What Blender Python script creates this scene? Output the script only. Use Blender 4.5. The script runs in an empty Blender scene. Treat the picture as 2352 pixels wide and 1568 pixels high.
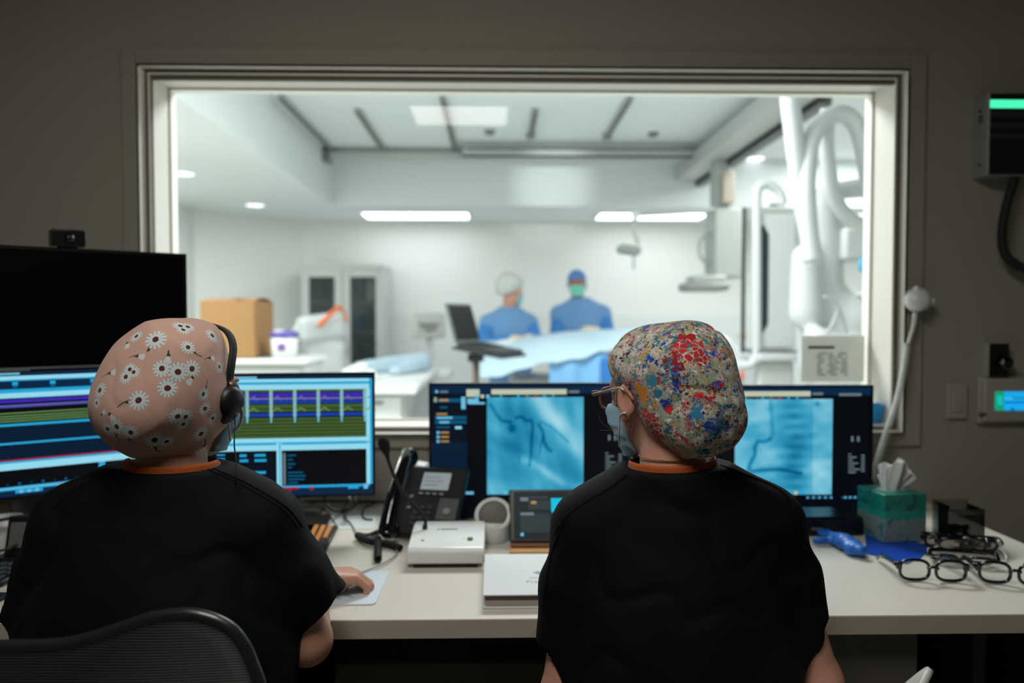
import bpy, bmesh, math, random
import numpy as np
from mathutils import Vector, Matrix, Euler
from mathutils.bvhtree import BVHTree

# ------------------------------------------------------------------ camera
SC = bpy.context.scene
COL = SC.collection
FPX = 1700.0                     # focal length in pixels of the 2352 x 1568 frame
CAM_H = 1.32
PITCH = math.atan((784 - 731) / FPX)
YAW = math.atan((1176 - 1140) / FPX)
cam_data = bpy.data.cameras.new('camera')
cam = bpy.data.objects.new('camera', cam_data)
COL.objects.link(cam)
cam.location = (0, 0, CAM_H)
CAM_R = Matrix.Rotation(-YAW, 3, 'Z') @ Matrix.Rotation(math.pi / 2 - PITCH, 3, 'X')
cam.rotation_euler = CAM_R.to_euler()
cam_data.sensor_width = 36.0
cam_data.lens = FPX * 36.0 / 2352
cam_data.clip_start = 0.02
cam_data.dof.use_dof = True
cam_data.dof.focus_distance = 1.24
cam_data.dof.aperture_fstop = 2.0
SC.camera = cam

# ------------------------------------------------------------------ world, exposure, room lights
SC.view_settings.view_transform = 'Standard'
SC.view_settings.look = 'None'
SC.view_settings.exposure = 0.0
SC.view_settings.gamma = 1.0
SC.view_settings.use_curve_mapping = False
world = bpy.data.worlds.new('world'); SC.world = world
world.use_nodes = True
world.node_tree.nodes['Background'].inputs[0].default_value = (0.01, 0.011, 0.012, 1)
world.node_tree.nodes['Background'].inputs[1].default_value = 1.0


def area_light(name, loc, rot, sx, sy, power, color):
    d = bpy.data.lights.new(name, 'AREA'); d.shape = 'RECTANGLE'; d.size = sx; d.size_y = sy
    d.energy = power; d.color = color
    o = bpy.data.objects.new(name, d); COL.objects.link(o); o.location = loc; o.rotation_euler = rot
    return o


# dimmed ceiling panel of the control room, a little behind the camera
area_light('control_room_light', (-0.23, 0.38, 2.62), (0, 0, 0), 0.60, 1.0, 22, (1.0, 0.97, 0.90))
# ceiling panels of the procedure room (its own bright, slightly cool light)
for lx, ly, lp in ((0.4, 3.5, 74), (2.6, 5.4, 32)):
    area_light('procedure_room_light', (lx, ly, 2.765), (0, 0, 0), 1.1, 0.6, lp, (0.96, 1.0, 0.99))
area_light('procedure_room_light', (3.2, 6.2, 2.765), (0, 0, 0), 0.6, 0.6, 30, (0.95, 1.0, 1.0))
area_light('procedure_room_light', (-2.2, 5.8, 2.33), (0, 0, 0), 0.6, 0.6, 18, (0.95, 1.0, 1.0))
area_light('procedure_room_light', (-2.1, 3.6, 2.33), (0, 0, 0), 0.6, 0.6, 40, (0.95, 1.0, 1.0))


# ------------------------------------------------------------------ helpers
def ray(px, py):
    return (CAM_R @ Vector(((px - 1176) / FPX, (784 - py) / FPX, -1.0)))


CAMP = Vector((0, 0, CAM_H))


def at(px, py, Y):
    """the point of the room at depth Y that the lens sees at this pixel"""
    d = ray(px, py); return CAMP + d * (Y / d.y)


def atz(px, py, Z):
    d = ray(px, py); return CAMP + d * ((Z - CAM_H) / d.z)


DESK_Z = 0.74


def dk(px, py):
    return atz(px, py, DESK_Z)


def lin(c):
    if isinstance(c, str):
        c = [int(c[i:i + 2], 16) for i in (0, 2, 4)]
    return tuple(((v / 255.0) / 12.92 if v <= 10.3 else (((v / 255.0) + 0.055) / 1.055) ** 2.4) for v in c)


MATS = {}


def mat(name, color=(128, 128, 128), rough=0.5, metal=0.0, spec=0.5, emit=0.0, bump=0.0, bscale=200.0, vary=0.0,
        vscale=3.0, coat=0.0, sheen=0.0, alpha=1.0, trans=0.0):
    if name in MATS:
        return MATS[name]
    m = bpy.data.materials.new(name); m.use_nodes = True
    nt = m.node_tree; b = nt.nodes['Principled BSDF']
    c = lin(color) + (1,)
    b.inputs['Base Color'].default_value = c
    b.inputs['Roughness'].default_value = rough
    b.inputs['Metallic'].default_value = metal
    b.inputs['Specular IOR Level'].default_value = spec
    b.inputs['Coat Weight'].default_value = coat
    b.inputs['Sheen Weight'].default_value = sheen
    b.inputs['Alpha'].default_value = alpha
    b.inputs['Transmission Weight'].default_value = trans
    if emit > 0:
        b.inputs['Emission Color'].default_value = c
        b.inputs['Emission Strength'].default_value = emit
        b.inputs['Base Color'].default_value = (0.01, 0.01, 0.01, 1)
        b.inputs['Roughness'].default_value = 0.4
        b.inputs['Specular IOR Level'].default_value = 0.12
    tc = nt.nodes.new('ShaderNodeTexCoord')
    if vary > 0:
        n = nt.nodes.new('ShaderNodeTexNoise'); n.inputs['Scale'].default_value = vscale; n.inputs['Detail'].default_value = 5
        nt.links.new(tc.outputs['Object'], n.inputs['Vector'])
        mx = nt.nodes.new('ShaderNodeMix'); mx.data_type = 'RGBA'
        mx.inputs[6].default_value = tuple(v * (1 - vary) for v in c[:3]) + (1,)
        mx.inputs[7].default_value = tuple(min(1, v * (1 + vary)) for v in c[:3]) + (1,)
        nt.links.new(n.outputs['Fac'], mx.inputs[0]); nt.links.new(mx.outputs[2], b.inputs['Base Color'])
    if bump > 0:
        n2 = nt.nodes.new('ShaderNodeTexNoise'); n2.inputs['Scale'].default_value = bscale; n2.inputs['Detail'].default_value = 3
        nt.links.new(tc.outputs['Object'], n2.inputs['Vector'])
        bp = nt.nodes.new('ShaderNodeBump'); bp.inputs['Strength'].default_value = bump; bp.inputs['Distance'].default_value = 0.002
        nt.links.new(n2.outputs['Fac'], bp.inputs['Height']); nt.links.new(bp.outputs['Normal'], b.inputs['Normal'])
    MATS[name] = m
    return m


def glow(color, k=1.0):
    """a lit screen or lamp colour"""
    key = 'glow_%s_%.2f' % (''.join('%02x' % int(v) for v in color), k)
    return mat(key, color, emit=k)


def tag(o, label=None, cat=None, group=None, kind=None):
    if label: o['label'] = label
    if cat: o['category'] = cat
    if group: o['group'] = group
    if kind: o['kind'] = kind
    return o


WM = {}


def wm(o):
    return WM.get(o.name, Matrix.Identity(4)) if o else Matrix.Identity(4)


def thing(name, label, cat, loc=(0, 0, 0), rz=0.0, group=None):
    o = bpy.data.objects.new(name, None); COL.objects.link(o)
    o.empty_display_size = 0.05
    o.location = loc; o.rotation_euler = (0, 0, rz)
    WM[o.name] = Matrix.Translation(Vector(loc)) @ Matrix.Rotation(rz, 4, 'Z')
    return tag(o, label, cat, group)


def link_mesh(name, me, parent=None, loc=None, rz=0.0):
    o = bpy.data.objects.new(name, me); COL.objects.link(o)
    if parent is not None:
        o.parent = parent; WM[o.name] = wm(parent)
    elif loc is not None:
        o.location = loc; o.rotation_euler = (0, 0, rz)
        WM[o.name] = Matrix.Translation(Vector(loc)) @ Matrix.Rotation(rz, 4, 'Z')
    return o


def frame(origin, xdir, ydir):
    """matrix with local x along xdir and y near ydir"""
    x = Vector(xdir).normalized(); z = x.cross(Vector(ydir)).normalized(); y = z.cross(x)
    m = Matrix((x, y, z)).transposed().to_4x4(); m.translation = Vector(origin)
    return m


class MB:
    """collects shapes and links them as one mesh object"""

    def __init__(s):
        s.bm = bmesh.new(); s.mats = []; s.M = Matrix.Identity(4)

    def mi(s, m):
        if m not in s.mats: s.mats.append(m)
        return s.mats.index(m)

    def _fin(s, fs, m, smooth):
        i = s.mi(m)
        for f in fs:
            f.material_index = i; f.smooth = smooth

    def add(s, verts, faces, m, smooth=False, M=None):
        T = s.M if M is None else s.M @ M
        vs = [s.bm.verts.new(T @ Vector(v)) for v in verts]
        out = []
        for f in faces:
            try: out.append(s.bm.faces.new([vs[i] for i in f]))
            except ValueError: pass
        s._fin(out, m, smooth)
        return out

    def box(s, a, b, m, bev=0.0, seg=2, M=None, smooth=False):
        x0, y0, z0 = [min(p, q) for p, q in zip(a, b)]; x1, y1, z1 = [max(p, q) for p, q in zip(a, b)]
        v = [(x0, y0, z0), (x1, y0, z0), (x1, y1, z0), (x0, y1, z0), (x0, y0, z1), (x1, y0, z1), (x1, y1, z1), (x0, y1, z1)]
        fs = s.add(v, [(0, 3, 2, 1), (4, 5, 6, 7), (0, 1, 5, 4), (1, 2, 6, 5), (2, 3, 7, 6), (3, 0, 4, 7)], m, smooth, M)
        if bev > 0:
            bev = min(bev, 0.45 * min(x1 - x0, y1 - y0, z1 - z0))
            es = list({e for f in fs for e in f.edges})
            r = bmesh.ops.bevel(s.bm, geom=es, offset=bev, segments=seg, profile=0.5, affect='EDGES')
            s._fin(r['faces'], m, True)
        return s

    def prism(s, pts, z0, z1, m, M=None, bev=0.0, smooth=False):
        n = len(pts)
        v = [(p[0], p[1], z0) for p in pts] + [(p[0], p[1], z1) for p in pts]
        f = [tuple(reversed(range(n))), tuple(range(n, 2 * n))] + [(i, (i + 1) % n, n + (i + 1) % n, n + i) for i in range(n)]
        fs = s.add(v, f, m, smooth, M)
        if bev > 0:
            es = list({e for q in fs for e in q.edges if len(e.link_faces) == 2 and (q is fs[0] or q is fs[1]) })
            es = list({e for q in fs[:2] for e in q.edges})
            r = bmesh.ops.bevel(s.bm, geom=es, offset=bev, segments=2, profile=0.5, affect='EDGES')
            s._fin(r['faces'], m, True)
        return s

    def tube(s, pts, r, m, n=12, closed=False, caps=True, smooth=True, M=None):
        P = [Vector(p) for p in pts]
        R = r if isinstance(r, (list, tuple)) else [r] * len(P)
        k = len(P); V = []; up = None
        for i in range(k):
            if closed: t = P[(i + 1) % k] - P[i - 1]
            else: t = P[min(i + 1, k - 1)] - P[max(i - 1, 0)]
            t.normalize()
            if up is None:
                up = t.orthogonal().normalized()
            up = (up - t * up.dot(t)).normalized(); q = t.cross(up)
            for j in range(n):
                a = 2 * math.pi * j / n
                V.append(P[i] + (up * math.cos(a) + q * math.sin(a)) * R[i])
        F = []
        for i in range(k if closed else k - 1):
            a, b = i * n, ((i + 1) % k) * n
            for j in range(n):
                F.append((a + j, a + (j + 1) % n, b + (j + 1) % n, b + j))
        if caps and not closed:
            F.append(tuple(reversed(range(n)))); F.append(tuple(range((k - 1) * n, k * n)))
        s.add(V, F, m, smooth, M)
        return s

    def lathe(s, prof, m, n=32, M=None, smooth=True, caps=True):
        V = []; F = []; k = len(prof)
        for (r, z) in prof:
            for j in range(n):
                a = 2 * math.pi * j / n; V.append((r * math.cos(a), r * math.sin(a), z))
        for i in range(k - 1):
            for j in range(n):
                F.append((i * n + j, i * n + (j + 1) % n, (i + 1) * n + (j + 1) % n, (i + 1) * n + j))
        if caps:
            F.append(tuple(reversed(range(n)))); F.append(tuple(range((k - 1) * n, k * n)))
        s.add(V, F, m, smooth, M)
        return s

    def cyl(s, c, r, h, m, n=24, M=None):
        return s.lathe([(r, 0), (r, h)], m, n, (Matrix.Translation(Vector(c)) if M is None else M @ Matrix.Translation(Vector(c))), smooth=True)

    def ball(s, c, r, m, n=20, M=None):
        rr = r if isinstance(r, (tuple, list)) else (r, r, r)
        k = n // 2; V = []; F = []
        for i in range(k + 1):
            t = math.pi * i / k
            for j in range(n):
                a = 2 * math.pi * j / n
                V.append((c[0] + rr[0] * math.sin(t) * math.cos(a), c[1] + rr[1] * math.sin(t) * math.sin(a), c[2] - rr[2] * math.cos(t)))
        for i in range(k):
            for j in range(n):
                F.append((i * n + j, i * n + (j + 1) % n, (i + 1) * n + (j + 1) % n, (i + 1) * n + j))
        s.add(V, F, m, True, M)
        return s

    def grid(s, fn, nu, nv, m, smooth=True, M=None, thick=0.0):
        """fn(u,v) -> point, u,v in 0..1; thick gives the sheet a second side"""
        V = [Vector(fn(i / nu, j / nv)) for i in range(nu + 1) for j in range(nv + 1)]
        w = nv + 1
        F = [(i * w + j, (i + 1) * w + j, (i + 1) * w + j + 1, i * w + j + 1) for i in range(nu) for j in range(nv)]
        if thick:
            N = [Vector((0, 0, 0)) for _ in V]
            for f in F:
                nn = (V[f[1]] - V[f[0]]).cross(V[f[3]] - V[f[0]])
                for q in f: N[q] += nn
            k = len(V)
            V = V + [V[i] - N[i].normalized() * thick for i in range(k)]
            F2 = [tuple(reversed([q + k for q in f])) for f in F]
            b = [i * w for i in range(nu + 1)] + [nu * w + j for j in range(1, w)] + [i * w + nv for i in range(nu - 1, -1, -1)] + [j for j in range(nv - 1, 0, -1)]
            F = F + F2 + [(b[(i + 1) % len(b)], b[i], b[i] + k, b[(i + 1) % len(b)] + k) for i in range(len(b))]
        s.add(V, F, m, smooth, M)
        return s

    def build(s, name, parent=None, world=False, loc=None, rz=0.0, normals=True):
        if normals: bmesh.ops.recalc_face_normals(s.bm, faces=s.bm.faces)
        if world:
            base = wm(parent) if parent is not None else (Matrix.Translation(Vector(loc)) @ Matrix.Rotation(rz, 4, 'Z') if loc is not None else Matrix.Identity(4))
            bmesh.ops.transform(s.bm, matrix=base.inverted(), verts=s.bm.verts)
        me = bpy.data.meshes.new(name); s.bm.to_mesh(me); s.bm.free()
        for m in s.mats: me.materials.append(m)
        return link_mesh(name, me, parent, loc, rz)


def one(name, label, cat, mb, loc, rz=0.0, group=None, world=False):
    """a thing that is a single mesh"""
    o = mb.build(name, None, world=world, loc=loc, rz=rz)
    return tag(o, label, cat, group)


def struct(name, mb):
    o = mb.build(name); o['kind'] = 'structure'; return o


def catmull(pts, k=8):
    P = [Vector(p) for p in pts]; out = []
    for i in range(len(P) - 1):
        a, b, c, d = P[max(i - 1, 0)], P[i], P[i + 1], P[min(i + 2, len(P) - 1)]
        for j in range(k):
            t = j / k
            out.append(0.5 * ((2 * b) + (c - a) * t + (2 * a - 5 * b + 4 * c - d) * t * t + (3 * b - a - 3 * c + d) * t ** 3))
    out.append(P[-1])
    return out


def coil(path, r, pitch, k=14):
    """helix around a path"""
    P = [Vector(p) for p in path]; L = [0]
    for i in range(1, len(P)): L.append(L[-1] + (P[i] - P[i - 1]).length)
    total = L[-1]; n = int(total / pitch * k); out = []; up = None; i = 0
    for q in range(n + 1):
        s_ = total * q / n
        while i < len(P) - 2 and L[i + 1] < s_: i += 1
        t = (P[i + 1] - P[i]).normalized(); p = P[i] + t * (s_ - L[i])
        if up is None: up = t.orthogonal().normalized()
        up = (up - t * up.dot(t)).normalized(); w = t.cross(up); a = 2 * math.pi * q / k
        out.append(p + (up * math.cos(a) + w * math.sin(a)) * r)
    return out


# ------------------------------------------------------------------ implicit surfaces for bodies and cloth
def v3(p): return np.array(p, dtype=np.float32)


def s_cap(p, a, b, ra, rb=None):
    rb = ra if rb is None else rb
    a = v3(a); b = v3(b); ab = b - a
    t = np.clip(((p - a) @ ab) / max(float(ab @ ab), 1e-9), 0, 1)
    return np.linalg.norm(p - a - t[:, None] * ab, axis=1) - (ra + (rb - ra) * t)


def s_ell(p, c, r, R=None):
    q = p - v3(c)
    if R is not None: q = q @ np.array(R, dtype=np.float32)
    r = v3(r); k0 = np.linalg.norm(q / r, axis=1); k1 = np.linalg.norm(q / (r * r), axis=1) + 1e-9
    return k0 * (k0 - 1.0) / k1


def s_box(p, c, half, R=None, r=0.01):
    q = p - v3(c)
    if R is not None: q = q @ np.array(R, dtype=np.float32)
    q = np.abs(q) - (v3(half) - r)
    return np.linalg.norm(np.maximum(q, 0), axis=1) + np.minimum(q.max(1), 0) - r


def smin(a, b, k):
    h = np.clip(0.5 + 0.5 * (b - a) / k, 0, 1)
    return b * (1 - h) + a * h - k * h * (1 - h)


def smax(a, b, k): return -smin(-a, -b, k)


def plane_d(p, o, n):
    n = v3(n); n = n / np.linalg.norm(n); return (p - v3(o)) @ n


def snoise(p, f, seed=0, n=7):
    rs = np.random.RandomState(seed); d = np.zeros(len(p), dtype=np.float32)
    for i in range(n):
        w = rs.normal(size=3).astype(np.float32); w = w / np.linalg.norm(w) * f * rs.uniform(0.6, 1.5)
        d += np.sin(p @ w + rs.uniform(0, 6.28))
    return d / n


def polyd(fn, lo, hi, h, smooth_it=1):
    """naive surface nets over fn(points)->signed distance; returns verts, quads"""
    lo = np.array(lo, dtype=np.float64); hi = np.array(hi, dtype=np.float64); K = 4
    nb = np.ceil((hi - lo) / (h * K)).astype(int) + 1; n = nb * K
    bc = [lo[a] + (np.arange(nb[a]) * K + (K - 1) / 2) * h for a in range(3)]
    C = np.stack(np.meshgrid(*bc, indexing='ij'), -1).reshape(-1, 3).astype(np.float32)
    dc = fn(C)
    act = np.abs(dc) < K * h * 2.1 + 0.004
    V = np.where(dc > 0, 1.0, -1.0).astype(np.float32).reshape(nb)
    V = V.repeat(K, 0).repeat(K, 1).repeat(K, 2)
    bi = np.stack(np.unravel_index(np.nonzero(act)[0], nb), -1)
    off = np.stack(np.meshgrid(*[np.arange(K)] * 3, indexing='ij'), -1).reshape(-1, 3)
    for st in range(0, len(bi), 6000):
        idx = (bi[st:st + 6000, None, :] * K + off[None]).reshape(-1, 3)
        pts = (lo + idx * h).astype(np.float32)
        V[idx[:, 0], idx[:, 1], idx[:, 2]] = fn(pts)
    neg = V < 0
    c = np.zeros(tuple(n - 1), dtype=np.int8)
    for dx in (0, 1):
        for dy in (0, 1):
            for dz in (0, 1):
                c += neg[dx:n[0] - 1 + dx, dy:n[1] - 1 + dy, dz:n[2] - 1 + dz]
    cells = np.argwhere((c > 0) & (c < 8))
    cid = np.full(tuple(n - 1), -1, dtype=np.int32); cid[cells[:, 0], cells[:, 1], cells[:, 2]] = np.arange(len(cells))
    cor = [(0, 0, 0), (1, 0, 0), (0, 1, 0), (1, 1, 0), (0, 0, 1), (1, 0, 1), (0, 1, 1), (1, 1, 1)]
    val = np.stack([V[cells[:, 0] + a, cells[:, 1] + b, cells[:, 2] + d] for a, b, d in cor], -1)
    acc = np.zeros((len(cells), 3)); cnt = np.zeros(len(cells))
    for i in range(8):
        for j in range(i + 1, 8):
            if sum(abs(cor[i][q] - cor[j][q]) for q in range(3)) != 1: continue
            x = (val[:, i] < 0) != (val[:, j] < 0)
            t = np.clip(val[:, i] / np.where(x, val[:, i] - val[:, j], 1), 0, 1)
            pi = np.array(cor[i]); pj = np.array(cor[j])
            acc[x] += (pi + (pj - pi) * t[:, None])[x]; cnt[x] += 1
    P = lo + (cells + acc / cnt[:, None]) * h
    Q = []
    for ax in range(3):
        b, d = (ax + 1) % 3, (ax + 2) % 3
        s0 = [slice(None)] * 3; s1 = [slice(None)] * 3; s0[ax] = slice(0, -1); s1[ax] = slice(1, None)
        e = np.argwhere(neg[tuple(s0)] != neg[tuple(s1)])
        e = e[(e[:, b] > 0) & (e[:, d] > 0) & (e[:, b] < n[b] - 1) & (e[:, d] < n[d] - 1)]
        sgn = neg[e[:, 0], e[:, 1], e[:, 2]]
        qs = []
        for ob, od in ((-1, -1), (0, -1), (0, 0), (-1, 0)):
            k = e.copy(); k[:, b] += ob; k[:, d] += od
            qs.append(cid[k[:, 0], k[:, 1], k[:, 2]])
        q = np.stack(qs, -1)
        q[~sgn] = q[~sgn][:, ::-1]
        Q.append(q)
    Q = np.concatenate(Q); Q = Q[(Q >= 0).all(1)]
    for _ in range(smooth_it):
        a2 = np.zeros_like(P); k2 = np.zeros(len(P))
        for i in range(4):
            np.add.at(a2, Q[:, i], P[Q[:, (i + 1) % 4]]); np.add.at(k2, Q[:, i], 1)
            np.add.at(a2, Q[:, i], P[Q[:, i - 1]]); np.add.at(k2, Q[:, i], 1)
        P = P * 0.5 + 0.5 * a2 / np.maximum(k2, 1)[:, None]
    return P, Q


def implicit(name, fn, lo, hi, h, m, parent=None, smooth_it=1, matfn=None, mats=None):
    """mesh in world coordinates, stored relative to its parent"""
    P, Q = polyd(fn, lo, hi, h, smooth_it)
    Mi = wm(parent).inverted() if parent is not None else Matrix.Identity(4)
    A = np.array(Mi)
    L = P @ A[:3, :3].T + A[:3, 3]
    me = bpy.data.meshes.new(name)
    me.vertices.add(len(L)); me.vertices.foreach_set('co', L.astype(np.float32).ravel())
    me.loops.add(Q.size); me.loops.foreach_set('vertex_index', Q.astype(np.int32).ravel())
    me.polygons.add(len(Q)); me.polygons.foreach_set('loop_start', np.arange(0, Q.size, 4, dtype=np.int32))
    me.update(calc_edges=True); me.validate()
    me.polygons.foreach_set('use_smooth', np.ones(len(me.polygons), dtype=bool))
    for q in (mats or [m]): me.materials.append(q)
    if matfn is not None:
        c = P[Q].mean(1); me.polygons.foreach_set('material_index', matfn(c).astype(np.int32))
    me.update()
    return link_mesh(name, me, parent), P, Q


def rotm(yaw, pitch=0.0, roll=0.0):
    return np.array(Matrix.Rotation(yaw, 3, 'Z') @ Matrix.Rotation(pitch, 3, 'X') @ Matrix.Rotation(roll, 3, 'Y'))


def text_mesh(s, txt, size, m, M):
    """adds lettering to a shape collector, lying in the local xy plane of M"""
    cu = bpy.data.curves.new('lettering', 'FONT'); cu.body = txt; cu.size = size; cu.extrude = 0.0002
    o = bpy.data.objects.new('lettering', cu)
    me = o.to_mesh()
    V = [v.co.copy() for v in me.vertices]; F = [tuple(p.vertices) for p in me.polygons]
    s.add(V, F, m, False, M)
    o.to_mesh_clear(); bpy.data.objects.remove(o); bpy.data.curves.remove(cu)


class NT:
    """tiny node-graph arithmetic"""

    def __init__(s, nt): s.nt = nt

    def sock(s, x, inp):
        if hasattr(x, 'is_output'): s.nt.links.new(x, inp)
        else: inp.default_value = x

    def m(s, op, a, b=0.0, c=0.0):
        n = s.nt.nodes.new('ShaderNodeMath'); n.operation = op
        s.sock(a, n.inputs[0]); s.sock(b, n.inputs[1]); s.sock(c, n.inputs[2])
        return n.outputs[0]

    def noise(s, vec, scale, detail=4.0, seed=0.0, rough=0.55):
        n = s.nt.nodes.new('ShaderNodeTexNoise'); n.noise_dimensions = '4D'
        n.inputs['W'].default_value = seed; n.inputs['Scale'].default_value = scale
        n.inputs['Detail'].default_value = detail; n.inputs['Roughness'].default_value = rough
        s.nt.links.new(vec, n.inputs['Vector']); return n.outputs['Fac']

    def step(s, x, thr, soft=0.01):
        n = s.nt.nodes.new('ShaderNodeMapRange'); n.inputs['From Min'].default_value = thr - soft; n.inputs['From Max'].default_value = thr + soft
        s.nt.links.new(x, n.inputs['Value']); return n.outputs[0]

    def mix(s, f, a, b):
        n = s.nt.nodes.new('ShaderNodeMix'); n.data_type = 'RGBA'
        s.sock(f, n.inputs[0]); s.sock(a, n.inputs[6]); s.sock(b, n.inputs[7]); return n.outputs[2]

    def dist(s, vec, c, sc=(1, 1, 1)):
        a = s.nt.nodes.new('ShaderNodeVectorMath'); a.operation = 'SUBTRACT'; s.nt.links.new(vec, a.inputs[0]); a.inputs[1].default_value = c
        b = s.nt.nodes.new('ShaderNodeVectorMath'); b.operation = 'MULTIPLY'; s.nt.links.new(a.outputs[0], b.inputs[0]); b.inputs[1].default_value = sc
        l = s.nt.nodes.new('ShaderNodeVectorMath'); l.operation = 'LENGTH'; s.nt.links.new(b.outputs[0], l.inputs[0]); return l.outputs['Value']

# ================================================================== THE TWO ROOMS
WY = 2.33                       # front face of the wall with the window
M_wall = mat('taupe_wall_paint', (166, 163, 149), 0.85, bump=0.15, bscale=300, vary=0.05, vscale=2.0)
M_case = mat('taupe_casing_paint', (168, 163, 150), 0.7, bump=0.1, bscale=200)
M_frame = mat('cream_window_enamel', (236, 233, 224), 0.45, vary=0.03)
M_groove = mat('shadow_gap_gasket', (105, 98, 84), 0.8)
M_orwall = mat('procedure_wall_paint', (226, 228, 224), 0.6, vary=0.02)
M_orceil = mat('procedure_ceiling_paint', (228, 234, 233), 0.7, vary=0.02)
M_orclad = mat('wall_cladding_grey', (218, 221, 219), 0.5)
M_floor1 = mat('control_room_floor', (124, 120, 112), 0.5, vary=0.15, vscale=9)
M_floor2 = mat('procedure_room_floor', (222, 222, 216), 0.3, vary=0.06)
M_ceil1 = mat('control_room_ceiling', (120, 116, 108), 0.9, vary=0.05)
M_dark = mat('black_plastic', (14, 15, 17), 0.45, vary=0.1)
M_dark2 = mat('matte_black_plastic', (20, 21, 23), 0.7, bump=0.1)
M_white = mat('white_enamel', (228, 230, 228), 0.35, vary=0.02)
M_grey = mat('light_grey_enamel', (190, 192, 189), 0.4, vary=0.03)
M_midgrey = mat('mid_grey_metal', (128, 130, 128), 0.4, metal=0.3)
M_steel = mat('steel', (190, 192, 192), 0.25, metal=0.9)

X0 = at(349, 500, WY).x; X1 = at(2050, 500, WY).x
Z1 = at(1176, 176, WY).z; Z0 = at(1176, 981, WY).z
XL, XR, YB, ZC = -2.7, 3.1, -2.4, 2.65

b = MB()
b.box((XL, WY, 0), (X0, WY + 0.13, ZC), M_wall); b.box((X1, WY, 0), (XR, WY + 0.13, ZC), M_wall)
b.box((X0, WY, 0), (X1, WY + 0.13, Z0), M_wall); b.box((X0, WY, Z1), (X1, WY + 0.13, ZC), M_wall)
struct('wall_front', b)
b = MB(); b.box((XL - 0.1, YB, 0), (XL, WY + 0.13, ZC), M_wall); struct('wall_left', b)
b = MB(); b.box((XR, YB, 0), (XR + 0.1, WY + 0.13, ZC), M_wall); struct('wall_right', b)
b = MB(); b.box((XL - 0.1, YB - 0.1, 0), (XR + 0.1, YB, ZC), M_wall); struct('wall_rear', b)
b = MB(); b.box((XL - 0.1, YB - 0.1, -0.1), (XR + 0.1, WY + 0.13, 0), M_floor1); struct('floor', b)
b = MB(); b.box((XL - 0.1, YB - 0.1, ZC), (XR + 0.1, WY + 0.13, ZC + 0.1), M_ceil1); struct('ceiling', b)

# wall-coloured flat casing round the window frame
def ring(b, xa, xb, za, zb, w, y0, y1, m, bev=0.0, bot=None):
    """rectangular ring in the plane of the wall, outer edges xa..xb, za..zb, width w"""
    wb = w if bot is None else bot
    b.box((xa, y0, za), (xa + w, y1, zb), m, bev); b.box((xb - w, y0, za), (xb, y1, zb), m, bev)
    b.box((xa + w, y0, zb - w), (xb - w, y1, zb), m, bev); b.box((xa + w, y0, za), (xb - w, y1, za + wb), m, bev)


cx0 = at(288, 500, WY).x; cx1 = at(2118, 500, WY).x; cz1 = at(1176, 118, WY).z; cz0 = at(1176, 1026, WY).z
fx0 = at(320, 500, WY).x; fx1 = at(2083, 500, WY).x; fz1 = at(1176, 155, WY).z; fz0 = at(1176, 996, WY).z
b = MB()
y0, y1 = WY - 0.014, WY
b.box((cx0, y0, cz0), (fx0, y1, cz1), M_case, 0.003); b.box((fx1, y0, cz0), (cx1, y1, cz1), M_case, 0.003)
b.box((fx0, y0, fz1), (fx1, y1, cz1), M_case, 0.003); b.box((fx0, y0, cz0), (fx1, y1, fz0), M_case, 0.003)
struct('trim_1', b)

# window frame: raised face moulding, recessed groove, deep reveal, glazing bead
b = MB()
mw = 0.030
ym0, ym1 = WY - 0.046, WY - 0.006
def splay(o, i_):   # face moulding that slopes in towards the glass; o and i_ are (x, z) corners
    c = [(o[0], ym0 + .006, o[1]), (o[2], ym0 + .006, o[3]), (i_[2], ym1, i_[3]), (i_[0], ym1, i_[1])]
    w = [(o[0], WY, o[1]), (o[2], WY, o[3]), (i_[2], WY, i_[3]), (i_[0], WY, i_[1])]
    b.add(c + w, [(0, 1, 2, 3), (4, 7, 6, 5), (0, 4, 5, 1), (3, 2, 6, 7)], M_frame)
mb_ = 0.014
ox0 = at(320, 500, ym0).x; ox1 = at(2083, 500, ym0).x; oz1 = at(1176, 155, ym0).z; oz0 = at(1176, 996, ym0).z
splay((ox0, oz1, ox1, oz1), (fx0 + mw, fz1 - mw * .6, fx1 - mw, fz1 - mw * .6)); splay((ox0, oz0, ox0, oz1), (fx0 + mw, fz0 + mb_, fx0 + mw, fz1 - mw * .6))
splay((ox1, oz1, ox1, oz0), (fx1 - mw, fz1 - mw * .6, fx1 - mw, fz0 + mb_)); splay((ox1, oz0, ox0, oz0), (fx1 - mw, fz0 + mb_, fx0 + mw, fz0 + mb_))
# bottom of the moulding is thinner; groove ring
ring(b, fx0 + 0.010, fx1 - 0.010, fz0 + 0.008, fz1 - 0.010, X0 - fx0 - 0.002, WY - 0.012, WY + 0.004, M_groove, 0, bot=max(0.012, Z0 - fz0 - 0.008))
t = 0.006
GY = WY + 0.125
b.box((X0, WY - 0.016, Z0), (X0 + t, GY + 0.05, Z1), M_frame); b.box((X1 - t, WY - 0.016, Z0), (X1, GY + 0.05, Z1), M_frame)
b.box((X0 + t, WY - 0.016, Z1 - t), (X1 - t, GY + 0.05, Z1), M_frame); b.box((X0 + t, WY - 0.016, Z0), (X1 - t, GY + 0.05, Z0 + t), M_frame)
ring(b, X0 + t, X1 - t, Z0 + t, Z1 - t, 0.007, GY - 0.012, GY - 0.001, M_frame, 0.002)
win = struct('window_1', b)
WM[win.name] = Matrix.Identity(4)
mg = bpy.data.materials.new('window_glass'); mg.use_nodes = True
nt = mg.node_tree; nt.nodes.clear()
out = nt.nodes.new('ShaderNodeOutputMaterial'); mixs = nt.nodes.new('ShaderNodeMixShader')
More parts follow.
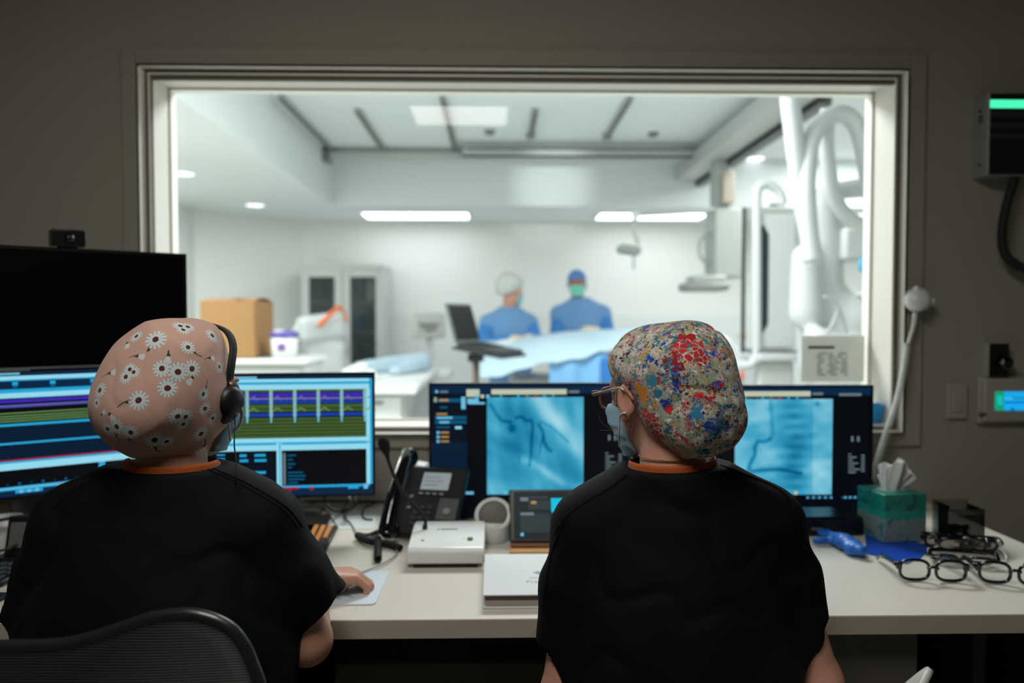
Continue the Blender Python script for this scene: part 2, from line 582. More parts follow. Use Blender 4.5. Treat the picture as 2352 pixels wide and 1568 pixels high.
tr = nt.nodes.new('ShaderNodeBsdfTransparent'); gl = nt.nodes.new('ShaderNodeBsdfGlossy'); fr = nt.nodes.new('ShaderNodeFresnel')
tr.inputs[0].default_value = (0.95, 0.975, 0.97, 1); gl.inputs['Roughness'].default_value = 0.0; fr.inputs['IOR'].default_value = 1.45
nt.links.new(fr.outputs[0], mixs.inputs[0]); nt.links.new(tr.outputs[0], mixs.inputs[1]); nt.links.new(gl.outputs[0], mixs.inputs[2])
nt.links.new(mixs.outputs[0], out.inputs[0])
b = MB(); b.add([(X0 + t, GY, Z0 + t), (X1 - t, GY, Z0 + t), (X1 - t, GY, Z1 - t), (X0 + t, GY, Z1 - t)], [(0, 1, 2, 3)], mg)
b.build('glass_pane', win)

# ---- procedure room shell
OY0, OYB, OZ, SZ = WY + 0.14, 8.0, 2.8, 2.36
OXL, OXR = -2.9, 4.6
b = MB(); b.box((OXL - 0.3, OY0, -0.1), (OXR + 0.1, OYB + 0.2, 0), M_floor2); struct('floor.001', b)
b = MB(); b.box((-2.05, OYB, 0), (OXR + 0.1, OYB + 0.1, SZ), M_orwall); struct('wall_far', b)
b = MB(); b.prism([(-2.05, OYB), (OXL, 7.2), (OXL - 0.1, 7.2), (OXL - 0.1, OYB + 0.1), (-2.05, OYB + 0.1)], 0, SZ, M_orwall); struct('wall_far_left', b)
b = MB(); b.box((OXL - 0.1, OY0, 0), (OXL, 7.2, SZ), M_orwall); struct('wall_side_left', b)
b = MB(); b.box((OXR, OY0, 0), (OXR + 0.1, OYB, OZ), M_orwall); struct('wall_side_right', b)
b = MB()   # the procedure room's own side of the window wall
b.box((OXL, OY0 - 0.01, 0), (X0, OY0 + 0.04, OZ), M_orwall); b.box((X1, OY0 - 0.01, 0), (OXR, OY0 + 0.04, OZ), M_orwall)
b.box((X0, OY0 - 0.01, 0), (X1, OY0 + 0.04, Z0), M_orwall); b.box((X0, OY0 - 0.01, Z1), (X1, OY0 + 0.04, OZ), M_orwall)
struct('wall_near', b)
b = MB(); b.box((-1.5, OY0, OZ), (OXR + 0.1, 6.9, OZ + 0.1), M_orceil)
struct('ceiling.001', b)
b = MB()   # lowered soffit round the raised ceiling
b.box((OXL - 0.1, OY0, SZ), (-1.5, 6.9, OZ + 0.1), M_orceil); b.box((OXL - 0.1, 6.9, SZ), (OXR + 0.1, OYB + 0.1, OZ + 0.1), M_orceil)
struct('ceiling.002', b)
b = MB(); b.box((-2.04, OYB - 0.012, 0), (OXR, OYB, 1.36), M_orclad, 0.003); struct('trim_2', b)

# ---- lamps of the procedure room
M_lamp = glow((250, 252, 255), 5.8)
M_lamp2 = glow((245, 245, 250), 0.95)
M_spotl = glow((245, 248, 255), 2.5)


def strip_lamp(px0, px1, label):
    c0 = at(px0, 493, 7.45); c1 = at(px1, 493, 7.45)
    x0, x1 = c0.x, c1.x
    r = thing('strip_light', label, 'light', ((x0 + x1) / 2, 7.45, SZ - 0.001), 0, 'long ceiling lamps over the far wall')
    h = (x1 - x0) / 2
    b = MB(); ring2 = [(-h - 0.03, -0.27), (h + 0.03, 0.27)]
    b.box((-h - 0.03, -0.24, -0.02), (h + 0.03, -0.21, 0), M_white); b.box((-h - 0.03, 0.21, -0.02), (h + 0.03, 0.24, 0), M_white)
    b.box((-h - 0.03, -0.21, -0.02), (-h, 0.21, 0), M_white); b.box((h, -0.21, -0.02), (h + 0.03, 0.21, 0), M_white); b.build('housing', r)
    b = MB(); b.box((-h, -0.21, -0.014), (h, 0.21, -0.004), M_lamp, 0.004); b.build('diffuser', r)


strip_lamp(838, 1076, 'long bright ceiling lamp above the glass-fronted cabinet, over the far wall')
strip_lamp(1374, 1616, 'long bright ceiling lamp partly behind the surgical lamp arm, over the far wall')


def downlight(px, py, Z, label):
    p = atz(px, py, Z)
    r = thing('downlight', label, 'light', (p.x, p.y, Z), 0, 'round recessed downlights')
    b = MB(); b.lathe([(0.085, -0.008), (0.10, 0), ], M_white, 24, caps=False); b.build('trim_ring', r)
    b = MB(); b.lathe([(0.001, -0.005), (0.085, -0.005)], M_spotl, 24, caps=False); b.build('lens', r)


downlight(586, 470, SZ, 'round downlight in the lowered ceiling left of the long lamps')
downlight(418, 397, SZ, 'round downlight at the left edge of the window, nearest the glass on that side')
downlight(1735, 363, OZ, 'round downlight just right of the thick white ceiling beam')
downlight(1974, 493, SZ, 'round downlight seen through the white hose loop at the right edge of the window')

# added spot, out of view, imitates a bright glare on the soffit front
r = thing('added_spot_fixture', 'small white spotlight added out of view on the ceiling to brighten the soffit', 'light', (0.50, 3.2, OZ))
b = MB(); b.cyl((0, 0, -0.03), 0.05, 0.03, M_white); b.tube([(0, 0, -0.03), (0, 0, -0.36)], 0.012, M_white); b.tube([(0, -0.06, -0.36), (0, 0.06, -0.36)], [0.035, 0.045], M_white, 20); b.build('lamp_head', r)
sp = bpy.data.lights.new('added_soffit_spot', 'SPOT'); sp.energy = 190; sp.spot_size = math.radians(15); sp.spot_blend = 1.0; sp.color = (0.95, 0.98, 1.0); sp.shadow_soft_size = 0.03
so = bpy.data.objects.new('added_soffit_spot', sp); COL.objects.link(so); so.location = (0.50, 3.30, 2.44)
so.rotation_euler = (Vector((0.52, 6.9, 2.56)) - Vector(so.location)).to_track_quat('-Z', 'Y').to_euler()

# ---- ceiling rails
def rail(name, label, a, c, w, hgt, m, group='thin grey ceiling rails', cat='rail'):
    b = MB(); a = Vector(a); c = Vector(c); L = (c - a).length
    ang = math.atan2((c - a).y, (c - a).x)
    b.box((0, -w / 2, -hgt), (L, w / 2, 0), m, 0.004)
    b.box((0.0, -w * 0.25, -hgt - 0.004), (L, w * 0.25, -hgt), M_groove)
    b.box((L - 0.03, -w * 0.8, -hgt - 0.02), (L + 0.03, w * 0.8, 0), m, 0.004)
    return one(name, label, cat, b, tuple(a), ang, group)


M_railg = mat('grey_rail_aluminium', (158, 164, 162), 0.4, metal=0.2)
rl = [((645, 228), (765, 350), 'leftmost thin ceiling rail, running to the end bracket of the white cross rail'),
      ((820, 258), (880, 345), 'thin ceiling rail second from the left, starting in mid ceiling'),
      ((1017, 230), (1046, 350), 'thin ceiling rail crossing the pale bright square near the top of the glass'),
      ((1229, 258), (1220, 315), 'shortest thin ceiling rail, just right of the pale bright square'),
      ((1447, 230), (1395, 317), 'thin ceiling rail farthest right, leaning left towards the cross rail')]
for a, c, lab in rl:
    pa = atz(a[0], a[1], OZ - 0.03); pc = atz(c[0], c[1], OZ - 0.03)
    x = (pa.x + pc.x) / 2
    rail('ceiling_rail', lab, (x, pa.y, OZ), (x, pc.y, OZ), 0.045, 0.03, M_railg)
pa = at(748, 357, 6.52); pc = at(1600, 357, 6.52)
b = MB(); b.box((0, -0.05, -0.07), (pc.x - pa.x, 0.05, 0), M_grey, 0.006); b.box((-0.05, -0.07, -0.09), (0.05, 0.07, 0.01), M_midgrey, 0.01)
b.box((0, -0.055, -0.012), (pc.x - pa.x, -0.05, 0.0), M_midgrey)
one('cross_rail', 'long white cross rail under the ceiling with a grey end bracket at its left end', 'rail', b, (pa.x, 6.52, at(900, 348, 6.5).z))
pa = at(1062, 345, 6.3)
b = MB(); b.box((0, -0.06, -0.055), (pc.x - pa.x - 0.05, 0.06, 0), M_grey, 0.008); b.box((0, -0.065, -0.062), (pc.x - pa.x, -0.02, -0.052), M_dark2); b.box((0.05, -0.066, -0.006), (pc.x - pa.x, -0.058, 0.004), M_dark2)
b.box((-0.03, -0.05, -0.03), (0.03, 0.05, 0.02), M_midgrey, 0.01)
one('cross_rail', 'shorter dark-edged cross rail lying just before the long white one', 'rail', b, (pa.x, 6.3, pa.z))
b = MB()
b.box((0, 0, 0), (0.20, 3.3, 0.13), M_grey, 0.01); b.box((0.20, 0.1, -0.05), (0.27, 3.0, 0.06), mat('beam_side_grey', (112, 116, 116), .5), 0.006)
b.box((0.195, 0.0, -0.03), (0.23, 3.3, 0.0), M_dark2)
b.box((-0.02, 3.2, -0.02), (0.22, 3.36, 0.16), M_grey, 0.02)
pb = at(1560, 440, 7.45)
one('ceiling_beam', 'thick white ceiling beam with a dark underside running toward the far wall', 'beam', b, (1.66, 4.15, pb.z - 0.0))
for (px, py, lab) in ((1125, 306, 'small round ceiling sensor just below the pale bright square'), (1500, 311, 'small round ceiling sensor near the right end of the cross rail')):
    q = atz(px, py, OZ - 0.02)
    b = MB(); b.lathe([(0.045, 0), (0.04, -0.02), (0.02, -0.035), (0.001, -0.036)], M_midgrey, 16)
    one('ceiling_sensor', lab, 'sensor', b, (q.x, q.y, OZ), 0, 'ceiling sensors')

# ================================================================== THE DESK AND WHAT STANDS ON IT
M_lam = mat('white_laminate', (214, 208, 196), 0.35, vary=0.02, vscale=2.0)
M_lamedge = mat('laminate_edge_band', (186, 176, 160), 0.5)
M_under = mat('desk_underframe', (62, 60, 56), 0.7)
DX1 = 1.36
YF = dk(1176, 1420).y
b = MB()
b.box((-2.3, YF, DESK_Z - 0.038), (DX1, WY - 0.002, DESK_Z), M_lam, 0.0015)
b.box((-2.3, YF - 0.0012, DESK_Z - 0.037), (DX1, YF, DESK_Z - 0.0015), M_lamedge)
desk = thing('desk', 'long white laminate worktop below the window, where both seated people work', 'desk', (0, 1.9, 0))
b.build('worktop', desk, world=True)
b = MB(); b.box((at(1850, 1500, YF + .05).x, YF + .05, .0), (at(2108, 1500, YF + .05).x, WY - .08, DESK_Z - .038), mat('pedestal_grey', (104, 101, 93), .6), .003); b.build('pedestal', desk, world=True)
for x in (-1.3, 1.10, 1.30):
    b = MB(); b.box((x, YF + 0.25, 0.0), (x + 0.03, WY - 0.03, DESK_Z - 0.038), M_under); b.build('support_panel', desk, world=True)
b = MB(); b.box((-2.2, WY - 0.06, 0.25), (0.9, WY - 0.04, DESK_Z - 0.04), M_under); b.build('modesty_panel', desk, world=True)

M_bez = mat('monitor_bezel_black', (9, 10, 12), 0.3)
M_scroff = mat('switched_off_screen', (2, 3, 6), 0.3, spec=.15)
D_off = glow((2, 6, 14), 1.0)
BLU = glow((34, 165, 215), 0.95); LBL = glow((150, 220, 240), 0.95); NAV = glow((5, 38, 70), 0.9); DNV = glow((2, 14, 30), 0.9)
BLK = glow((1, 4, 12), 0.9); GRN = glow((66, 96, 46), 0.9); LGN = glow((110, 150, 90), 0.9); PUR = glow((58, 40, 170), 1.0); LAV = glow((110, 105, 190), 0.9)
MBL = glow((22, 62, 170), 0.9); RED = glow((176, 22, 46), 0.9); TEA = glow((0, 90, 130), 0.9); CYA = glow((0, 188, 222), 1.0); CRM = glow((196, 206, 180), 0.9)
YLG = glow((150, 175, 120), 0.9); SKY = glow((110, 190, 225), 0.95); ORA = glow((190, 150, 90), 0.8); GRY = glow((120, 140, 150), 0.7)


class Scr(MB):
    def __init__(s, w, h):
        super().__init__(); s.w = w; s.h = h

    def rect(s, u0, v0, u1, v1, m, k=1):
        z = 0.0003 * k
        s.add([(u0 * s.w, (1 - v1) * s.h, z), (u1 * s.w, (1 - v1) * s.h, z), (u1 * s.w, (1 - v0) * s.h, z), (u0 * s.w, (1 - v0) * s.h, z)], [(0, 1, 2, 3)], m)

    def line(s, pts, wd, m, k=3):
        P = [Vector((u * s.w, (1 - v) * s.h, 0.0003 * k)) for u, v in pts]
        for a, c in zip(P[:-1], P[1:]):
            d = (c - a).normalized(); n = Vector((-d.y, d.x, 0)) * wd / 2; e = d * wd * 0.3
            s.add([a - n - e, c - n + e, c + n + e, a + n - e], [(0, 1, 2, 3)], m)

    def dots(s, u0, u1, v, n, ms, r=0.003, k=4):
        for i in range(n):
            u = u0 + (u1 - u0) * (i / max(1, n - 1)); m = ms[i % len(ms)]
            s.rect(u - r / s.w, v - r / s.h, u + r / s.w, v + r / s.h, m, k)


def monitor(name, label, lt, rt, bot, frame_w=0.006, stand=True, base_back=0.10, screen=None, group=None, thick=0.022, chin=0.0, lip=None):
    """lt, rt: top corners in the world; bot: bottom height. screen(scr) draws on it"""
    lt = Vector(lt); rt = Vector(rt); u = (rt - lt); u.z = 0; w = u.length; u.normalize(); h = lt.z - bot
    c = (lt + rt) / 2; nrm = Vector((u.y, -u.x, 0))      # towards the viewer
    basez = DESK_Z if stand else bot
    r = thing(name, label, 'monitor', (c.x - nrm.x * base_back, c.y - nrm.y * base_back, basez), 0, group)
    F = Matrix((u, Vector((0, 0, 1)), u.cross(Vector((0, 0, 1))))).transposed().to_4x4(); F.translation = Vector((lt.x, lt.y, bot))
    b = MB(); b.M = F
    b.box((0, 0, -thick), (w, h, -0.001), M_bez, 0.003)
    b.box((w * 0.2, h * 0.2, -thick - 0.022), (w * 0.8, h * 0.8, -thick), M_bez, 0.01)
    f = frame_w
    b.box((0, 0, -0.001), (f, h, 0.002), M_bez); b.box((w - f, 0, -0.001), (w, h, 0.002), M_bez)
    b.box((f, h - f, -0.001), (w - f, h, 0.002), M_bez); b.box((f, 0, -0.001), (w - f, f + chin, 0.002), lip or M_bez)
    b.build('housing', r, world=True)
    s = Scr(w - 2 * f, h - 2 * f - chin); s.M = F @ Matrix.Translation(Vector((f, f + chin, -0.0006)))
    s.rect(0, 0, 1, 1, M_scroff if screen is None else BLK, 0)
    if screen: screen(s)
    s.build('screen', r, world=True, normals=False)
    if stand:
        b = MB(); q = c - nrm * base_back
        T = Matrix((u, -nrm, Vector((0, 0, 1)))).transposed().to_4x4(); T.translation = Vector((q.x, q.y, 0)); b.M = T
        b.box((-0.045, -0.012, DESK_Z + 0.012), (0.045, 0.018, bot + h * 0.55), M_bez, 0.004)
        b.box((-0.04, -base_back + thick, bot + h * 0.40), (0.04, 0.0, bot + h * 0.55), M_bez, 0.004)
        b.build('neck', r, world=True)
        b = MB(); b.M = T; b.box((-0.12, -0.10, DESK_Z), (0.12, 0.10, DESK_Z + 0.012), M_bez, 0.004); b.build('base', r, world=True)
    return r, F, w, h


# ---------------------------------------------------------------- ECG monitors on the left
def scr_left(s):
    V = lambda y: (y - 853) / 292.0
    s.rect(0, 0, 1, V(862), NAV); s.rect(0, V(862), 1, V(871), LBL); s.rect(0, V(871), 1, V(874), BLU, 2)
    s.rect(0, V(873), 1, V(893), NAV); s.rect(0, V(893), 1, V(902), BLU); s.rect(0, V(902), 1, V(914), LBL)
    for u in (0.10, 0.27, 0.44, 0.60, 0.78): s.line([(u, V(875)), (u, V(891))], 0.010, TEA, 2); s.rect(u - .012, V(876), u + .012, V(884), BLU, 3)
    s.rect(0, V(914), 1, V(1068), BLK)
    s.rect(0, V(917), 1, V(925), PUR, 2); s.rect(0, V(930), 1, V(936), LAV, 2); s.rect(0, V(933), 1, V(935), MBL, 3)
    for y in (948, 955, 961, 967): s.rect(0, V(y), 1, V(y + 2.6), LGN, 2)
    s.rect(0, V(974), 1, V(980), BLU, 2)
    y = 984
    while y < 1060:
        s.rect(0, V(y), 1, V(y + 3.4), NAV, 2); y += 6.4
    s.rect(0, V(1018), 1, V(1023), BLU, 3)
    s.rect(0, V(1058), 1, V(1061), RED, 3)
    s.rect(0, V(1066), 1, V(1083), LBL, 2); s.rect(0, V(1062), 1, V(1067), BLU, 2)
    s.rect(0, V(1083), 1, V(1123), BLK, 2); s.dots(0.05, 0.7, V(1116), 14, [TEA, NAV], 0.003)
    s.rect(0.80, V(1083), 0.83, V(1123), BLU, 3); s.rect(0.985, V(862), 1, V(1125), SKY, 3)
    s.rect(0, V(1122), 1, V(1131), BLU, 3); s.rect(0, V(1124.5), 1, V(1128), SKY, 4)
    s.rect(0, V(1131), 1, 1, NAV, 2)
    s.dots(0.44, 0.54, V(1135), 7, [BLU, SKY], 0.004); s.rect(0.62, V(1126), 0.88, V(1132), RED, 5)
    s.rect(0.68, V(1131), 0.70, V(1137), RED, 5); s.rect(0.76, V(1131), 0.78, V(1137), RED, 5)
    s.rect(0.30, 0.005, 0.46, 0.02, SKY, 3)


def scr_right(s):
    V = lambda y: (y - 856) / 279.0
    U = lambda x: (x - 385) / 475.0
    s.rect(0, 0, 1, V(864), NAV); s.rect(0, V(864), U(853), V(871), LBL); s.rect(0, V(871), U(853), V(877), BLU); s.rect(0, V(877), U(853), V(889), LBL)
    s.rect(U(520), V(858), U(585), V(863), SKY, 3)
    s.rect(0, V(889), U(845), V(1002), BLK)
    rows = [(889, 894, GRN), (896, 905, PUR), (907, 912, LAV), (914, 921, MBL), (923, 932, GRN), (934, 940, GRN), (943, 951, MBL)]
    for a, c, m in rows: s.rect(0, V(a), U(845), V(c), m, 2)
    y = 954
    while y < 1000:
        s.rect(0, V(y), U(845), V(y + 6.2), GRN, 2); y += 8
    for i, x in enumerate(range(450, 850, 56)):
        s.rect(U(x - 4), V(889), U(x + 4), V(952), YLG, 3); s.rect(U(x - 2), V(893), U(x + 2), V(965), SKY, 4)
        s.line([(U(x + 8), V(910)), (U(x + 16), V(904)), (U(x + 24), V(913))], 0.003, LAV, 5)
        s.line([(U(x + 5), V(938)), (U(x + 14), V(931)), (U(x + 26), V(938))], 0.003, LGN, 5)
    s.rect(U(845), V(889), U(854), V(1113), LBL, 3); s.rect(U(854), V(864), 1, V(1113), BLU, 2)
    s.rect(0, V(1001), U(853), V(1011), LBL, 3); s.rect(0, V(1011), U(853), V(1017), BLU, 3); s.rect(0, V(1017), U(853), V(1030), LBL, 3)
    s.rect(0, V(1030), U(845), V(1112), BLK, 2); s.rect(U(560), V(1034), U(625), V(1108), DNV, 3)
    s.rect(U(630), V(1012), U(642), V(1112), LBL, 4); s.rect(U(636), V(1012), U(639), V(1112), BLU, 5); s.rect(U(645), V(1036), U(651), V(1110), GRY, 4)
    for y, ws in ((1040, (16, 26)), (1052, (20, 28)), (1080, (22, 26)), (1104, (16, 24))):
        for x, w in zip((543, 578), ws): s.rect(U(x), V(y - 3), U(x + w), V(y + 3), BLU, 5)
    for y in range(1036, 1110, 9): s.rect(U(490), V(y), U(502 + (y * 7) % 9), V(y + 3), BLU, 5)
    for y, w in ((1040, 20), (1050, 12), (1060, 18), (1068, 10), (1080, 36), (1088, 42), (1096, 40), (1104, 24)): s.rect(U(656), V(y), U(656 + w), V(y + 3.5), TEA, 5)
    s.rect(0, V(1112), U(853), V(1118), BLU, 4); s.rect(0, V(1118), 1, 1, NAV, 3)
    s.rect(U(624), V(1116), U(682), V(1121), RED, 5); s.rect(U(641), V(1120), U(646), V(1125), RED, 5); s.rect(U(660), V(1120), U(665), V(1125), RED, 5)
    s.rect(U(708), V(1116), U(716), V(1124), RED, 5)
    s.rect(U(800), V(1114), U(826), V(1123), BLU, 5); s.rect(U(838), V(1112), U(848), V(1124), SKY, 5)
    s.dots(U(500), U(600), V(1124), 8, [TEA, BLU], 0.003)


monitor('monitor', 'lit monitor at the far left with blue waveform lines, under the dark monitor',
        (-1.37, 1.72, at(0, 851, 1.81).z), (-0.95, 2.0, 0), at(0, 1152, 1.81).z, screen=scr_left, group='lit monitors', base_back=0.14)
pr = at(860, 855, 1.95); pl = at(385, 858, 1.90)
monitor('monitor', 'lit monitor with green and purple heart tracings, right of the daisy-print cap',
        (pl.x, 1.90, pr.z), (pr.x, 1.95, 0), at(860, 1137, 1.95).z, screen=scr_right, group='lit monitors', base_back=0.11)
# big dark monitor above, on a pole behind the lit one
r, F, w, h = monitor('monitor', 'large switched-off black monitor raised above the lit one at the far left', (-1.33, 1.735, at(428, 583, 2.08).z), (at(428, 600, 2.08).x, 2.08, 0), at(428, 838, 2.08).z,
                     stand=False, frame_w=0.009, group=None, lip=M_midgrey)  # grey lip colour stands in for a reflection along the lower bezel
b = MB(); b.tube([(-1.17, 2.10, DESK_Z), (-1.17, 2.10, 1.40)], 0.02, M_bez, 16); b.box((-1.23, 2.04, DESK_Z), (-1.11, 2.16, DESK_Z + 0.012), M_bez, 0.004)
b.tube([(-1.17, 2.10, 1.32), (-1.10, 1.98, 1.32)], 0.018, M_bez, 12); b.build('support_pole', r, world=True)
pw = at(176, 568, 1.93)
b = MB(); b.box((-0.038, -0.028, 0), (0.038, 0.022, 0.042), M_bez, 0.003); b.box((-0.02, -0.02, -0.004), (0.02, 0.02, 0.001), M_dark2)
b.cyl((0, 0, 0), 0.012, 0.004, M_bez, 16, M=Matrix.Translation((0, -0.028, 0.02)) @ Matrix.Rotation(math.pi / 2, 4, 'X'))
one('webcam', 'small black webcam sitting on the top edge of the switched-off monitor', 'camera', b, (-1.098, 1.925, 1.5), math.radians(39))
webcam_o = bpy.data.objects['webcam']; webcam_o.location.z = at(428, 583, 2.08).z + 0.004


# ---------------------------------------------------------------- X-ray monitors on the right
def picture(s, u0, v0, u1, v1, fn, n=150, k=2):
    """a fine grid whose colours are the image shown on the screen"""
    z = 0.0003 * k; g = []
    for i in range(n + 1):
        for j in range(n + 1):
            g.append(((u0 + (u1 - u0) * i / n) * s.w, (1 - (v0 + (v1 - v0) * j / n)) * s.h, z))
    w = n + 1
    fs = s.add(g, [(i * w + j, i * w + j + 1, (i + 1) * w + j + 1, (i + 1) * w + j) for i in range(n) for j in range(n)], M_pic)
    lay = s.bm.loops.layers.color.get('picture') or s.bm.loops.layers.color.new('picture')
    I, J = np.meshgrid((np.arange(n) + .5) / n, (np.arange(n) + .5) / n, indexing='ij')
    C = fn(I.ravel(), J.ravel())
    for f, c in zip(fs, C):
        for l in f.loops: l[lay] = (c[0], c[1], c[2], 1)


M_pic = bpy.data.materials.new('x_ray_picture'); M_pic.use_nodes = True
_n = M_pic.node_tree; _n.nodes.clear(); _o = _n.nodes.new('ShaderNodeOutputMaterial'); _e = _n.nodes.new('ShaderNodeEmission'); _a = _n.nodes.new('ShaderNodeVertexColor')
_a.layer_name = 'picture'; _e.inputs[1].default_value = 0.92
_n.links.new(_a.outputs[0], _e.inputs[0]); _n.links.new(_e.outputs[0], _o.inputs[0])


def segd(x, y, pts):
    d = np.full(len(x), 9.0)
    for (ax, ay), (bx, by) in zip(pts[:-1], pts[1:]):
        t = np.clip(((x - ax) * (bx - ax) + (y - ay) * (by - ay)) / ((bx - ax) ** 2 + (by - ay) ** 2 + 1e-9), 0, 1)
        d = np.minimum(d, np.hypot(x - ax - t * (bx - ax), y - ay - t * (by - ay)))
    return d


def fbm(x, y, seed):
    p = np.stack([x, y, np.zeros_like(x)], -1).astype(np.float32)
    return snoise(p, 9, seed, 9) + 0.6 * snoise(p, 21, seed + 1, 9) + 0.35 * snoise(p, 50, seed + 2, 9)


def tone(t):
    t = np.clip(t, 0, 1)[:, None]
    a, m, c = np.array([2, 92, 138.]), np.array([64, 166, 200.]), np.array([200, 240, 250.])
    col = np.where(t < .5, a + (m - a) * t * 2, m + (c - m) * (t - .5) * 2)
    v = col / 255.0
    return v        # byte colour layers are stored in sRGB already


def xray_a(x, y):
    t = 0.46 + 0.32 * fbm(x, y, 5)
    band = (x - 0.42) * 1.25 - y + 0.22 * 0; t += 0.34 * np.exp(-((band - 0.12) / 0.17) ** 2) * (x > .3)
    t += 0.10 * (x > .6) * np.clip(band, 0, .4) + 0.20 * np.exp(-((y - .78 + .15 * np.sin(x * 5)) / .05) ** 2) * (x > .35)
    t -= 0.12 * np.exp(-((x - .3) ** 2 + (y - .5) ** 2) / .03)
    for pts, w, k in (([(.04, .08), (.10, .18), (.15, .24), (.24, .255)], .018, .3), ([(.30, .21), (.36, .20), (.40, .245), (.46, .235), (.475, .30), (.462, .45), (.455, .58), (.44, .70)], .015, .32),
                      ([(.535, .28), (.58, .36), (.59, .45), (.62, .52), (.66, .555)], .017, .34), ([(.56, .25), (.66, .30), (.75, .38), (.84, .46)], .012, .22), ([(.585, .40), (.555, .50), (.545, .58)], .010, .25)):
        t -= k * np.exp(-(segd(x, y, pts) / w) ** 2)
    t -= 0.5 * np.exp(-(((x - .255) / .035) ** 2 + ((y - .32) / .04) ** 2))
    return tone(t)


def xray_b(x, y):
    t = 0.54 + 0.30 * fbm(x, y, 31)
    t += 0.16 * np.exp(-((x - .33) / .12) ** 2) - 0.16 * np.exp(-((x - .62) / .12) ** 2) + .08 * np.sin(y * 60) * np.exp(-((x - .62) / .12) ** 2)
    t += 0.10 * (x > .8)
    cath = [(.36, .0), (.375, .2), (.385, .36), (.36, .42), (.30, .445), (.235, .44), (.205, .50), (.205, .58), (.155, .68), (.145, .735), (.19, .755), (.30, .74), (.45, .735), (.68, .775)]
    d = segd(x, y, cath)
    t -= np.where(y > .4, .42, .2) * np.exp(-(d / .020) ** 2)
    t -= 0.4 * np.exp(-(((x - .84) / .03) ** 2 + ((y - .05) / .025) ** 2))
    return tone(t)


def scr_x(fn, x0, pic0, pic1, left):
    def f(s):
        U = lambda x: (x - x0 - 5) / 452.0; V = lambda y: (y - 886) / 298.0
        s.rect(0, 0, 1, V(905), NAV, 1); s.rect(0, V(905), U(x0 + 88), V(1125), DNV, 1)
        s.rect(U(x0 + 5), V(1015), U(x0 + 88), V(1130), glow((3, 28, 52), .9), 2)
        s.rect(U(x0 + 143), V(895), U(x0 + 316), V(907), CRM, 3); s.rect(U(x0 + 86), V(895), U(x0 + 116), V(912), CRM, 3); s.rect(U(x0 + 321), V(898), U(x0 + 345), V(904), GRY, 3)
        s.dots(U(x0 + 110), U(x0 + 135), V(911), 3, [SKY, CRM], 0.005, 5); s.dots(U(x0 + 165), U(x0 + 285), V(911), 7, [BLU, BLK, BLU, GRY, RED, BLU, BLU], 0.0035, 5)
        s.rect(U(x0 + 88), V(916), U(x0 + 114), V(928), SKY, 3); s.rect(U(x0 + 92), V(924), U(x0 + 128), V(929), SKY, 3)
        s.dots(U(x0 + 18), U(x0 + 18), V(900), 1, [SKY], .004); s.rect(U(x0 + 26), V(898), U(x0 + 44), V(903), GRY, 3)
        s.rect(U(x0 + 10), V(916), U(x0 + 80), V(924), TEA, 2); s.rect(U(x0 + 24), V(917), U(x0 + 45), V(922), ORA, 3); s.rect(U(x0 + 12), V(913), U(x0 + 18), V(924), YLG, 3)
        s.rect(U(x0 + 74), V(912), U(x0 + 84), V(940), SKY, 4)
        s.rect(U(x0 + 25), V(934), U(x0 + 42), V(938), TEA, 3); s.rect(U(x0 + 17), V(949), U(x0 + 42), V(953), ORA, 3)
        s.rect(U(x0 + 14), V(956), U(x0 + 86), V(963), TEA, 2); s.rect(U(x0 + 18), V(957), U(x0 + 54), V(962), SKY, 3)
        s.rect(U(x0 + 14), V(966), U(x0 + 86), V(973), TEA, 2); s.rect(U(x0 + 24), V(967), U(x0 + 47), V(972), SKY, 3)
        s.rect(U(x0 + 17), V(979), U(x0 + 48), V(983), TEA, 3); s.rect(U(x0 + 60), V(979), U(x0 + 75), V(985), LBL, 3)
        for y in (993, 1003, 1013): s.dots(U(x0 + 21), U(x0 + 21), V(y), 1, [SKY], .004); s.rect(U(x0 + 27), V(y - 2), U(x0 + 46), V(y + 2), ORA, 3)
        picture(s, U(pic0), V(913), U(pic1), V(1135), fn)
        s.dots(U(x0 + 175), U(x0 + 300), V(1131), 9, [SKY, BLU, BLU, BLU, CRM, BLU, BLU, CRM, BLU], 0.005, 6)
        s.rect(U(x0 + 84), V(1128), U(x0 + 102), V(1134), SKY, 3)
        s.rect(U(x0 + 412), V(1000), U(x0 + 417), V(1012), GRY, 3); s.rect(U(x0 + 426), V(1000), U(x0 + 431), V(1012), GRY, 3)
        for i in range(7):
            s.rect(U(x0 + 406), V(1040 + i * 7), U(x0 + 412 + (i * 13) % 22), V(1043 + i * 7), GRY, 3); s.rect(U(x0 + 436), V(1043 + i * 6), U(x0 + 444), V(1046 + i * 6), GRY, 3)
        if not left:
            s.rect(U(1930), V(900), U(1982), V(906), GRY, 3); s.dots(U(1860), U(1915), V(1142), 9, [SKY, TEA], .0028, 5); s.dots(U(1942), U(1982), V(1142), 8, [TEA, SKY], .0028, 5)
    return f


YM = 2.13
for lab, x0, x1, top, fn, p0, p1, left in (('lit monitor with a blue heart angiogram, just left of the paint-splash cap', 985, 1447, 880, xray_a, 1118, 1340, True),
                                        ('lit monitor with a blue X-ray of a curved catheter, beside the tissue box', 1548, 2006, 885, xray_b, 1690, 1916, False)):
    a = at(x0, top, YM); c = at(x1, top, YM)
    monitor('monitor', lab, (a.x, YM, a.z), (c.x, YM, a.z), at(x0, 1190, YM).z, screen=scr_x(fn, x0, p0, p1, left), group='lit monitors', base_back=0.10)

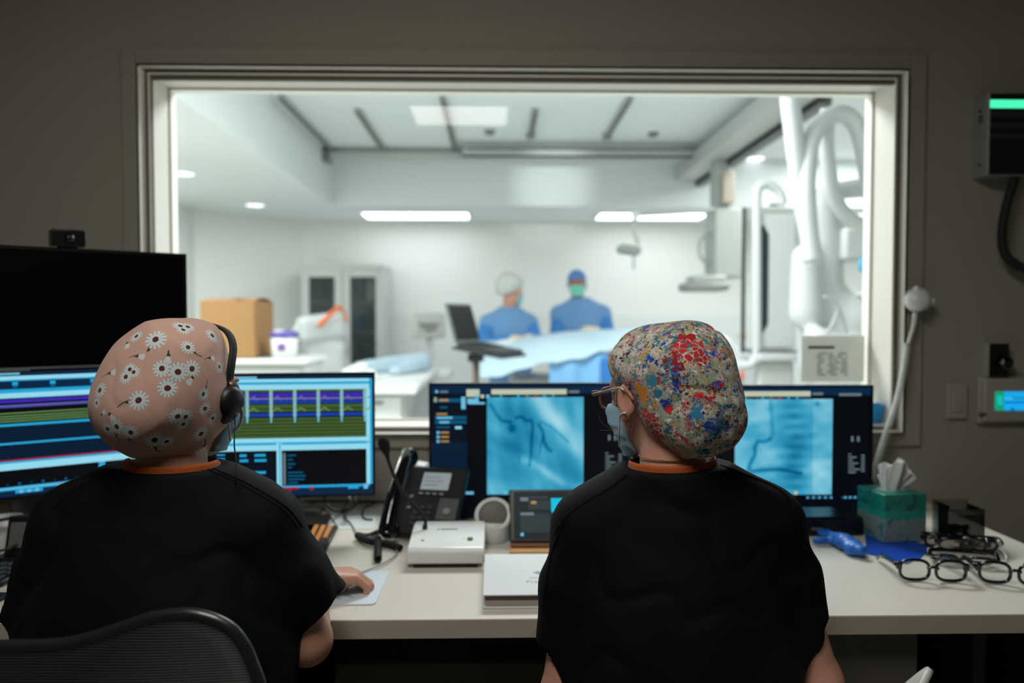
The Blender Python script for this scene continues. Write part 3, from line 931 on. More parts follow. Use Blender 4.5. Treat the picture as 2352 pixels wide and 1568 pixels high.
dq0 = dk(1846, 1232); dq1 = dk(1985, 1232)
b = MB(); b.box((0, 0, 0), (dq1.x - dq0.x, .11, .052), M_bez, .006); b.box((.02, -.001, .018), (.05, 0, .024), M_midgrey)
one('docking_station', 'low black box on the desk under the catheter X-ray monitor', 'box', b, (dq0.x, dq0.y, DESK_Z))
# ---------------------------------------------------------------- desk microphone station
pA = dk(934, 1306); pB = dk(1112, 1306)
bw = pB.x - pA.x
r = thing('desk_microphone', 'white desk microphone station with a long black gooseneck, in front of the phone', 'microphone', ((pA.x + pB.x) / 2, pA.y, DESK_Z), 0)
b = MB()
prof = [(0.0, 0.010), (0.0, 0.038), (0.012, 0.046), (0.16, 0.058), (0.195, 0.058), (0.195, 0.006)]
n = len(prof); V = [(-bw / 2, y, z) for y, z in prof] + [(bw / 2, y, z) for y, z in prof]
fs = b.add(V, [tuple(reversed(range(n))), tuple(range(n, 2 * n))] + [(i, (i + 1) % n, n + (i + 1) % n, n + i) for i in range(n)], M_white)
rr = bmesh.ops.bevel(b.bm, geom=list({e for f in fs for e in f.edges}), offset=0.004, segments=2, profile=0.5, affect='EDGES'); b._fin(rr['faces'], M_white, True)
b.build('housing', r)
b = MB(); b.box((-bw / 2 + 0.015, 0.006, 0), (bw / 2 - 0.015, 0.185, 0.012), M_dark); b.build('foot', r)
zt = lambda y: 0.046 + (y - 0.012) / 0.148 * 0.012
b = MB(); b.cyl((0.055, 0.06, zt(.06) - .002), 0.007, 0.006, mat('button_grey', (120, 122, 120), .5), 16); b.build('button', r)
b = MB(); b.cyl((0.040, 0.066, zt(.066) - .002), 0.003, 0.004, glow((120, 220, 90), 1.2), 12); b.build('indicator_light', r)
b = MB(); b.cyl((-0.058, 0.055, zt(.055) - .002), 0.004, 0.003, mat('button_grey'), 12); b.build('button', r)
b = MB(); b.box((-0.02, 0.125, zt(.125) - .0005), (0.022, 0.131, zt(.131) + .0006), mat('button_grey')); b.ball((-0.026, .128, zt(.128)), (.005, .004, .001), mat('button_grey'), 10); b.build('name_plate', r)
g0 = at(976, 1222, 1.835)
path = [g0, at(976, 1190, 1.84), at(958, 1166, 1.84), at(925, 1130, 1.83), at(902, 1085, 1.81), at(888, 1045, 1.80)]
b = MB(); b.tube(catmull(path, 8), 0.0042, M_dark2, 10); b.tube([path[0] - Vector((0, 0, .006)), path[0] + Vector((0, 0, .018))], [0.008, 0.006], M_dark2, 14); neck = b.build('gooseneck', r, world=True)
m0 = at(880, 1012, 1.79); m1 = at(889, 1044, 1.80); d = (m0 - m1).normalized()
b = MB(); prof = [(0.004, -0.012), (0.006, 0.0), (0.011, 0.012), (0.0145, 0.028), (0.0142, 0.036), (0.009, 0.046), (0.0005, 0.048)]
b.lathe(prof, mat('microphone_foam', (12, 12, 13), 0.95, bump=0.8, bscale=900), 24, M=Matrix.Translation(m1) @ d.to_track_quat('Z', 'Y').to_matrix().to_4x4()); b.build('foam_windshield', r, world=True)

# ---------------------------------------------------------------- desk telephone
pp = dk(955, 1240)
r = thing('desk_telephone', 'black desk telephone with grey display and handset, left of the white speaker', 'phone', (pp.x, pp.y - .02, DESK_Z), -0.20)
TL = Matrix.Translation((0, 0, 0.012)) @ Matrix.Rotation(math.radians(40), 4, 'X')
b = MB(); b.M = TL; b.box((-0.075, 0, -0.012), (0.105, 0.225, 0.012), M_dark, 0.006)
b.M = Matrix.Identity(4); b.box((-0.06, 0.06, 0), (0.08, 0.155, 0.05), M_dark, 0.01); b.box((-0.05, 0.12, 0), (0.07, 0.16, 0.11), M_dark, 0.01); b.build('body', r)
b = MB(); b.M = TL; b.box((-0.018, 0.145, 0.0121), (0.060, 0.202, 0.0135), glow((150, 160, 162), .8), 0.0)
for k in range(3): b.box((-0.012, 0.158 + k * .013, 0.0136), (0.03 + .012 * (k % 2), 0.161 + k * .013, 0.0138), glow((105, 118, 122), .8))
b.build('display', r)
M_key = mat('phone_key_grey', (150, 150, 150), .5); M_keyd = mat('phone_key_dark', (48, 50, 54), .5)
for k in range(4):
    b = MB(); b.M = TL; b.box((-0.018 + k * .019, 0.128, 0.012), (-0.006 + k * .019, 0.135, 0.0145), M_key, 0.001); b.build('soft_key', r)
for i in range(3):
    for j in range(4):
        b = MB(); b.M = TL; b.box((-0.02 + i * .018, 0.030 + j * .017, 0.012), (-0.007 + i * .018, 0.041 + j * .017, 0.0145), M_keyd, 0.001); b.build('number_key', r)
b = MB(); b.M = TL; b.box((0.045, 0.05, 0.0121), (0.098, 0.118, 0.0136), mat('phone_panel_grey', (92, 92, 94), .5), 0.001); b.build('function_panel', r)
b = MB(); b.M = TL; b.lathe([(0.001, .0175), (0.010, .0175), (0.012, .0136)], M_key, 20, M=Matrix.Translation((0.071, 0.075, 0))); b.build('navigation_dial', r)
for k in range(3):
    b = MB(); b.M = TL; b.box((-0.040, 0.080 + k * .018, 0.012), (-0.030, 0.088 + k * .018, 0.0145), M_key, 0.001); b.build('line_key', r)
b = MB(); b.M = TL
hp = catmull([(-0.068, -0.005, 0.026), (-0.068, 0.02, 0.040), (-0.066, 0.10, 0.058), (-0.064, 0.19, 0.058), (-0.064, 0.235, 0.044)], 6)
b.tube(hp, [0.020 + 0.006 * (abs(i / (len(hp) - 1) - .5) * 2) ** 2 for i in range(len(hp))], mat('glossy_black_plastic', (10, 10, 12), .12, coat=.6), 18)
b.ball((-0.066, 0.008, 0.024), (0.027, 0.030, 0.020), mat('glossy_black_plastic'), 18); b.ball((-0.064, 0.225, 0.040), (0.027, 0.030, 0.022), mat('glossy_black_plastic'), 18)
b.build('handset', r)

b = MB(); cp = catmull([at(870, 1222, 1.95), at(845, 1232, 1.94), dk(822, 1240) + Vector((0, 0, .012)), dk(850, 1256) + Vector((0, 0, .014)), dk(885, 1258) + Vector((0, 0, .012)), dk(905, 1262) + Vector((0, 0, .010)), dk(920, 1268) + Vector((0, 0, .010))], 10)
b.tube(coil(cp, 0.0075, 0.0052, 10), 0.0021, M_dark2, 6)
cp2 = catmull([dk(868, 1250) + Vector((0, 0, .016)), dk(868, 1275) + Vector((0, 0, .012)), dk(868, 1294) + Vector((0, 0, .010))], 10)
b.tube(coil(cp2, 0.0075, 0.0055, 10), 0.0021, M_dark2, 6)
one('coiled_phone_cord', 'tangled coiled black phone cord lying on the desk below the telephone', 'cord', b, tuple(dk(870, 1262)), world=True)

pd_ = at(962, 1088, 2.2)
b = MB(); b.M = Matrix.Rotation(math.radians(-8), 4, 'Z') @ Matrix.Rotation(math.radians(8), 4, 'Y')
b.box((-0.036, -0.03, 0.0), (0.036, 0.04, 0.028), M_midgrey, 0.006); b.box((-0.034, -0.028, 0.024), (0.02, 0.03, 0.033), M_white, 0.004)
b.M = Matrix.Identity(4); b.tube([(0, 0, 0.002), (0, 0.01, -(pd_.z - DESK_Z))], 0.008, M_dark2, 12); b.cyl((0, 0.01, -(pd_.z - DESK_Z)), 0.04, 0.008, M_dark2)
one('clip_on_camera', 'small grey and white device on a short stem behind the telephone handset', 'camera', b, tuple(pd_))

# ---------------------------------------------------------------- round white speaker
ps = dk(1128, 1252)
r = thing('round_speaker', 'round white desk speaker with a grey mesh face tilted up, beside the microphone station', 'speaker', (ps.x + .006, ps.y + .045, DESK_Z))
T = Matrix.Rotation(math.radians(-10), 4, 'Z') @ Matrix.Rotation(math.radians(52), 4, 'X')
b = MB()
b.lathe([(0.036, 0.0), (0.040, 0.004), (0.043, 0.040), (0.040, 0.052)], M_white, 40)
b.M = Matrix.Translation((0, -0.0, 0.062)) @ T
b.lathe([(0.030, -0.045), (0.046, -0.030), (0.050, 0.0), (0.049, 0.012), (0.045, 0.016), (0.039, 0.014)], M_white, 44, caps=True); b.build('housing', r)
b = MB(); b.M = Matrix.Translation((0, 0, 0.062)) @ T; b.lathe([(0.0385, 0.0135), (0.038, 0.0152), (0.001, 0.0175)], mat('speaker_mesh_grey', (142, 138, 132), .8, bump=1.0, bscale=1400), 36, caps=True); b.build('grille', r)

# ---------------------------------------------------------------- tablet, leaning
pt = dk(1170, 1254); ang = math.radians(62)
tw, th = 0.19, 0.137
r = thing('tablet', 'dark tablet leaning in its holder below the heart angiogram monitor', 'tablet', (pt.x + tw / 2, pt.y, DESK_Z))
F = Matrix.Translation((-tw / 2, 0, 0.010)) @ Matrix.Rotation(ang, 4, 'X')
b = MB(); b.M = F; b.box((0, 0, -0.010), (tw, th, 0), mat('tablet_shell', (52, 54, 54), .35), 0.006, 3); b.build('shell', r)
s = Scr(tw - .016, th - .014); s.M = F @ Matrix.Translation((.012, .007, .0003))
s.rect(0, 0, 1, 1, glow((26, 36, 42), .9), 0)
s.rect(.10, .12, .22, .2, GRY, 2); s.rect(.24, .10, .52, .15, glow((52, 62, 68), .9), 2); s.rect(.22, .19, .54, .38, glow((48, 58, 62), .9), 1); s.rect(.26, .2, .34, .26, ORA, 3)
s.rect(.56, .14, .98, .44, CYA, 3); s.rect(.10, .46, .54, .86, glow((44, 58, 62), .9), 1); s.rect(.1, .44, .3, .5, GRY, 2); s.dots(.12, .12, .9, 1, [SKY], .004)
s.build('screen', r, normals=False)
b = MB(); b.box((-tw / 2 + .02, -0.012, 0), (tw / 2 - .02, 0.02, 0.010), M_dark, .003); b.box((-.03, .02, 0), (.03, .085, .006), M_dark, .002); b.tube([(0, .08, 0.004), (0, .052, .09)], .008, M_dark); b.build('holder', r)
pe = dk(1170, 1272); pe2 = dk(1172, 1257)
b = MB(); b.box((0, 0, 0), (0.17, 0.05, 0.006), mat('kraft_orange_folder', (206, 160, 96), .6, vary=.05)); b.box((0.004, 0.03, 0.006), (0.165, 0.055, 0.012), mat('brown_leather', (122, 74, 40), .5))
one('folder', 'thin orange-brown folder lying just behind the white ring binder', 'folder', b, (pe.x, pe.y - .002, DESK_Z))

# ---------------------------------------------------------------- white ring binder
q0 = dk(1103, 1399); q1 = atz(1115, 1273, DESK_Z + .028)
bwid = 0.22; bd = q1.y - q0.y
r = thing('binder', 'white paper-covered binder lying on the desk left of the right-hand person', 'binder', (q0.x + .005, q0.y, DESK_Z), 0)
M_pap = mat('white_paper', (214, 217, 218), .7, vary=.02)
b = MB(); b.box((0, 0, 0), (bwid, bd, .004), M_pap, .0015); b.box((0, 0, .026), (bwid, bd, .029), M_pap, .0012)
b.box((bwid - .004, 0, .002), (bwid, bd, .028), M_pap); b.build('cover', r)
b = MB(); b.box((.006, .004, .0045), (bwid - .006, bd - .006, .0155), mat('page_block', (168, 156, 142), .8, bump=.5, bscale=80)); b.box((.004, .006, .016), (bwid - .006, bd - .006, .0255), mat('page_block_upper', (112, 104, 96), .8)); b.build('pages', r)
M_ink = mat('grey_ink', (150, 152, 156), .7); M_tealink = mat('teal_ink', (58, 120, 140), .6)
b = MB(); z = .0291
T1 = Matrix.Translation((0.0885, 0.065, z)); text_mesh(b, 'Prou', 0.020, M_ink, T1)
for (a, c) in (((.106, .128), (.122, .112)), ((.112, .134), (.128, .118))):
    dx, dy = c[0] - a[0], c[1] - a[1]; b.add([(a[0], a[1], z), (c[0], c[1], z), (c[0] + .004, c[1] + .004, z), (a[0] + .003, a[1] + .004, z)], [(0, 1, 2, 3)], M_tealink)
b.add([(.118, .118, z), (.124, .112, z), (.132, .122, z), (.127, .126, z)], [(0, 1, 2, 3)], M_tealink)
b.box((.097, .092, z - .0002), (.135, .0935, z), M_ink); b.box((.097, .097, z - .0002), (.130, .0985, z), M_ink); b.build('printed_title', r)

# ---------------------------------------------------------------- mouse pad, mouse
k0 = [dk(x, y) for x, y in ((770, 1388), (852, 1390), (890, 1313), (800, 1306))]
cxy = sum(k0, Vector()) / 4
x1 = -0.245; x0 = -0.47; ya = k0[1].y; yb = k0[2].y
b = MB(); pts = []
for cx, cy, a0 in ((x1 - .012, ya + .012, -90), (x1 - .012, yb - .012, 0), (x0 + .012, yb - .012, 90), (x0 + .012, ya + .012, 180)):
    for k in range(5): a = math.radians(a0 + k * 22.5); pts.append((cx + .012 * math.cos(a), cy + .012 * math.sin(a)))
b.prism(pts, DESK_Z, DESK_Z + .003, mat('pale_blue_pad', (206, 216, 226), .6))
M_gp = mat('green_print', (96, 170, 130), .7)
for (ux, uy, sx, sy) in ((-.335, .035, .02, .005), (-.31, .045, .012, .006), (-.30, .038, .010, .004), (-.325, .03, .012, .003)): b.box((ux - sx / 2, ya + uy - sy / 2, DESK_Z + .003), (ux + sx / 2, ya + uy + sy / 2, DESK_Z + .0033), M_gp)
one('mouse_pad', 'pale blue mouse pad with a small green print under the hand on the mouse', 'mouse pad', b, ((x0 + x1) / 2, (ya + yb) / 2, DESK_Z), world=True)
ms = Vector((-0.345, 1.575, DESK_Z + .003))
r = thing('computer_mouse', 'white computer mouse on the pale blue pad, held under the hand', 'mouse', tuple(ms))
b = MB(); b.ball((0, 0, 0.010), (.030, .052, .020), M_white, 20); b.build('shell', r)
b = MB(); b.tube(catmull([(0.01, .05, .008), (.05, .10, .004), (.09, .17, .004), (.10, .24, .004), (.06, .33, .004)], 8), .0018, M_midgrey, 8); b.build('cable', r)

# ---------------------------------------------------------------- papers, keyboard, cables between the monitors
pk = [dk(700, 1213), dk(776, 1216), dk(748, 1271), dk(672, 1271)]
r = thing('coloured_keyboard', 'black keypad with orange-brown key strips, just right of the left person', 'keyboard', (pk[2].x, pk[2].y, DESK_Z))
b = MB(); b.prism([(v.x, v.y) for v in (pk[2], pk[1], pk[0], pk[3])], DESK_Z, DESK_Z + .012, M_dark, bev=.003); b.build('case', r, world=True)
M_or = mat('orange_key_strip', (196, 126, 50), .5)
for k in range(3):
    u = .32 + .21 * k
    A = pk[3].lerp(pk[2], u); B = pk[0].lerp(pk[1], u); w_ = .012
    e = .12 + .24 * (k == 2)
    a0_ = A.lerp(B, e + .05); b0_ = A.lerp(B, .94)
    b = MB(); b.prism([(a0_.x, a0_.y), (a0_.x + w_, a0_.y), (b0_.x + w_, b0_.y), (b0_.x, b0_.y)], DESK_Z + .0121, DESK_Z + .015, M_or); b.build('key_strip', r, world=True)


def sheet(name, label, cat, pts, m, z=DESK_Z, t=.0012, group=None):
    b = MB(); P = [atz(x, y, z) for x, y in pts]; b.prism([(v.x, v.y) for v in reversed(P)], z, z + t, m)
    c = sum(P, Vector()) / len(P)
    return one(name, label, cat, b, (c.x, c.y, z), world=True, group=group)


sheet('paper_sheet', 'white paper sheet under the loose cables left of the telephone', 'paper', [(735, 1166), (865, 1166), (862, 1214), (702, 1216)], M_pap)
sheet('paper_sheet', 'small turquoise sheet beside the shoulder of the left person', 'paper', [(655, 1184), (720, 1184), (700, 1212), (655, 1212)], mat('turquoise_paper', (140, 200, 205), .6), z=DESK_Z + .0016)
gpp = dk(700, 1190)
b = MB(); b.box((-.07, 0, 0), (.035, .07, .016), M_midgrey, .006)
one('docking_box', 'small flat grey box on the desk under the heart tracings monitor', 'box', b, (gpp.x, gpp.y + .03, DESK_Z))
M_cab = mat('dark_cable', (40, 38, 34), .6)


def cable(label, pts, r_=.0025, m=None, group='loose cables on the desk'):
    b = MB(); b.tube(catmull(pts, 8), r_, m or M_cab, 8)
    c = pts[0]
    return one('cable', label, 'cable', b, (c.x, c.y, DESK_Z), world=True, group=group)


up = lambda p, z: Vector((p.x, p.y, DESK_Z + z))
cable('dark cable looping down from the heart tracings monitor toward the paper', [at(745, 1136, 2.12), at(750, 1158, 2.12), at(768, 1172, 2.1), up(dk(790, 1176), .006), at(812, 1165, 2.1), at(818, 1135, 2.12)], .004)
cable('grey cable crossing the white sheet down to the coiled cord', [at(800, 1136, 2.14), at(806, 1152, 2.12), up(dk(792, 1168), .01), up(dk(791, 1190), .004), up(dk(806, 1205), .003), up(dk(820, 1232), .004)], .0022, M_midgrey)
cable('thin grey cable crossing the white sheet to the corner of the keypad', [at(690, 1150, 2.16), up(dk(715, 1162), .01), up(dk(745, 1172), .003), up(dk(762, 1192), .003), up(dk(776, 1214), .003)], .0022, M_midgrey)
cable('short dark cable lying right of the white sheet by the telephone', [up(dk(868, 1160), .01), up(dk(838, 1168), .004), up(dk(832, 1182), .004), up(dk(838, 1194), .004), up(dk(856, 1196), .004)], .0025)
cable('dark cable running along the wall behind the telephone', [up(dk(690, 1157), .008), up(dk(760, 1160), .012), up(dk(830, 1158), .008), up(dk(900, 1156), .006)], .004)

# ---------------------------------------------------------------- left end of the desk
q = dk(10, 1212)
b = MB(); b.lathe([(.030, 0), (.034, .004), (.038, .085), (.036, .085), (.031, .006), (.001, .005)], M_white, 28)
b.tube(catmull([(-.036, 0, .07), (-.058, 0, .065), (-.06, 0, .035), (-.035, 0, .022)], 6), .004, M_white, 10)
one('mug', 'white mug standing under the far left monitor', 'mug', b, (at(12, 1200, 1.86).x, 1.86, DESK_Z))
r = thing('card_reader', 'small grey upright device in a black stand at the left end of the desk', 'device', (at(36, 1245, 1.76).x - .01, 1.78, DESK_Z))
b = MB(); b.box((-.05, -.02, 0), (.05, .04, .012), M_dark, .004); b.M = Matrix.Rotation(math.radians(-14), 4, 'X'); b.box((-.032, -.006, .008), (.032, .012, .105), M_dark, .005); b.build('stand', r)
b = MB(); b.M = Matrix.Rotation(math.radians(-14), 4, 'X'); b.box((-.022, -.010, .03), (.022, -.004, .09), mat('card_grey', (110, 112, 108), .5), .003); b.build('face_plate', r)
r = thing('keyboard', 'low black keyboard at the left edge of the desk, in front of the grey device', 'keyboard', (-1.12, 1.66, DESK_Z))
b = MB(); b.box((-.22, -.06, 0), (.055, .07, .014), M_dark, .005); b.build('case', r)
for i in range(4):
    b = MB()
    for k in range(15): b.box((-.214 + k * .0175, -.052 + i * .029, .014), (-.200 + k * .0175, -.030 + i * .029, .019), mat('dark_key', (40, 44, 46), .5), .001)
    b.build('key_row', r)
cable('thick black cable crossing behind the mug at the left end of the desk', [at(-60, 1200, 1.80), at(0, 1194, 1.80), at(60, 1183, 1.84), at(100, 1180, 1.9)], .004)
cable('pair of thin cables beside the keyboard at the left edge', [at(-40, 1275, 1.74), at(10, 1262, 1.75), at(30, 1255, 1.77), at(60, 1240, 1.80)], .003)
b = MB(); b.prism([(-.20, -.05), (.06, -.05), (.07, .02), (-.20, .03)], 0, .010, M_dark, bev=.003)
one('notebook', 'thin black notebook at the left desk edge nearest the left person', 'notebook', b, (-1.08, 1.53, DESK_Z))

# ---------------------------------------------------------------- tissue box
c0 = dk(2031, 1248); c1 = dk(2139, 1243); c2 = dk(1991, 1222)
wv = (c1 - c0); ang = math.atan2(wv.y, wv.x); W = 0.118
r = thing('tissue_box', 'teal and grey cube tissue box on the desk beside the catheter X-ray monitor', 'tissue box', (c0.x, c0.y, DESK_Z), ang)
mt = bpy.data.materials.new('tissue_box_print'); mt.use_nodes = True
t_ = NT(mt.node_tree); tc = mt.node_tree.nodes.new('ShaderNodeTexCoord'); sep = mt.node_tree.nodes.new('ShaderNodeSeparateXYZ'); mt.node_tree.links.new(tc.outputs['Object'], sep.inputs[0])
nz = t_.noise(tc.outputs['Object'], 30, 3, 2.0)
hgt = t_.m('ADD', sep.outputs[2], t_.m('MULTIPLY', t_.m('SUBTRACT', nz, 0.5), 0.03))
lower = t_.mix(t_.step(t_.noise(tc.outputs['Object'], 42, 1, 7.0), 0.60, 0.02), lin((122, 142, 140)) + (1,), lin((40, 120, 118)) + (1,))
upper = t_.mix(t_.step(t_.noise(tc.outputs['Object'], 26, 2, 4.0), 0.56, 0.04), lin((16, 122, 108)) + (1,), lin((6, 84, 80)) + (1,))
mid = t_.mix(t_.step(hgt, 0.080, 0.004), lin((28, 146, 132)) + (1,), upper)
mt.node_tree.links.new(t_.mix(t_.step(hgt, 0.062, 0.003), lower, mid), mt.node_tree.nodes['Principled BSDF'].inputs['Base Color']); mt.node_tree.nodes['Principled BSDF'].inputs['Roughness'].default_value = .35
b = MB(); HH = .124
b.box((0, 0, 0), (W, W, HH), mt, .002)
b.build('carton', r)
b = MB(); b.lathe([(0.001, HH + .0004), (.034, HH + .0004)], mat('plastic_film', (150, 190, 185), .2), 28, M=Matrix.Translation((W / 2, W / 2, 0)) @ Matrix.Diagonal((1.2, .8, 1, 1)), caps=False); b.build('opening', r)
rs = random.Random(4)


def tiss(k, lean, ht, wd):
    def f(u, v):
        e = u - .5; fold = math.sin(u * 8 + k * 2 + v) * (.012 - .004 * v) + .003 * math.sin(u * 23 + k)
        x = W / 2 + e * (.036 + wd * v) + lean * v; y = W / 2 - .006 + .012 * k + fold * (.5 + v) + .010 * v * (k - .5)
        return (x, y, HH - .006 + v * (ht + .008 * math.sin(u * 7 + k * 3) - .05 * max(0, e - .1) - .02 * abs(e)) - .012 * v * v * math.cos(u * 5))
    return f


b = MB(); b.grid(tiss(0, .018, .080, .034), 60, 12, M_pap, thick=.0012); b.grid(tiss(1, .032, .068, .044), 60, 12, M_pap, thick=.0012); b.grid(tiss(2, .010, .062, .034), 60, 12, M_pap, thick=.0012)
ts = b.build('tissue', r)

# ---------------------------------------------------------------- blue sheet, gloves
M_blue = mat('blue_plastic', (22, 74, 190), .3, vary=.1)
P = [dk(x, y) for x, y in ((1985, 1205), (1990, 1272), (2030, 1282), (2082, 1296), (2112, 1284), (2128, 1270), (2133, 1252), (2060, 1232))]
b = MB(); b.prism([(v.x, v.y) for v in P], DESK_Z, DESK_Z + .0012, M_blue)
one('blue_pad', 'deep blue plastic sheet sticking out from under the tissue box', 'pad', b, tuple(sum(P, Vector()) / 8), world=True)
bpy.data.objects['tissue_box'].location.z += .0014
WM['tissue_box'] = Matrix.Translation((0, 0, .0014)) @ WM['tissue_box']
ga = dk(1880, 1232); gb = dk(1935, 1262); gc = dk(1975, 1282)


def glove_f(p):
    d = s_cap(p, (ga.x, ga.y, .752), (gb.x, gb.y, .762), .010, .020)
    d = smin(d, s_cap(p, (gb.x, gb.y, .762), (gc.x, gc.y, .757), .018, .014), .01)
    d = smin(d, s_cap(p, (gb.x + .01, gb.y + .03, .756), (gb.x - .05, gb.y + .035, .753), .014, .008), .01)
    d = smin(d, s_cap(p, (gc.x, gc.y + .01, .757), (gc.x + .012, gc.y + .035, .762), .009, .005), .006)
    d = smin(d, s_cap(p, (gb.x + .02, gb.y - .012, .752), (ga.x + .02, ga.y - .01, .750), .012, .014), .012)
    d = smin(d, s_cap(p, (gc.x - .01, gc.y + .02, .752), (gc.x + .02, gc.y + .05, .756), .016, .010), .012)
    d = d + .0085 * snoise(p, 80, 3) + .003 * snoise(p, 260, 4)
    return smax(d, -(p[:, 2] - DESK_Z), .003)


gl_, _, _ = implicit('nitrile_gloves', glove_f, (ga.x - .06, gc.y - .05, DESK_Z - .004), (gc.x + .05, ga.y + .06, .80), .003, mat('blue_nitrile', (28, 104, 196), .4, vary=.1))
tag(gl_, 'crumpled blue nitrile gloves on the desk below the catheter X-ray monitor', 'gloves')


# ---------------------------------------------------------------- spectacles
M_frameb = mat('black_spectacle_frame', (10, 11, 13), .18, coat=.5)
M_lens = bpy.data.materials.new('spectacle_lens'); M_lens.use_nodes = True
_n = M_lens.node_tree; _n.nodes.clear(); _o = _n.nodes.new('ShaderNodeOutputMaterial'); _mx = _n.nodes.new('ShaderNodeMixShader'); _t = _n.nodes.new('ShaderNodeBsdfTransparent'); _g = _n.nodes.new('ShaderNodeBsdfGlossy'); _f = _n.nodes.new('ShaderNodeFresnel')
_t.inputs[0].default_value = (.93, .94, .94, 1); _g.inputs['Roughness'].default_value = .03; _f.inputs[0].default_value = 1.5
_n.links.new(_f.outputs[0], _mx.inputs[0]); _n.links.new(_t.outputs[0], _mx.inputs[1]); _n.links.new(_g.outputs[0], _mx.inputs[2]); _n.links.new(_mx.outputs[0], _o.inputs[0])


def rim_pts(cx, w, h, n=28, sq=2.8):
    out = []
    for k in range(n):
        a = 2 * math.pi * k / n; c, s_ = math.cos(a), math.sin(a)
        out.append((cx + math.copysign(abs(c) ** (2 / sq), c) * w / 2, 0, math.copysign(abs(s_) ** (2 / sq), s_) * h / 2))
    return out


def spectacles(name, label, loc, rz, tilt=0.0, folded=False, w=.052, h=.038, m=None, group=None, lift=0.0):
    m = m or M_frameb
    r = thing(name, label, 'glasses', loc, rz, group)
    T = Matrix.Translation((0, 0, h / 2 * abs(math.cos(tilt)) + .004 + lift)) @ Matrix.Rotation(tilt, 4, 'X')
    b = MB(); b.M = T
    for sx in (-1, 1):
        b.tube(rim_pts(sx * .038, w, h), .0036, m, 8, closed=True)
    b.tube(catmull([(-.012, 0, .004), (0, -.003, .008), (.012, 0, .004)], 5), .0034, m, 8)
    for sx in (-1, 1): b.box((sx * .064, -.003, .000), (sx * .076, .008, .017), m, .003)
    b.build('frame', r)
    for sx in (-1, 1):
        b = MB(); b.M = T; P = rim_pts(sx * .038, w - .003, h - .003); b.add([(0, 0, 0) if False else q for q in P], [tuple(range(len(P)))], M_lens); b.build('lens', r)
    for sx in (-1, 1):
        b = MB(); b.M = T
        if folded:
            pts = [(sx * .070, .006, .010), (sx * .060, .014 + .004 * (sx > 0), .009), (-sx * .02, .018 + .006 * (sx > 0), .000), (-sx * .055, .020 + .004 * (sx > 0), -.012)]
        else:
            pts = [(sx * .073, .004, .010), (sx * .074, .06, .006), (sx * .070, .10, .0), (sx * .066, .135, -h / 2 + .002)]
        P = catmull(pts, 6)
        for i in range(len(P) - 1):
            pass
        b.tube(P, [.0062 - .003 * i / (len(P) - 1) for i in range(len(P))], m, 8); b.build('temple', r)
    return r


g = dk(2150, 1340)
spectacles('spectacles', 'black spectacles nearest the desk front, left of the other pairs', (g.x - .002, g.y + .01, DESK_Z), math.radians(-7), 0.0, False, group='black safety spectacles', w=.062, h=.044)
g = dk(2345, 1352)
spectacles('spectacles', 'black spectacles cut by the right edge of the picture', (g.x - .0, g.y + .02, DESK_Z), math.radians(-16), 0.0, False, group='black safety spectacles', w=.060, h=.044)
g = dk(2215, 1300)
spectacles('spectacles', 'dark spectacles in the middle of the pile, lying face down with a white tie', (g.x, g.y + .01, DESK_Z), math.radians(-20), math.radians(58), True, group='black safety spectacles', lift=.0)
g = dk(2235, 1275)
spectacles('spectacles', 'black spectacles at the back of the pile, against the clear box', (g.x, g.y + .02, DESK_Z), math.radians(-14), math.radians(35), True, group='black safety spectacles', lift=.0)
g = dk(2205, 1268)
spectacles('spectacles', 'dark spectacles folded at the left end of the pile, beside the blue sheet', (g.x - .01, g.y + .005, DESK_Z), math.radians(-28), math.radians(20), True, group='black safety spectacles')
g0_ = dk(2290, 1278)
b = MB(); b.tube(catmull([(0, 0, .04), (.004, -.012, .02), (.002, -.03, .006), (-.01, -.045, .003)], 6), .0012, M_pap, 6); b.tube(catmull([(.004, 0, .042), (.008, -.012, .02), (.003, -.03, .007), (-.014, -.043, .003)], 6), .0012, M_pap, 6)
one('cable_tie', 'thin white tie on the pile of dark spectacles', 'tie', b, (g0_.x, g0_.y, DESK_Z))

# clear acrylic box
a0_ = dk(2178, 1256); a1_ = dk(2262, 1256)
mac = bpy.data.materials.new('clear_acrylic'); mac.use_nodes = True
_n = mac.node_tree; _n.nodes.clear(); _o = _n.nodes.new('ShaderNodeOutputMaterial'); _mx = _n.nodes.new('ShaderNodeMixShader'); _t = _n.nodes.new('ShaderNodeBsdfTransparent'); _g = _n.nodes.new('ShaderNodeBsdfGlossy'); _f = _n.nodes.new('ShaderNodeFresnel')
_t.inputs[0].default_value = (.80, .82, .80, 1); _g.inputs['Roughness'].default_value = .05; _f.inputs[0].default_value = 1.5
_n.links.new(_f.outputs[0], _mx.inputs[0]); _n.links.new(_t.outputs[0], _mx.inputs[1]); _n.links.new(_g.outputs[0], _mx.inputs[2]); _n.links.new(_mx.outputs[0], _o.inputs[0])
r = thing('acrylic_holder', 'clear acrylic holder with a dark insert behind the pile of spectacles', 'holder', (a0_.x, a0_.y, DESK_Z))
aw = a1_.x - a0_.x
b = MB(); b.box((0, 0, 0), (aw, .003, .095), mac); b.box((0, .07, 0), (aw, .073, .105), mac); b.box((0, .003, 0), (.003, .07, .105), mac); b.box((aw - .003, .003, 0), (aw, .07, .095), mac); b.box((0, 0, 0), (aw, .073, .003), mac); b.build('case', r)
b = MB(); b.box((.006, .010, .004), (aw - .006, .062, .080), mat('dark_card_stack', (26, 26, 28), .5)); b.box((.006, .009, .016), (aw - .006, .010, .022), mat('dark_red_strip', (84, 50, 48), .6)); b.build('dark_insert', r)
sheet('paper_sheet', 'pale paper strip on the desk between tissue box and clear holder', 'paper', [(2142, 1160), (2168, 1162), (2176, 1240), (2140, 1250)], M_pap)

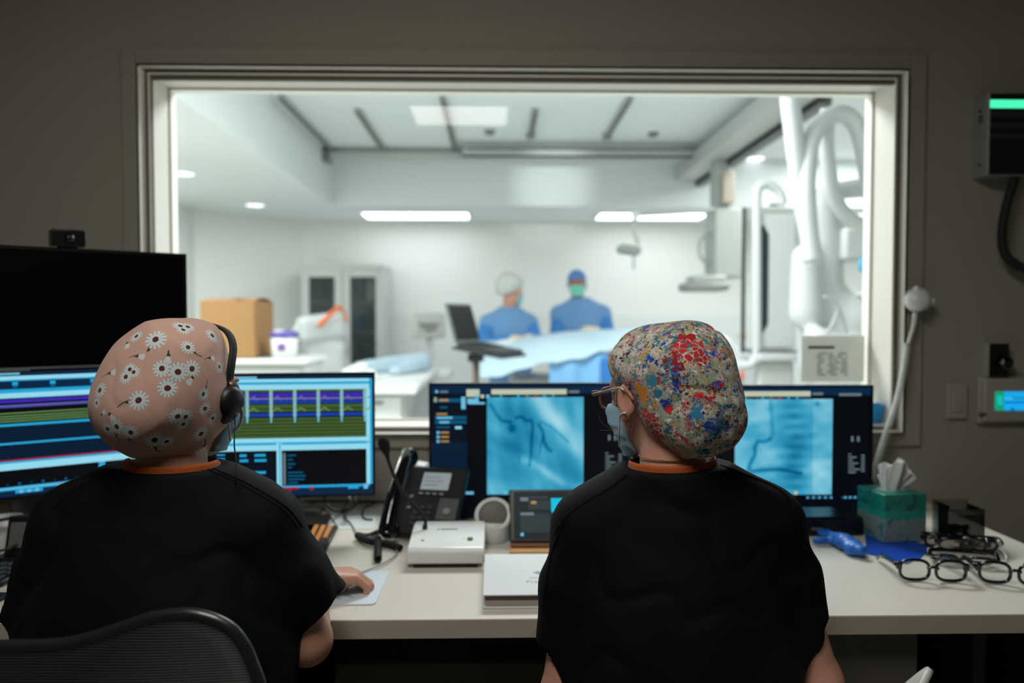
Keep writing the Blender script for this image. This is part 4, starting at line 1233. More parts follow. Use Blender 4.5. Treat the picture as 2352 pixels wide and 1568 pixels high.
# ---------------------------------------------------------------- hand switch on its coiled cord
r = thing('hand_switch', 'white round call switch on a white coiled cord, hung at the right of the window', 'switch', tuple(at(2108, 688, WY - .02)))
ph = at(2106, 688, WY - .045)
b = MB(); b.M = Matrix.Translation(ph) @ Matrix.Rotation(math.radians(75), 4, 'X') @ Matrix.Rotation(math.radians(-25), 4, 'Y')
b.lathe([(.001, .022), (.022, .022), (.036, .012), (.040, .0), (.036, -.012), (.028, -.018)], M_white, 32); b.M = Matrix.Identity(4)
b.ball(tuple(ph + Vector((-.004, -.004, .034))), (.010, .012, .010), M_white, 14)
b.tube(catmull([ph + Vector((.028, .0, -.03)), ph + Vector((.045, -.006, -.012)), ph + Vector((.05, -.006, .004))], 5), .004, M_white, 8); b.build('switch_head', r, world=True)
b = MB(); p0_ = [at(2102, 718, WY - .05), at(2098, 750, WY - .05), at(2085, 792, WY - .05)]
b.tube(catmull(p0_, 8), [.0085 - .0035 * i / 16 for i in range(17)], M_white, 12)
b.tube(coil(catmull([at(2085, 792, WY - .05), at(2076, 850, WY - .06), at(2058, 930, WY - .07), at(2034, 1000, WY - .08), at(2012, 1070, WY - .09), at(2004, 1105, WY - .1)], 10), .0080, .0105, 12), .0034, M_white, 7)
b.tube(catmull([at(2004, 1105, WY - .1), at(2004, 1125, WY - .1), at(2006, 1145, WY - .08)], 4), .004, M_dark2, 8)
b.build('coiled_cord', r, world=True)
b = MB(); b.box(tuple(ph + Vector((-.02, .02, -.02))), (ph.x + .02, WY - .012, ph.z + .02), M_white, .003); b.build('wall_hook', r, world=True)
b = MB(); b.lathe([(.024, 0), (.030, .062), (.028, .062), (.022, .004), (.001, .003)], mat('blue_cup_plastic', (34, 158, 226), .4), 28)
q = at(2012, 977, WY + .02)
one('cup', 'bright blue plastic cup on the window sill behind the right monitor', 'cup', b, (q.x, WY + .035, Z0 + .006))

# ---------------------------------------------------------------- things on the wall to the right
YD = WY - .075
xw = at(2270, 300, YD).x; zt_ = at(2290, 213, YD).z; zb_ = at(2290, 403, YD).z
r = thing('wall_intercom', 'wall box with a bright green light bar and grey slots, top right', 'device', (xw + .12, WY, zb_))
b = MB(); b.box((xw, YD, zb_), (xw + .24, WY, zt_), mat('device_side_grey', (150, 152, 146), .5), .004); b.build('housing', r, world=True)
b = MB(); b.box((xw + .004, YD - .003, zb_ + .004), (xw + .236, YD, zt_ - .003), mat('device_face_dark', (26, 30, 31), .4)); b.build('face_plate', r, world=True)
Zp = lambda y: at(2300, y, YD).z
b = MB(); b.box((at(2277, 0, YD).x, YD - .006, Zp(249)), (xw + .225, YD - .003, Zp(230)), glow((70, 235, 170), 1.3), .002); b.build('light_bar', r, world=True)
for a_, c_ in ((257, 270), (281, 295), (307, 320)):
    b = MB(); b.box((at(2278, 0, YD).x, YD - .005, Zp(c_)), (xw + .225, YD - .003, Zp(a_)), mat('slot_grey', (50, 58, 58), .5), .001); b.build('grey_slot', r, world=True)
for y in (248, 374):
    b = MB(); b.M = Matrix.Translation((xw + .0, (YD + WY) / 2, Zp(y))) @ Matrix.Rotation(-math.pi / 2, 4, 'Y'); b.cyl((0, 0, 0), .005, .002, M_dark, 12); b.build('screw', r, world=True)
b = MB(); b.box((xw - .001, WY - .048, Zp(276)), (xw + .001, WY - .030, Zp(258)), mat('sticker_grey', (90, 92, 88), .6)); b.build('side_vent', r, world=True)
b = MB(); hp_ = catmull([at(2335, 402, WY - .05), at(2318, 450, WY - .06), at(2303, 520, WY - .06), at(2305, 575, WY - .06), at(2330, 605, WY - .06), at(2370, 620, WY - .05), at(2400, 610, WY - .04)], 12)
b.tube(hp_, .012, M_dark2, 14)
b.tube(coil(hp_, .0125, .008, 10), .0025, mat('hose_rib', (44, 48, 50), .5), 6)
one('ribbed_hose', 'dark ribbed hose hanging in a curve below the box with the green bar', 'hose', b, tuple(at(2340, 520, WY)), world=True)
YS = WY - .012
a_ = at(2176, 880, YS); c_ = at(2222, 962, YS)
r = thing('light_switch', 'white rocker light switch on the wall below right of the window', 'switch', ((a_.x + c_.x) / 2, WY, (a_.z + c_.z) / 2))
M_plate = mat('switch_plate', (178, 176, 168), .4)
b = MB(); b.box((a_.x, YS, c_.z), (c_.x, WY, a_.z), M_plate, .004); b.build('plate', r, world=True)
b = MB(); m_ = (a_.x + c_.x) / 2; mz = (a_.z + c_.z) / 2; b.box((m_ - .014, YS - .005, mz - .034), (m_ + .014, YS, mz + .034), M_plate, .002); b.build('rocker', r, world=True)
YS = WY - .03
a_ = at(2262, 868, YS); c_ = at(2400, 970, YS)
r = thing('wall_thermostat', 'wide grey wall control with a blue and green display, right edge', 'control panel', ((a_.x + c_.x) / 2, WY, (a_.z + c_.z) / 2))
b = MB(); b.box((a_.x - .01, WY - .018, c_.z - .006), (c_.x + .01, WY, a_.z + .004), M_plate, .006); b.box((a_.x, YS, c_.z), (c_.x, WY - .012, a_.z), M_plate, .008); b.build('housing', r, world=True)
dx = [at(x, 920, YS).x for x in (2285, 2305, 2365)]; dz0 = at(2300, 942, YS).z; dz1 = at(2300, 899, YS).z
hz = dz1 - dz0
b = MB(); b.box((dx[0], YS - .002, dz0), (dx[1], YS, dz1), glow((14, 150, 112), 1.1)); b.box((dx[0] + .006, YS - .003, dz0 + hz * .3), (dx[1] - .005, YS - .002, dz0 + hz * .78), glow((20, 180, 170), 1.1))
b.box((dx[1], YS - .002, dz0), (dx[2], YS, dz1), glow((20, 160, 225), 1.1)); b.box((dx[1] + .002, YS - .003, dz0 + hz * .38), (dx[2], YS - .002, dz0 + hz * .46), glow((10, 90, 190), 1.1))
b.box((dx[1] + .03, YS - .003, dz0 + hz * .55), (dx[2] - .01, YS - .002, dz0 + hz * .74), glow((30, 140, 190), 1.1)); b.box((dx[1] + .002, YS - .003, dz0 + hz * .62), (dx[1] + .026, YS - .002, dz0 + hz * .66), glow((90, 190, 235), 1.1))
b.box((dx[1] + .022, YS - .003, dz0), (dx[1] + .034, YS - .002, dz0 + hz * .12), glow((10, 90, 190), 1.1)); b.build('display', r, world=True)
b = MB(); b.box((at(2266, 0, YS).x, YS - .001, at(0, 960, YS).z), (at(2285, 0, YS).x, YS, at(0, 954, YS).z), mat('sticker_grey')); b.build('badge', r, world=True)
YS = WY - .035
a_ = at(2273, 788, YS); c_ = at(2317, 866, YS)
r = thing('key_switch', 'small black wall box with a round knob, above the blue display control', 'switch', ((a_.x + c_.x) / 2, WY, (a_.z + c_.z) / 2))
b = MB(); b.box((a_.x - .0, YS + .004, c_.z), (c_.x, WY, a_.z), M_plate, .002); b.box((a_.x + .002, YS, c_.z + .001), (c_.x, YS + .006, a_.z - .001), M_dark, .001); b.build('housing', r, world=True)
kc = at(2304, 832, YS)
b = MB(); b.M = Matrix.Translation(kc) @ Matrix.Rotation(math.pi / 2, 4, 'X'); b.lathe([(.022, 0), (.022, .018), (.016, .026), (.001, .027)], mat('glossy_black_plastic'), 24); b.build('knob', r, world=True)
b = MB(); b.M = Matrix.Translation(at(2291, 832, YS)) @ Matrix.Rotation(math.pi / 2, 4, 'X'); b.cyl((0, 0, 0), .004, .03, M_steel, 12); b.build('key', r, world=True)

# paper notice on the procedure-room side of the glass
a_ = at(1841, 770, GY + .003); c_ = at(1984, 876, GY + .003)
r = thing('paper_notice', 'white printed notice taped to the lower right of the window glass', 'notice', ((a_.x + c_.x) / 2, GY + .004, (a_.z + c_.z) / 2))
b = MB(); b.box((a_.x, GY + .002, c_.z), (c_.x, GY + .003, a_.z), mat('notice_paper', (196, 196, 190), .7)); b.build('sheet', r, world=True)
_m = MATS['notice_paper']; _pb = _m.node_tree.nodes['Principled BSDF']; _ts = _m.node_tree.nodes.new('ShaderNodeBsdfTranslucent'); _ts.inputs[0].default_value = (.75, .74, .70, 1)
_ms = _m.node_tree.nodes.new('ShaderNodeMixShader'); _ms.inputs[0].default_value = .6; _m.node_tree.links.new(_pb.outputs[0], _ms.inputs[1]); _m.node_tree.links.new(_ts.outputs[0], _ms.inputs[2])
_m.node_tree.links.new(_ms.outputs[0], [q for q in _m.node_tree.nodes if q.type == 'OUTPUT_MATERIAL'][0].inputs[0])
b = MB(); GX = lambda x: at(x, 800, GY).x; GZ = lambda y: at(1900, y, GY).z
b.box((GX(1857), GY + .0015, GZ(801)), (GX(1917), GY + .0019, GZ(794)), mat('print_grey', (158, 156, 150), .7))
rs = random.Random(2)
for y in range(810, 866, 7):
    x = 1872 + rs.random() * 8
    while x < 1945:
        w_ = 6 + rs.random() * 16; b.box((GX(x), GY + .0015, GZ(y + 3)), (GX(min(x + w_, 1948)), GY + .0019, GZ(y)), mat('print_grey')); x += w_ + 3 + rs.random() * 14
b.build('printed_lines', r, world=True)

# ================================================================== THE PROCEDURE ROOM'S CONTENTS
M_kraft = mat('cardboard', (156, 117, 74), .85, bump=.2, bscale=120, vary=.06, vscale=8)
M_glassdk = mat('cabinet_glass', (60, 74, 74), .08, alpha=.35)
# ---- glass-fronted cabinet
CY = 7.42
ca = at(692, 612, CY); cb = at(880, 612, CY)
r = thing('storage_cabinet', 'white storage cabinet with two glass doors against the far wall', 'cabinet', ((ca.x + cb.x) / 2, CY, 0))
ch_ = at(780, 606, CY).z
x0, x1 = ca.x, cb.x
b = MB()
b.box((x0, CY + .02, 0), (x0 + .03, CY + .5, ch_ - .03), M_grey); b.box((x1 - .03, CY + .02, 0), (x1, CY + .5, ch_ - .03), M_grey)
b.box((x0 + .03, CY + .47, 0), (x1 - .03, CY + .5, ch_ - .03), M_grey); b.box((x0 - .01, CY - .01, ch_ - .05), (x1 + .01, CY + .5, ch_), M_grey, .006)
b.box((x0 + .03, CY + .02, .05), (x1 - .03, CY + .47, .08), M_grey); b.build('body', r, world=True)
for z in (.5, .88, 1.18, 1.48):
    b = MB(); b.box((x0 + .03, CY + .05, z), (x1 - .03, CY + .47, z + .02), M_midgrey); b.build('shelf', r, world=True)
xm = (x0 + x1) / 2
for a_, c_ in ((x0, xm - .002), (xm + .002, x1)):
    b = MB(); f = .075
    b.box((a_, CY - .005, .06), (a_ + f, CY + .018, ch_ - .05), M_grey, .003); b.box((c_ - f, CY - .005, .06), (c_, CY + .018, ch_ - .05), M_grey, .003)
    b.box((a_ + f, CY - .005, ch_ - .13), (c_ - f, CY + .018, ch_ - .05), M_grey, .003); b.box((a_ + f, CY - .005, .06), (c_ - f, CY + .018, .16), M_grey, .003)
    d = b.build('door', r, world=True)
    b = MB(); b.box((a_ + f, CY + .004, .16), (c_ - f, CY + .008, ch_ - .13), M_glassdk); b.build('glass_panel', d, world=True)
    b = MB(); hx = c_ - f * .5 if a_ == x0 else a_ + f * .5; b.tube([(hx, CY - .02, .95), (hx, CY - .02, 1.10)], .008, M_steel, 10); b.build('handle', d, world=True)
M_dkbox = mat('dark_supply_box', (44, 50, 50), .7); M_pkbox = mat('pale_supply_pack', (190, 178, 176), .7); M_blbox = mat('blue_supply_pack', (84, 120, 160), .7)
items = [(-.30, 1.50, .16, .27, M_dkbox, 'dark box on the top shelf behind the left cabinet door'), (-.30, 1.20, .18, .12, M_pkbox, 'pale pack below the dark box behind the left cabinet door'),
         (.14, 1.50, .09, .24, M_dkbox, 'dark narrow box on the top shelf behind the right cabinet door'), (.26, 1.50, .08, .20, M_pkbox, 'pale narrow pack on the top shelf behind the right cabinet door'),
         (.12, 1.20, .08, .20, M_blbox, 'blue pack on the middle shelf behind the right cabinet door'), (.24, 1.20, .10, .16, M_dkbox, 'dark pack beside the blue pack in the cabinet'),
         (.20, .90, .18, .18, M_dkbox, 'dark wide pack on the lower shelf behind the right cabinet door')]
for dx_, z, w_, h_, m_, lab in items:
    b = MB(); b.box((-w_ / 2, -.1, 0), (w_ / 2, .1, h_), m_, .004); one('supply_box', lab, 'box', b, (xm + dx_, CY + .22, z + .0 + (.0 if z > 1.3 else .0)), 0, 'supplies in the glass cabinet')

# ---- cart with cardboard box and wipes tub
KY = 4.5
zc = at(650, 822, KY).z
r = thing('supply_cart', 'white supply cart below the window carrying the cardboard box and the tub', 'cart', (-1.52, KY + .2, 0))
b = MB(); b.box((-2.0, KY - .12, zc - .03), (at(716, 822, KY).x, KY + .42, zc), M_white, .006); b.build('top', r, world=True)
b = MB(); b.box((-1.96, KY - .08, .12), (-1.14, KY + .38, zc - .03), M_grey, .004); b.build('body', r, world=True)
for k in range(4):
    b = MB(); b.box((-1.94, KY - .095, .16 + k * .22), (-1.16, KY - .08, .36 + k * .22), M_grey, .004); d = b.build('drawer', r, world=True)
    b = MB(); b.box((-1.62, KY - .115, .29 + k * .22), (-1.48, KY - .095, .31 + k * .22), M_midgrey, .004); b.build('handle', d, world=True)
for sx in (-1.90, -1.20):
    for sy in (KY - .02, KY + .32):
        b = MB(); b.cyl((0, 0, -.015), .06, .03, M_dark2, 16, M=Matrix.Translation((sx, sy, .06)) @ Matrix.Rotation(math.pi / 2, 4, 'Y')); b.box((sx - .02, sy - .02, .06), (sx + .02, sy + .02, .12), M_midgrey); b.build('caster', r, world=True)
bx0 = at(459, 690, KY - .05).x; bx1 = at(583, 690, KY - .05).x; bz1 = at(500, 692, KY - .05).z
r = thing('cardboard_box', 'tall brown cardboard box with open top flaps, left behind the window', 'box', ((bx0 + bx1) / 2, KY + .1, zc))
b = MB(); w_ = bx1 - bx0; dd = .38
x0, x1, ya, yb = bx0, bx1, KY - .05, KY + .33
b.box((x0, ya, zc + .001), (x1, ya + .004, bz1), M_kraft); b.box((x0, yb - .004, zc + .001), (x1, yb, bz1), M_kraft); b.box((x0, ya + .004, zc + .001), (x0 + .004, yb - .004, bz1), M_kraft)
b.box((x1 - .004, ya + .004, zc + .001), (x1, yb - .004, bz1), M_kraft); b.box((x0, ya, zc + .001), (x1, yb, zc + .006), M_kraft); b.build('carton', r, world=True)
for q in (((x0, ya, bz1), (x1, ya, bz1), (x1 - .01, ya + .13, bz1 + .02), (x0 + .01, ya + .13, bz1 + .02)), ((x0, yb, bz1), (x1, yb, bz1), (x1 - .01, yb - .12, bz1 + .025), (x0 + .01, yb - .12, bz1 + .025)),
          ((x1, ya, bz1), (x1, yb, bz1), (x1 - .13, yb - .02, bz1 + .018), (x1 - .13, ya + .02, bz1 + .018))):
    b = MB(); v = [Vector(p) for p in q]; n_ = Vector((0, 0, .004)); b.add(v + [p + n_ for p in v], [(0, 1, 2, 3), (7, 6, 5, 4), (0, 4, 5, 1), (1, 5, 6, 2), (2, 6, 7, 3), (3, 7, 4, 0)], M_kraft); b.build('flap', r, world=True)
tq = at(647, 815, KY - .02)
r = thing('wipes_tub', 'white wipes tub with a purple lid, right of the cardboard box', 'tub', (tq.x, KY + .04, zc + .001))
M_purp = mat('purple_lid', (98, 84, 160), .4); M_purpd = mat('purple_label', (120, 84, 150), .5)
R_ = .083
b = MB(); b.lathe([(R_ * .88, 0), (R_ * .98, .13)], M_white, 36); b.build('bucket', r)
b = MB(); b.lathe([(R_ * 1.04, .125), (R_ * 1.04, .145), (R_ * .9, .162), (.001, .170)], M_purp, 36); b.build('lid', r)
b = MB(); b.ball((-.015, -.045, .158), (.040, .028, .012), M_white, 14); b.build('dispenser_cap', r)
b = MB()


def lab(u, v): a = math.radians(-105 + 34 * u); return (math.cos(a) * (R_ * .945 + .001), math.sin(a) * (R_ * .945 + .001), .045 + .045 * v)


b.grid(lab, 8, 2, M_purpd, thick=-.0008); b.build('label', r)

# ---- low white worktable right of the cart
r = thing('worktable', 'low white table with drawers, seen between the two groups of monitors', 'table', (-.80, 5.3, 0))
tx1 = at(955, 890, KY).x
b = MB(); b.box((-1.10, KY - .0, .86), (tx1, 6.35, .90), M_white, .004); b.build('top', r, world=True)
b = MB(); b.box((-1.08, KY + .10, .10), (tx1 - .08, 6.2, .86), M_grey); b.box((-1.0, KY + .2, 0), (tx1 - .15, 6.1, .10), M_dark2); b.build('body', r, world=True)
for k in range(3):
    b = MB(); b.box((-1.06, KY + .075, .12 + k * .245), (tx1 - .10, KY + .10, .345 + k * .245), M_orclad, .004); d = b.build('drawer', r, world=True)
    b = MB(); b.box((-.95, KY + .055, .30 + k * .245), (-.70, KY + .075, .315 + k * .245), M_midgrey, .003); b.build('handle', d, world=True)

M_paleb = mat('pale_blue_drape', (182, 206, 220), .6, vary=.05); M_whdr = mat('white_plastic_drape', (206, 212, 212), .45)
M_white2 = mat('white_machine_shell', (196, 200, 200), .4, vary=.02)
M_bdr = mat('blue_surgical_drape', (120, 176, 222), .7, vary=.06)


def blob(name, label, cat, parts, m, seed, h=.014, amp=.012, f=28, group=None, floor=None, k=.05):
    """soft draped lump grown from capsules (a, b, ra, rb)"""
    def fn(p):
        d = None
        for a, c, ra, rb in parts:
            e = s_cap(p, a, c, ra, rb); d = e if d is None else smin(d, e, k)
        d = d + amp * snoise(p, f, seed)
        if floor is not None: d = smax(d, floor - p[:, 2], .01)
        return d
    A = np.array([v for a, c, ra, rb in parts for v in (a, c)]); mr = max(max(q[2], q[3]) for q in parts) + .04
    o, _, _ = implicit(name, fn, A.min(0) - mr, A.max(0) + mr, h, m)
    return tag(o, label, cat, group)


blob('plastic_sheet', 'crumpled pale blue plastic sheet lying on the low white table', 'sheet', [((-1.0, 5.7, .93), (-.62, 6.1, .95), .07, .09), ((-.75, 5.5, .92), (-.6, 5.9, .95), .05, .07)], M_paleb, 3, floor=.902)
blob('white_towel', 'small bunched white towel on the low white table, behind the heart tracings', 'towel', [((-1.0, 5.0, .935), (-.92, 5.05, .98), .05, .05), ((-.86, 4.95, .93), (-.84, 4.95, .94), .04, .04)], M_white, 5, h=.01, floor=.902)
# draped equipment with an orange strap
ey = 6.6
ec = at(738, 752, ey)


def console_f(p):
    d = s_box(p, tuple(ec), (.20, .16, .115), rotm(math.radians(24), 0, math.radians(-7)), .05)
    d = smin(d, s_box(p, (ec.x + .04, ey + .05, .56), (.16, .17, .56), rotm(.2), .05), .05)
    d = smin(d, s_cap(p, tuple(at(700, 735, ey - .1)), tuple(at(684, 760, ey - .1)), .03, .05), .04)
    return d + .008 * snoise(p, 18, 8) + .004 * snoise(p, 50, 9)


o, _, _ = implicit('draped_console', console_f, (ec.x - .4, ey - .4, -.05), (ec.x + .4, ey + .4, 1.5), .018, M_whdr)
tag(o, 'console under a white plastic cover in front of the glass-fronted cabinet', 'equipment')
b = MB(); b.tube(catmull([at(733, 748, ey - .22), at(748, 733, ey - .22), at(765, 716, ey - .20), at(778, 706, ey - .16), at(790, 716, ey - .12), at(797, 738, ey - .1)], 8), [.022] * 8 + [.020] * 20 + [.012] * 13, mat('orange_strap', (240, 120, 60), .5), 12)
one('orange_strap', 'bright orange strap over the white covered console', 'strap', b, tuple(at(760, 720, ey - .2)), world=True)
# trolley of blurred boxes right of the cabinet
sm = at(985, 746, 6.6)
r = thing('display_terminal', 'grey display terminal on a stand between the cabinet and the black laptop', 'monitor', (sm.x, 6.62, 0))
b = MB(); b.M = Matrix.Translation((sm.x, 6.6, sm.z)) @ Matrix.Rotation(math.radians(12), 4, 'Z') @ Matrix.Rotation(math.radians(-10), 4, 'X')
b.box((-.15, 0, -.115), (.15, .06, .115), mat('warm_grey_plastic', (188, 186, 178), .5), .02); b.build('housing', r, world=True)
b = MB(); b.M = Matrix.Translation((sm.x, 6.6, sm.z)) @ Matrix.Rotation(math.radians(12), 4, 'Z') @ Matrix.Rotation(math.radians(-10), 4, 'X')
b.box((-.115, -.004, -.085), (.115, 0.0, .075), mat('dull_screen', (150, 150, 146), .3)); b.prism([(-.1, .02), (.1, .02), (.06, -.05), (.0, -.075), (-.07, -.03)], .0045, .006, mat('dull_screen_dark', (104, 102, 98), .4), M=Matrix.Rotation(math.pi / 2, 4, 'X')); b.build('screen', r, world=True)
b = MB(); b.tube([(sm.x, 6.66, .12), (sm.x, 6.66, sm.z - .06)], .03, M_grey, 14); b.box((sm.x - .25, 6.4, .0), (sm.x + .25, 6.9, .12), M_grey, .03); b.box((sm.x - .2, 6.46, .78), (sm.x + .2, 6.85, .86), M_white, .02); b.build('stand', r, world=True)

# ---- black laptop on a pole
LY = 4.6
hg = at(1078, 786, LY)
r = thing('laptop_station', 'black laptop on a metal pole, screen tilted away, in the procedure room', 'laptop', (hg.x, LY, 0))
th_ = math.radians(64)
base = Matrix.Translation(hg) @ Matrix.Rotation(th_, 4, 'Z')      # local x along the hinge, -y towards the keyboard
M_lap = mat('laptop_black', (40, 43, 45), .5); M_lapg = mat('laptop_grey_back', (92, 102, 104), .4)
b = MB(); b.M = base @ Matrix.Rotation(math.radians(9), 4, 'X'); b.box((-.16, -.30, -.022), (.16, 0.0, 0), M_lap, .006); b.box((-.18, -.32, -.04), (.18, .02, -.022), M_lap, .006); b.build('keyboard_base', r, world=True)
b = MB(); b.M = base @ Matrix.Rotation(math.radians(9), 4, 'X')
for i in range(5):
    for j in range(11): b.box((-.145 + j * .0265, -.05 - i * .03, 0), (-.122 + j * .0265, -.026 - i * .03, .004), M_dark2)
b.build('keys', r, world=True)
b = MB(); b.M = base @ Matrix.Rotation(math.radians(-17), 4, 'X'); b.box((-.16, 0, 0), (.16, .016, .255), M_lapg, .006); b.build('lid', r, world=True)
b = MB(); b.M = base @ Matrix.Rotation(math.radians(-17), 4, 'X'); b.box((-.15, -.002, .015), (.15, 0, .24), M_scroff); b.build('screen', r, world=True)
pq = at(1093, 830, LY)
b = MB(); b.tube([(pq.x, LY, .1), (pq.x, LY, pq.z + .06)], .024, mat('warm_grey_pole', (140, 128, 116), .4, metal=.3), 14); b.box((pq.x - .05, LY - .05, pq.z), (pq.x + .05, LY + .05, pq.z + .05), M_lap, .01)
b.build('pole', r, world=True)
b = MB()
for k in range(5):
    a = k * 2 * math.pi / 5 + .3; b.tube([(pq.x, LY, .11), (pq.x + .28 * math.cos(a), LY + .28 * math.sin(a), .07)], [.03, .02], M_lap, 10); b.ball((pq.x + .28 * math.cos(a), LY + .28 * math.sin(a), .035), .034, M_dark2, 12)
b.build('wheeled_base', r, world=True)

# ---- draped operating table
r = thing('operating_table', 'operating table under pale blue and mid blue drapes before the two gowned people', 'table', (.85, 5.45, 0))
b = MB(); b.box((.10, 5.15, .80), (2.0, 5.75, .90), M_grey, .03); b.build('table_top', r, world=True)
b = MB(); b.box((.9, 5.3, .06), (1.3, 5.6, .80), M_white, .03); b.box((.7, 5.15, 0), (1.6, 5.75, .06), M_white, .02); b.build('pedestal', r, world=True)


def drape(u, v):
    px = 1098 + (1480 - 1098) * u; yf = 868 - 82 * u; ybk = 784 - 38 * u + 3 * math.sin(u * 9)
    Yf, Yk = 4.95, 5.85
    a = at(px + 4 * math.sin(u * 5), yf + 4 * math.sin(u * 13), Yf); c = at(px, ybk, Yk); p = a.lerp(c, v)
    p.z += .010 * math.sin(u * 13 + v * 5) * math.sin(v * math.pi) + .006 * math.sin(u * 37 + v * 11) * (1 - v) + .03 * math.sin(v * math.pi)
    return p


b = MB(); b.grid(drape, 70, 30, M_paleb, thick=.004); b.build('pale_drape', r, world=True)


def drape2(u, v):
    px = 1262 + (1540 - 1262) * u; t = at(px, 830 - 40 * u, 4.97); z = t.z * (1 - v) + .25 * v
    return (t.x, 4.99 + .035 * math.sin(u * 26 + v * 2) * (0.3 + v) + .02 * v, z + .004)


b = MB(); b.grid(drape2, 70, 20, M_bdr, thick=.004); b.build('blue_drape', r, world=True)
b = MB(); b.grid(lambda u, v: (at(1640, 800, 4.97).x * (1 - u) * 0 + 0.92 - .22 * u, 4.945, 1.06 - .45 * v - .28 * (1 - u) ** 2 * (1 - v) * 0), 10, 10, mat('deep_blue_drape', (38, 110, 180), .7), thick=.004)
b.build('deep_blue_fold', r, world=True)
blob('drape_bundle', 'white crumpled drape bundle at the gloved hands of the bouffant-capped person', 'drape', [(tuple(at(1150, 790, 5.7)), tuple(at(1175, 790, 5.7)), .03, .035), (tuple(at(1140, 800, 5.6)), tuple(at(1190, 805, 5.6)), .035, .03)], M_whdr, 12, h=.01, amp=.01, f=40)

# ---- surgical lamp on its arm
r = thing('surgical_lamp', 'small grey surgical lamp hanging from a long horizontal arm near the far wall', 'lamp', tuple(at(1640, 470, 5.9)))
b = MB(); b.tube(catmull([at(1639, 480, 5.9), at(1610, 484, 5.9), at(1560, 489, 5.9), at(1462, 494, 5.9)], 6), .016, M_grey, 12); b.build('arm', r, world=True)
b = MB(); b.tube([at(1456, 488, 5.9), at(1456, 530, 5.9), at(1466, 560, 5.9)], .014, M_grey, 12); b.ball(tuple(at(1460, 494, 5.9)), .035, M_white, 14); b.build('drop_arm', r, world=True)
lc = at(1448, 574, 5.9)
b = MB(); b.M = Matrix.Translation(lc) @ Matrix.Rotation(math.radians(8), 4, 'Y'); b.box((-.10, -.06, -.035), (.08, .10, .035), mat('lamp_head_grey', (150, 156, 154), .5), .025, 3); b.build('lamp_head', r, world=True)
b = MB(); b.tube([at(1456, 584, 5.88), at(1456, 618, 5.88)], [.016, .010], M_grey, 12); b.build('sterile_handle', r, world=True)

# ---- X-ray detector column hanging from the beam
DY = 5.9
r = thing('detector_column', 'grey X-ray detector column hanging beside the black-edged white frame', 'equipment', tuple(at(1680, 380, DY)))
xa, xb = at(1642, 500, DY).x, at(1708, 500, DY).x
M_colg = mat('column_grey', (178, 184, 180), .5)
b = MB(); b.box((xa, DY, at(0, 636, DY).z), (xb, DY + .3, at(0, 470, DY).z), M_colg, .02); b.box((at(1655, 0, DY).x, DY + .06, at(0, 470, DY).z), (at(1692, 0, DY).x, DY + .26, 2.6), M_colg, .02); b.build('column', r, world=True)
b = MB(); b.box((at(1662, 0, DY).x, DY - .03, at(0, 462, DY).z), (at(1690, 0, DY).x, DY + .05, at(0, 388, DY).z), mat('beige_bracket', (176, 164, 150), .5), .01); b.build('bracket', r, world=True)
xc = at(1619, 640, DY).x
b = MB(); b.prism([(xc - .165, -.12), (xc + .165, -.12), (xc + .165, .2), (xc - .165, .2)], at(0, 668, DY).z, at(0, 645, DY).z, mat('detector_grey', (150, 154, 150), .5), M=Matrix.Translation((0, DY, 0)), bev=.03)
b.prism([(xc - .11, -.08), (xc + .15, -.08), (xc + .15, .16), (xc - .11, .16)], at(0, 648, DY).z, at(0, 630, DY).z, M_colg, M=Matrix.Translation((0, DY, 0)), bev=.02); b.build('detector', r, world=True)
b = MB(); cc = at(1642, 568, DY)
b.tube([Vector((cc.x + .10 * math.cos(a), DY + .1, cc.z + .125 * math.sin(a))) for a in [math.radians(90 + 180 * k / 20) for k in range(21)]], .014, M_colg, 10); b.build('curved_handle', r, world=True)

# ---- white mobile frame with black slot
FY = 4.3
r = thing('imaging_stand', 'large white imaging stand with a tall black slot inside a rounded tube frame', 'equipment', (at(1780, 600, FY).x, FY + .1, 0))
b = MB(); b.tube(catmull([at(1690, 843, FY), at(1722, 838, FY), at(1737, 818, FY), at(1738, 780, FY), at(1738, 620, FY), at(1738, 470, FY), at(1740, 436, FY), at(1752, 424, FY), at(1768, 424, FY), at(1790, 440, FY), at(1800, 470, FY)], 8), .027, M_white2, 16); b.build('tube_frame', r, world=True)
b = MB(); b.box((at(1713, 0, FY).x, FY + .02, at(0, 812, FY).z), (at(1722, 0, FY).x, FY + .035, at(0, 470, FY).z), mat('black_rubber_edge', (60, 62, 60), .6), .003); b.build('black_edge', r, world=True)
sx0, sx1, sz0, sz1 = at(1750, 0, FY).x, at(1836, 0, FY).x, at(0, 802, FY).z, at(0, 488, FY).z
ba = at(1752, 0, FY).x; bb = at(1771, 0, FY).x; bz0 = at(0, 764, FY).z; bz1 = at(0, 513, FY).z
b = MB(); b.box((sx0, FY, sz0), (sx1, FY + .07, sz1), M_white2, .01, 3); b.build('panel', r, world=True)
b = MB(); b.prism([(ba, bz0), (ba + .02, bz0), (bb, bz0 + .05), (bb, bz1 - .05), (ba + .02, bz1), (ba, bz1)], 0, .004, mat('deep_slot', (18, 40, 42), .5), M=Matrix.Translation((0, FY, 0)) @ Matrix.Rotation(math.pi / 2, 4, 'X')); b.build('black_slot', r, world=True)
b = MB(); b.box((at(1745, 0, FY).x, FY - .04, at(0, 832, FY).z), (at(1842, 0, FY).x, FY + .3, at(0, 812, FY).z), M_white2, .015); b.box((at(1745, 0, FY).x, FY - .03, at(0, 811, FY).z), (at(1840, 0, FY).x, FY + .28, at(0, 805, FY).z), M_midgrey)
